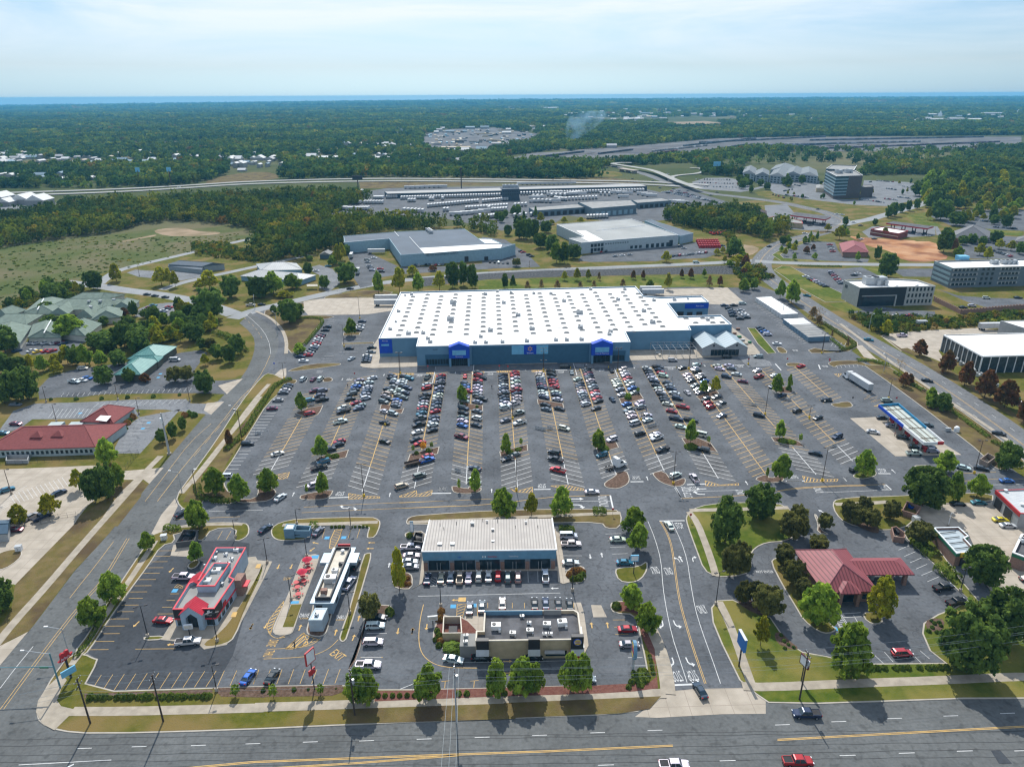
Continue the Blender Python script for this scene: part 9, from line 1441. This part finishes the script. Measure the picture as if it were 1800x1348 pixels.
for i in range(6):
 (p,h0),(q,h1)=UPX[i],UPX[i+1]
 for z,o,nm in ((.2,-1.1,'upper front'),(.2,1.1,'upper rear'),(-1.6,-1.1,'middle front'),(-1.6,1.1,'middle rear'),(-3.6,0,'lowest')): wire((p[0],p[1]+o,h0-.5+z+.2),(q[0],q[1]+o,h1-.5+z+.2),.7,'%s wire of the power line %s'%(nm,SEG[i]))
for k,o in ((0,-1.6),(1,0.),(2,1.5)): p,h=UP[3]; wire((p[0]+o*.6,p[1],h-.4),(p[0]+3+o*1.4,20,h+1.5),.6,'%s wire running from the middle pole toward the viewer'%['left','centre','right'][k],.028)
def post(t,g,h,r=.12,m=DARK,name='post'): MB().tube((*g,0),(*g,h),r,r,8,m).build(name,None,t)
g=GK('d',757,1235); h=HT(*K('d',757,1235),K('d',757,1105)[1]); t=thing('bank_pylon_sign','long blue slab sign on a black post beside the entry drive','sign',(*g,0)); post(t,g,h,.2); MB().box((g[0],g[1]+.2,h),(.6,3.6,3.4),R(5),plain('sign_blue',(.03,.16,.42),.5)).build('sign_panel',None,t); MB().box((g[0],g[1]+.2,h+3.4),(.66,3.7,.12),R(5),GALV).build('sign_cap',None,t)
g=GK('f',470,405); h=5.5; t=thing('hat_sign','red hat-shaped sign with white script on a dark post at the corner','sign',(*g,0)); post(t,g,h,.25); mb=MB(); P=[(-2.0,.3),(-1.6,0),(0,-.25),(1.6,.2),(2.1,.9),(1.3,.75),(1.2,2.4),(.5,2.6),(0,2.2),(-.6,2.5),(-1.15,2.2),(-1.2,.6)]; a=R(62); ca,sa=cos(a),sin(a); f=[(g[0]+.8*x*ca+.2*sa,g[1]+.8*x*sa-.2*ca,h+.8*z) for x,z in P]; b=[(q[0]-.5*sa,q[1]+.5*ca,q[2]) for q in f]; n=len(P); mb.add(f+b,[list(range(n)),[2*n-1-i for i in range(n)]]+[[i,(i+1)%n,(i+1)%n+n,i+n] for i in range(n)],REDP); mb.build('hat_panel',None,t); wtext(t,"Arby's",(g[0]+.25,g[1]-.28,h+.5),1.9,.8,(ca,sa,0),WHITEP)
MB().box((g[0]+1.4,g[1]-2.0,3.0),(3.0,.3,1.6),R(55),TEALP).build('reader_board',None,t)
for lab,c,xb,yb,h,w,hh_,m,rz in [('tall red-edged panel sign of the drive-in on a dark post','g',420,503,7.6,2.6,3.4,REDP,60),('small blue and white shop sign on a post above the oval lawn','c',1605,590,4.2,2.2,1.9,TEALP,3),('dark maroon panel sign on the bank lawn','i',245,480,4.4,2.6,2.6,plain('maroon_sign',(.10,.02,.03),.6),110),('white menu board by the planter of the burger lane','c',222,925,1.4,2.4,1.3,WHITEP,8),('white menu board in front of the gabled restaurant','a',1290,985,2.2,2.0,1.3,WHITEP,8),('pale blue pylon left of the shop row','c',88,350,3.2,1.0,3.6,MATS['pale_blue_wall'],0)]:
 g=GK(c,xb,yb); t=thing('panel_sign',lab,'sign',(*g,0)); post(t,g,h+.4,.13); MB().box((*g,h),(w,.35,hh_),R(rz),m).build('sign_panel',None,t)
 MB().box((g[0]-.0,g[1]-.0,h+.25),(w*.84,.42,hh_-.5),R(rz),WHITEP if m!=WHITEP else CREAM).build('sign_face',None,t)
 if 'drive-in' in lab: MB().box((*g,4.4),(1.8,.3,1.5),R(60),REDP).build('lower_panel',None,t)
g=GK('h',888,400); t=thing('oval_pylon_sign','narrow oval pylon sign seen edge-on in the lower burger lot','sign',(*g,0)); post(t,g,4.2,.3,GALV); mb=MB(); f=[(g[0]+.35*0,g[1]+1.7*cos(a),6.2+2.3*sin(a)) for a in np.linspace(0,6.28,19)[:-1]]; f0=[(x-.35,y,z) for x,y,z in f]; f1=[(x+.35,y,z) for x,y,z in f]; n=18; mb.add(f0+f1,[list(range(n)),[2*n-1-i for i in range(n)]]+[[i,(i+1)%n,(i+1)%n+n,i+n] for i in range(n)],BLUEW); mb.build('oval_panel',None,t); mb=MB(); mb.box((g[0],g[1],7.3),(.8,1.8,.5),0,YELP); mb.box((g[0],g[1],4.7),(.8,1.8,.5),0,YELP); mb.box((g[0],g[1],5.8),(.78,2.2,.9),0,REDP); mb.build('emblem',None,t)
for i,(c,x,y,col) in enumerate([('B',1265,120,REDP),('C',1100,130,REDP),('C',1270,140,REDP),('k',1112,165,REDP),('m',1000,95,REDP),('m',1265,95,REDP),('m',1555,100,REDP),('n',170,330,REDP),('n',460,345,REDP),('n',915,610,REDP),('n',615,605,DARK),('d',432,235,REDP),('k',560,90,BLUEB),('c',1465,190,REDP)]):
 g=GK(c,x,y); t=thing('stop_sign','stop sign, %s from upper left around the lots'%ordn(i),'sign',(*g,0),'stop signs around the lots'); post(t,g,2.2,.05,GALV); MB().tube((g[0],g[1]+.04,2.5),(g[0],g[1]-.04,2.5),.4,.4,8,col).build('sign_plate',None,t)
for i,(c,x,y,m) in enumerate([('D',1020,150,YELP),('D',1110,150,YELP),('D',935,110,YELP),('D',1680,100,YELP),('E',1445,120,YELP),('B',845,200,YELP),('B',915,200,YELP),('n',320,715,YELP),('b',365,1060,DARK)]):
 g=GK(c,x,y); mb=MB(); mb.tube((*g,0),(*g,1.1),.14,.14,8,m); mb.lathe((*g,1.1),[(.14,0),(.1,.08),(.02,.12)],8,m); tag(mb.build('bollard'),'%s yellow bollard from the left near the store walkways'%ordn(i) if m==YELP else 'dark bin on the hatched drive-in nose','bollard')
def corral(label,c,x,y,rz,n=4):
 g=GK(c,x,y); t=thing('cart_corral',label,'cart corral',(*g,.05),'cart corrals of the big lot'); a=LA+R(rz); d=Vector((cos(a),sin(a))); nn=Vector((-d.y,d.x)); mb=MB()
 for s in (-1,1):
  p=Vector(g)-d*2.6+nn*s*1.0; q=Vector(g)+d*2.6+nn*s*1.0
  for z in (.5,1.0): mb.tube((*p,z),(*q,z),.04,.04,4)
  for k in range(4): r=p+(q-p)*(k/3); mb.tube((*r,0),(*r,1.0),.04,.04,4)
 mb.build('rails',GALV,t)
 for k in range(n): r=Vector(g)+d*(-1.8+k*1.1); mb=MB(); mb.add([(r.x-d.x*.5-nn.x*.3,r.y-d.y*.5-nn.y*.3,.45),(r.x+d.x*.5-nn.x*.3,r.y+d.y*.5-nn.y*.3,.5),(r.x+d.x*.5+nn.x*.3,r.y+d.y*.5+nn.y*.3,.5),(r.x-d.x*.5+nn.x*.3,r.y-d.y*.5+nn.y*.3,.45),(r.x-d.x*.6-nn.x*.35,r.y-d.y*.6-nn.y*.35,1.0),(r.x+d.x*.5-nn.x*.35,r.y+d.y*.5-nn.y*.35,.9),(r.x+d.x*.5+nn.x*.35,r.y+d.y*.5+nn.y*.35,.9),(r.x-d.x*.6+nn.x*.35,r.y-d.y*.6+nn.y*.35,1.0)],[[0,1,2,3],[0,1,5,4],[1,2,6,5],[2,3,7,6],[3,0,4,7]],GALV); [mb.tube((r.x+sx_*.4*d.x+sy_*.25*nn.x,r.y+sx_*.4*d.y+sy_*.25*nn.y,.0),(r.x+sx_*.4*d.x+sy_*.25*nn.x,r.y+sx_*.4*d.y+sy_*.25*nn.y,.5),.03,.03,4,GALV) for sx_ in (-1,1) for sy_ in (-1,1)]; tag(mb.build('shopping_cart'),'shopping cart in the %s'%label.replace('cart corral ',''),'shopping cart','carts in the corrals')
for i,(c,x,y,rz) in enumerate([('A',740,695,30),('k',465,535,30),('C',1250,900,30),('D',500,500,-30),('D',330,1300,-30),('D',570,1310,-30),('E',960,1260,30),('m',1060,385,-30),('m',1290,345,30),('m',1600,665,30),('l',425,820,-30),('l',795,380,30),('E',1340,440,-30),('F',880,880,30)]):
 corral('cart corral %s from the upper left of the big lot'%ordn(i),c,x,y,rz,4 if i in (0,3,4,6) else 2)
g=GK('l',95,765); t=thing('flatbed_trailer','brown slatted utility trailer across a stall in the fifth row','trailer',(*g,.05),None,R(28))
mb=MB(); mb.box((0,0,.7),(5.6,2.2,.15),0,WOOD); o=mb.build('deck'); o.parent=t
for s in (-1,1):
 mb=MB(); mb.box((0,s*1.05,.85),(5.6,.08,.5),0,WOOD); o=mb.build('side_rail'); o.parent=t
 for x in (-.6,.5): mb=MB(); mb.tube((x,s*1.0,.36),(x,s*1.25,.36),.36,.36,10,BLACK); o=mb.build('wheel'); o.parent=t
for lab,c,x,y,h,w,hh_ in [('dark billboard on a single post above the left highway','v',365,700,14,14,6),('tall lattice post with a small board by the freight yard','v',1075,705,26,3,3),('pale billboard by the far ramp woods','w',1305,580,16,12,7),('round white sign on a tall post left of the highway','u',752,510,22,6,6),('round white sign on a tall post right of the first','u',915,510,22,6,6)]:
 g=GK(c,x,y); t=thing('billboard',lab,'billboard',(*g,0)); MB().tube((*g,0),(*g,h),.8,.6,8,POLE).build('post',None,t); MB().box((*g,h-hh_*.4),(w,1,hh_),.2,TEALP if 'round' in lab or 'pale' in lab else DARK).build('board',None,t)
def fence(label,pts,h=1.8,step=2.4,m=DARK):
 mb=MB(); p=resample(pts,step)
 for i,q in enumerate(p): mb.tube((*q,0),(*q,h),.04,.04,4,m,False)
 for i in range(len(p)-1):
  for z in (.2,h*.55,h-.05): mb.tube((*p[i],z),(*p[i+1],z),.03,.03,4,m,False)
 tag(mb.build('metal_fence'),label,'fence')
fence('dark metal fence between the clinic and the gated concrete lot',P2('j',0,975,400,950,640,930,860,920,950,905,860,1015)); fence('dark metal fence along the gated concrete lot',P2('a',150,225,300,205,400,170,540,150)); fence('thin fence between the two clinic-side lots',P2('j',430,505,700,492,1000,482,1330,482),1.5); fence('dark guard rail along the back road',P2('s',0,465,400,452,900,446,1400,436,1760,428),.9,3)
fence('rail along the creek bend behind the superstore',P2('r',640,520+62,830,585,1030,552,1120,540),1.0,3)
def person_mesh():
 J=[(0,0,.95),(0,0,1.25),(0,0,1.48),(0,0,1.60),(0,.02,1.74),(-.19,0,1.42),(-.24,.02,1.15),(-.22,.1,.92),(.19,0,1.42),(.24,-.02,1.15),(.22,-.12,.94),(-.1,0,.9),(-.11,.12,.5),(-.11,.02,.08),(-.11,-.14,.03),(.1,0,.9),(.11,-.1,.5),(.11,.12,.08),(.11,-.04,.03)]
 E_=[(0,1),(1,2),(2,3),(3,4),(2,5),(5,6),(6,7),(2,8),(8,9),(9,10),(0,11),(11,12),(12,13),(13,14),(0,15),(15,16),(16,17),(17,18)]; Rr=[.15,.14,.15,.06,.11,.07,.05,.04,.07,.05,.04,.1,.07,.05,.05,.1,.07,.05,.05]
 me=bpy.data.meshes.new('person'); me.from_pydata(J,E_,[]); o=bnew('p',me); COL.objects.link(o); sm=o.modifiers.new('s','SKIN'); me.update()
 for i,v in enumerate(me.skin_vertices[0].data): v.radius=(Rr[i],Rr[i]*.8); v.use_root=(i==0)
 o.modifiers.new('b','SUBSURF').levels=1; dg=bpy.context.evaluated_depsgraph_get(); r=bpy.data.meshes.new_from_object(o.evaluated_get(dg)); bpy.data.objects.remove(o); return r
PM=person_mesh(); CLO={k:plain('clothes_'+k,c,.9) for k,c in (('dark',(.03,.035,.05)),('red',(.45,.03,.04)),('white',(.6,.6,.6)),('blue',(.05,.1,.3)))}; SKN=plain('skin',(.35,.2,.14),.7)
me_=PM;
for i,(c,x,y,k,lab) in enumerate([('A',1413,378,'dark','person in dark clothes walking up the aisle beside the second row'),('B',485,245,'dark','person in dark clothes at the top of the aisle by the fourth row'),('B',1135,500,'red','person in a red top walking beside the fifth row'),('C',948,475,'dark','person in dark clothes mid aisle below the left stop line'),('D',1210,75,'dark','left one of two people walking at the right entrance'),('D',1248,75,'white','right one of two people walking at the right entrance'),('E',1360,345,'dark','person pushing through the aisle right of the ninth row'),('E',845,980,'blue','person standing below the white cars of the eighth row'),('n',905,835,'red','person in red standing at the left fuel pumps'),('F',485,75,'red','person in red at the nose of the tenth row')]):
 m2=me_.copy(); m2.materials.append(CLO[k]); m2.materials.append(SKN); m2.materials.append(CLO['dark'])
 for p in m2.polygons: z=p.center.z; p.material_index=1 if z>1.5 else (2 if z<.9 else 0)
 o=bnew('person',m2); COL.objects.link(o); g=GK(c,x,y); o.location=(*g,.06); o.rotation_euler=(0,0,i*1.3); tag(o,lab,'person')
# === AIR
hz=MB(); X0,X1,Y0,Y1,Z0,Z1=-17500,17500,-600,17800,-120,127
hz.prism([(X0,Y0),(X1,Y0),(X1,Y1),(X0,Y1)],Z0,Z1,bottom=True); hm=bpy.data.materials.new('haze'); hm.use_nodes=True; t=hm.node_tree; t.nodes.clear(); o_=N(t,'ShaderNodeOutputMaterial'); pv=N(t,'ShaderNodeVolumePrincipled'); SI(pv,'Color',(0.17,0.60,0.95,1)); SI(pv,'Density',0.00007); SI(pv,'Anisotropy',0.0)
t.links.new(pv.outputs[0],o_.inputs['Volume']); tag(hz.build('haze',hm),kind='stuff')
a=Vector(GK('w',372,382)); g=a; mb=MB(); prof=[(5,0),(12,12),(20,28),(30,48),(34,66),(22,80)]
n=12; ring=[]
for r,z in prof:
 ring.append([(g.x+z*.75+r*1.5*cos(2*pi*i/n),g.y+r*sin(2*pi*i/n),z+2) for i in range(n)])
V=[v for q in ring for v in q]; mb.add(V,[[q*n+i,q*n+(i+1)%n,(q+1)*n+(i+1)%n,(q+1)*n+i] for q in range(len(prof)-1) for i in range(n)]+[[len(V)-n+i for i in range(n)],[n-1-i for i in range(n)]])
sm_=bpy.data.materials.new('smoke'); sm_.use_nodes=True; t=sm_.node_tree; t.nodes.clear(); o_=N(t,'ShaderNodeOutputMaterial'); pv=N(t,'ShaderNodeVolumePrincipled'); SI(pv,'Color',(.5,.8,1,1))
nz=N(t,'ShaderNodeTexNoise'); SI(nz,'Scale',.035); SI(nz,'Detail',4); mr=N(t,'ShaderNodeMapRange'); SI(mr,'From Min',.42); SI(mr,'From Max',.72); SI(mr,'To Max',.03)
t.links.new(N(t,'ShaderNodeNewGeometry').outputs['Position'],nz.inputs['Vector']); t.links.new(nz.outputs['Fac'],mr.inputs['Value']); t.links.new(mr.outputs[0],pv.inputs['Density']); t.links.new(pv.outputs[0],o_.inputs['Volume']); tag(mb.build('smoke',sm_),kind='stuff')
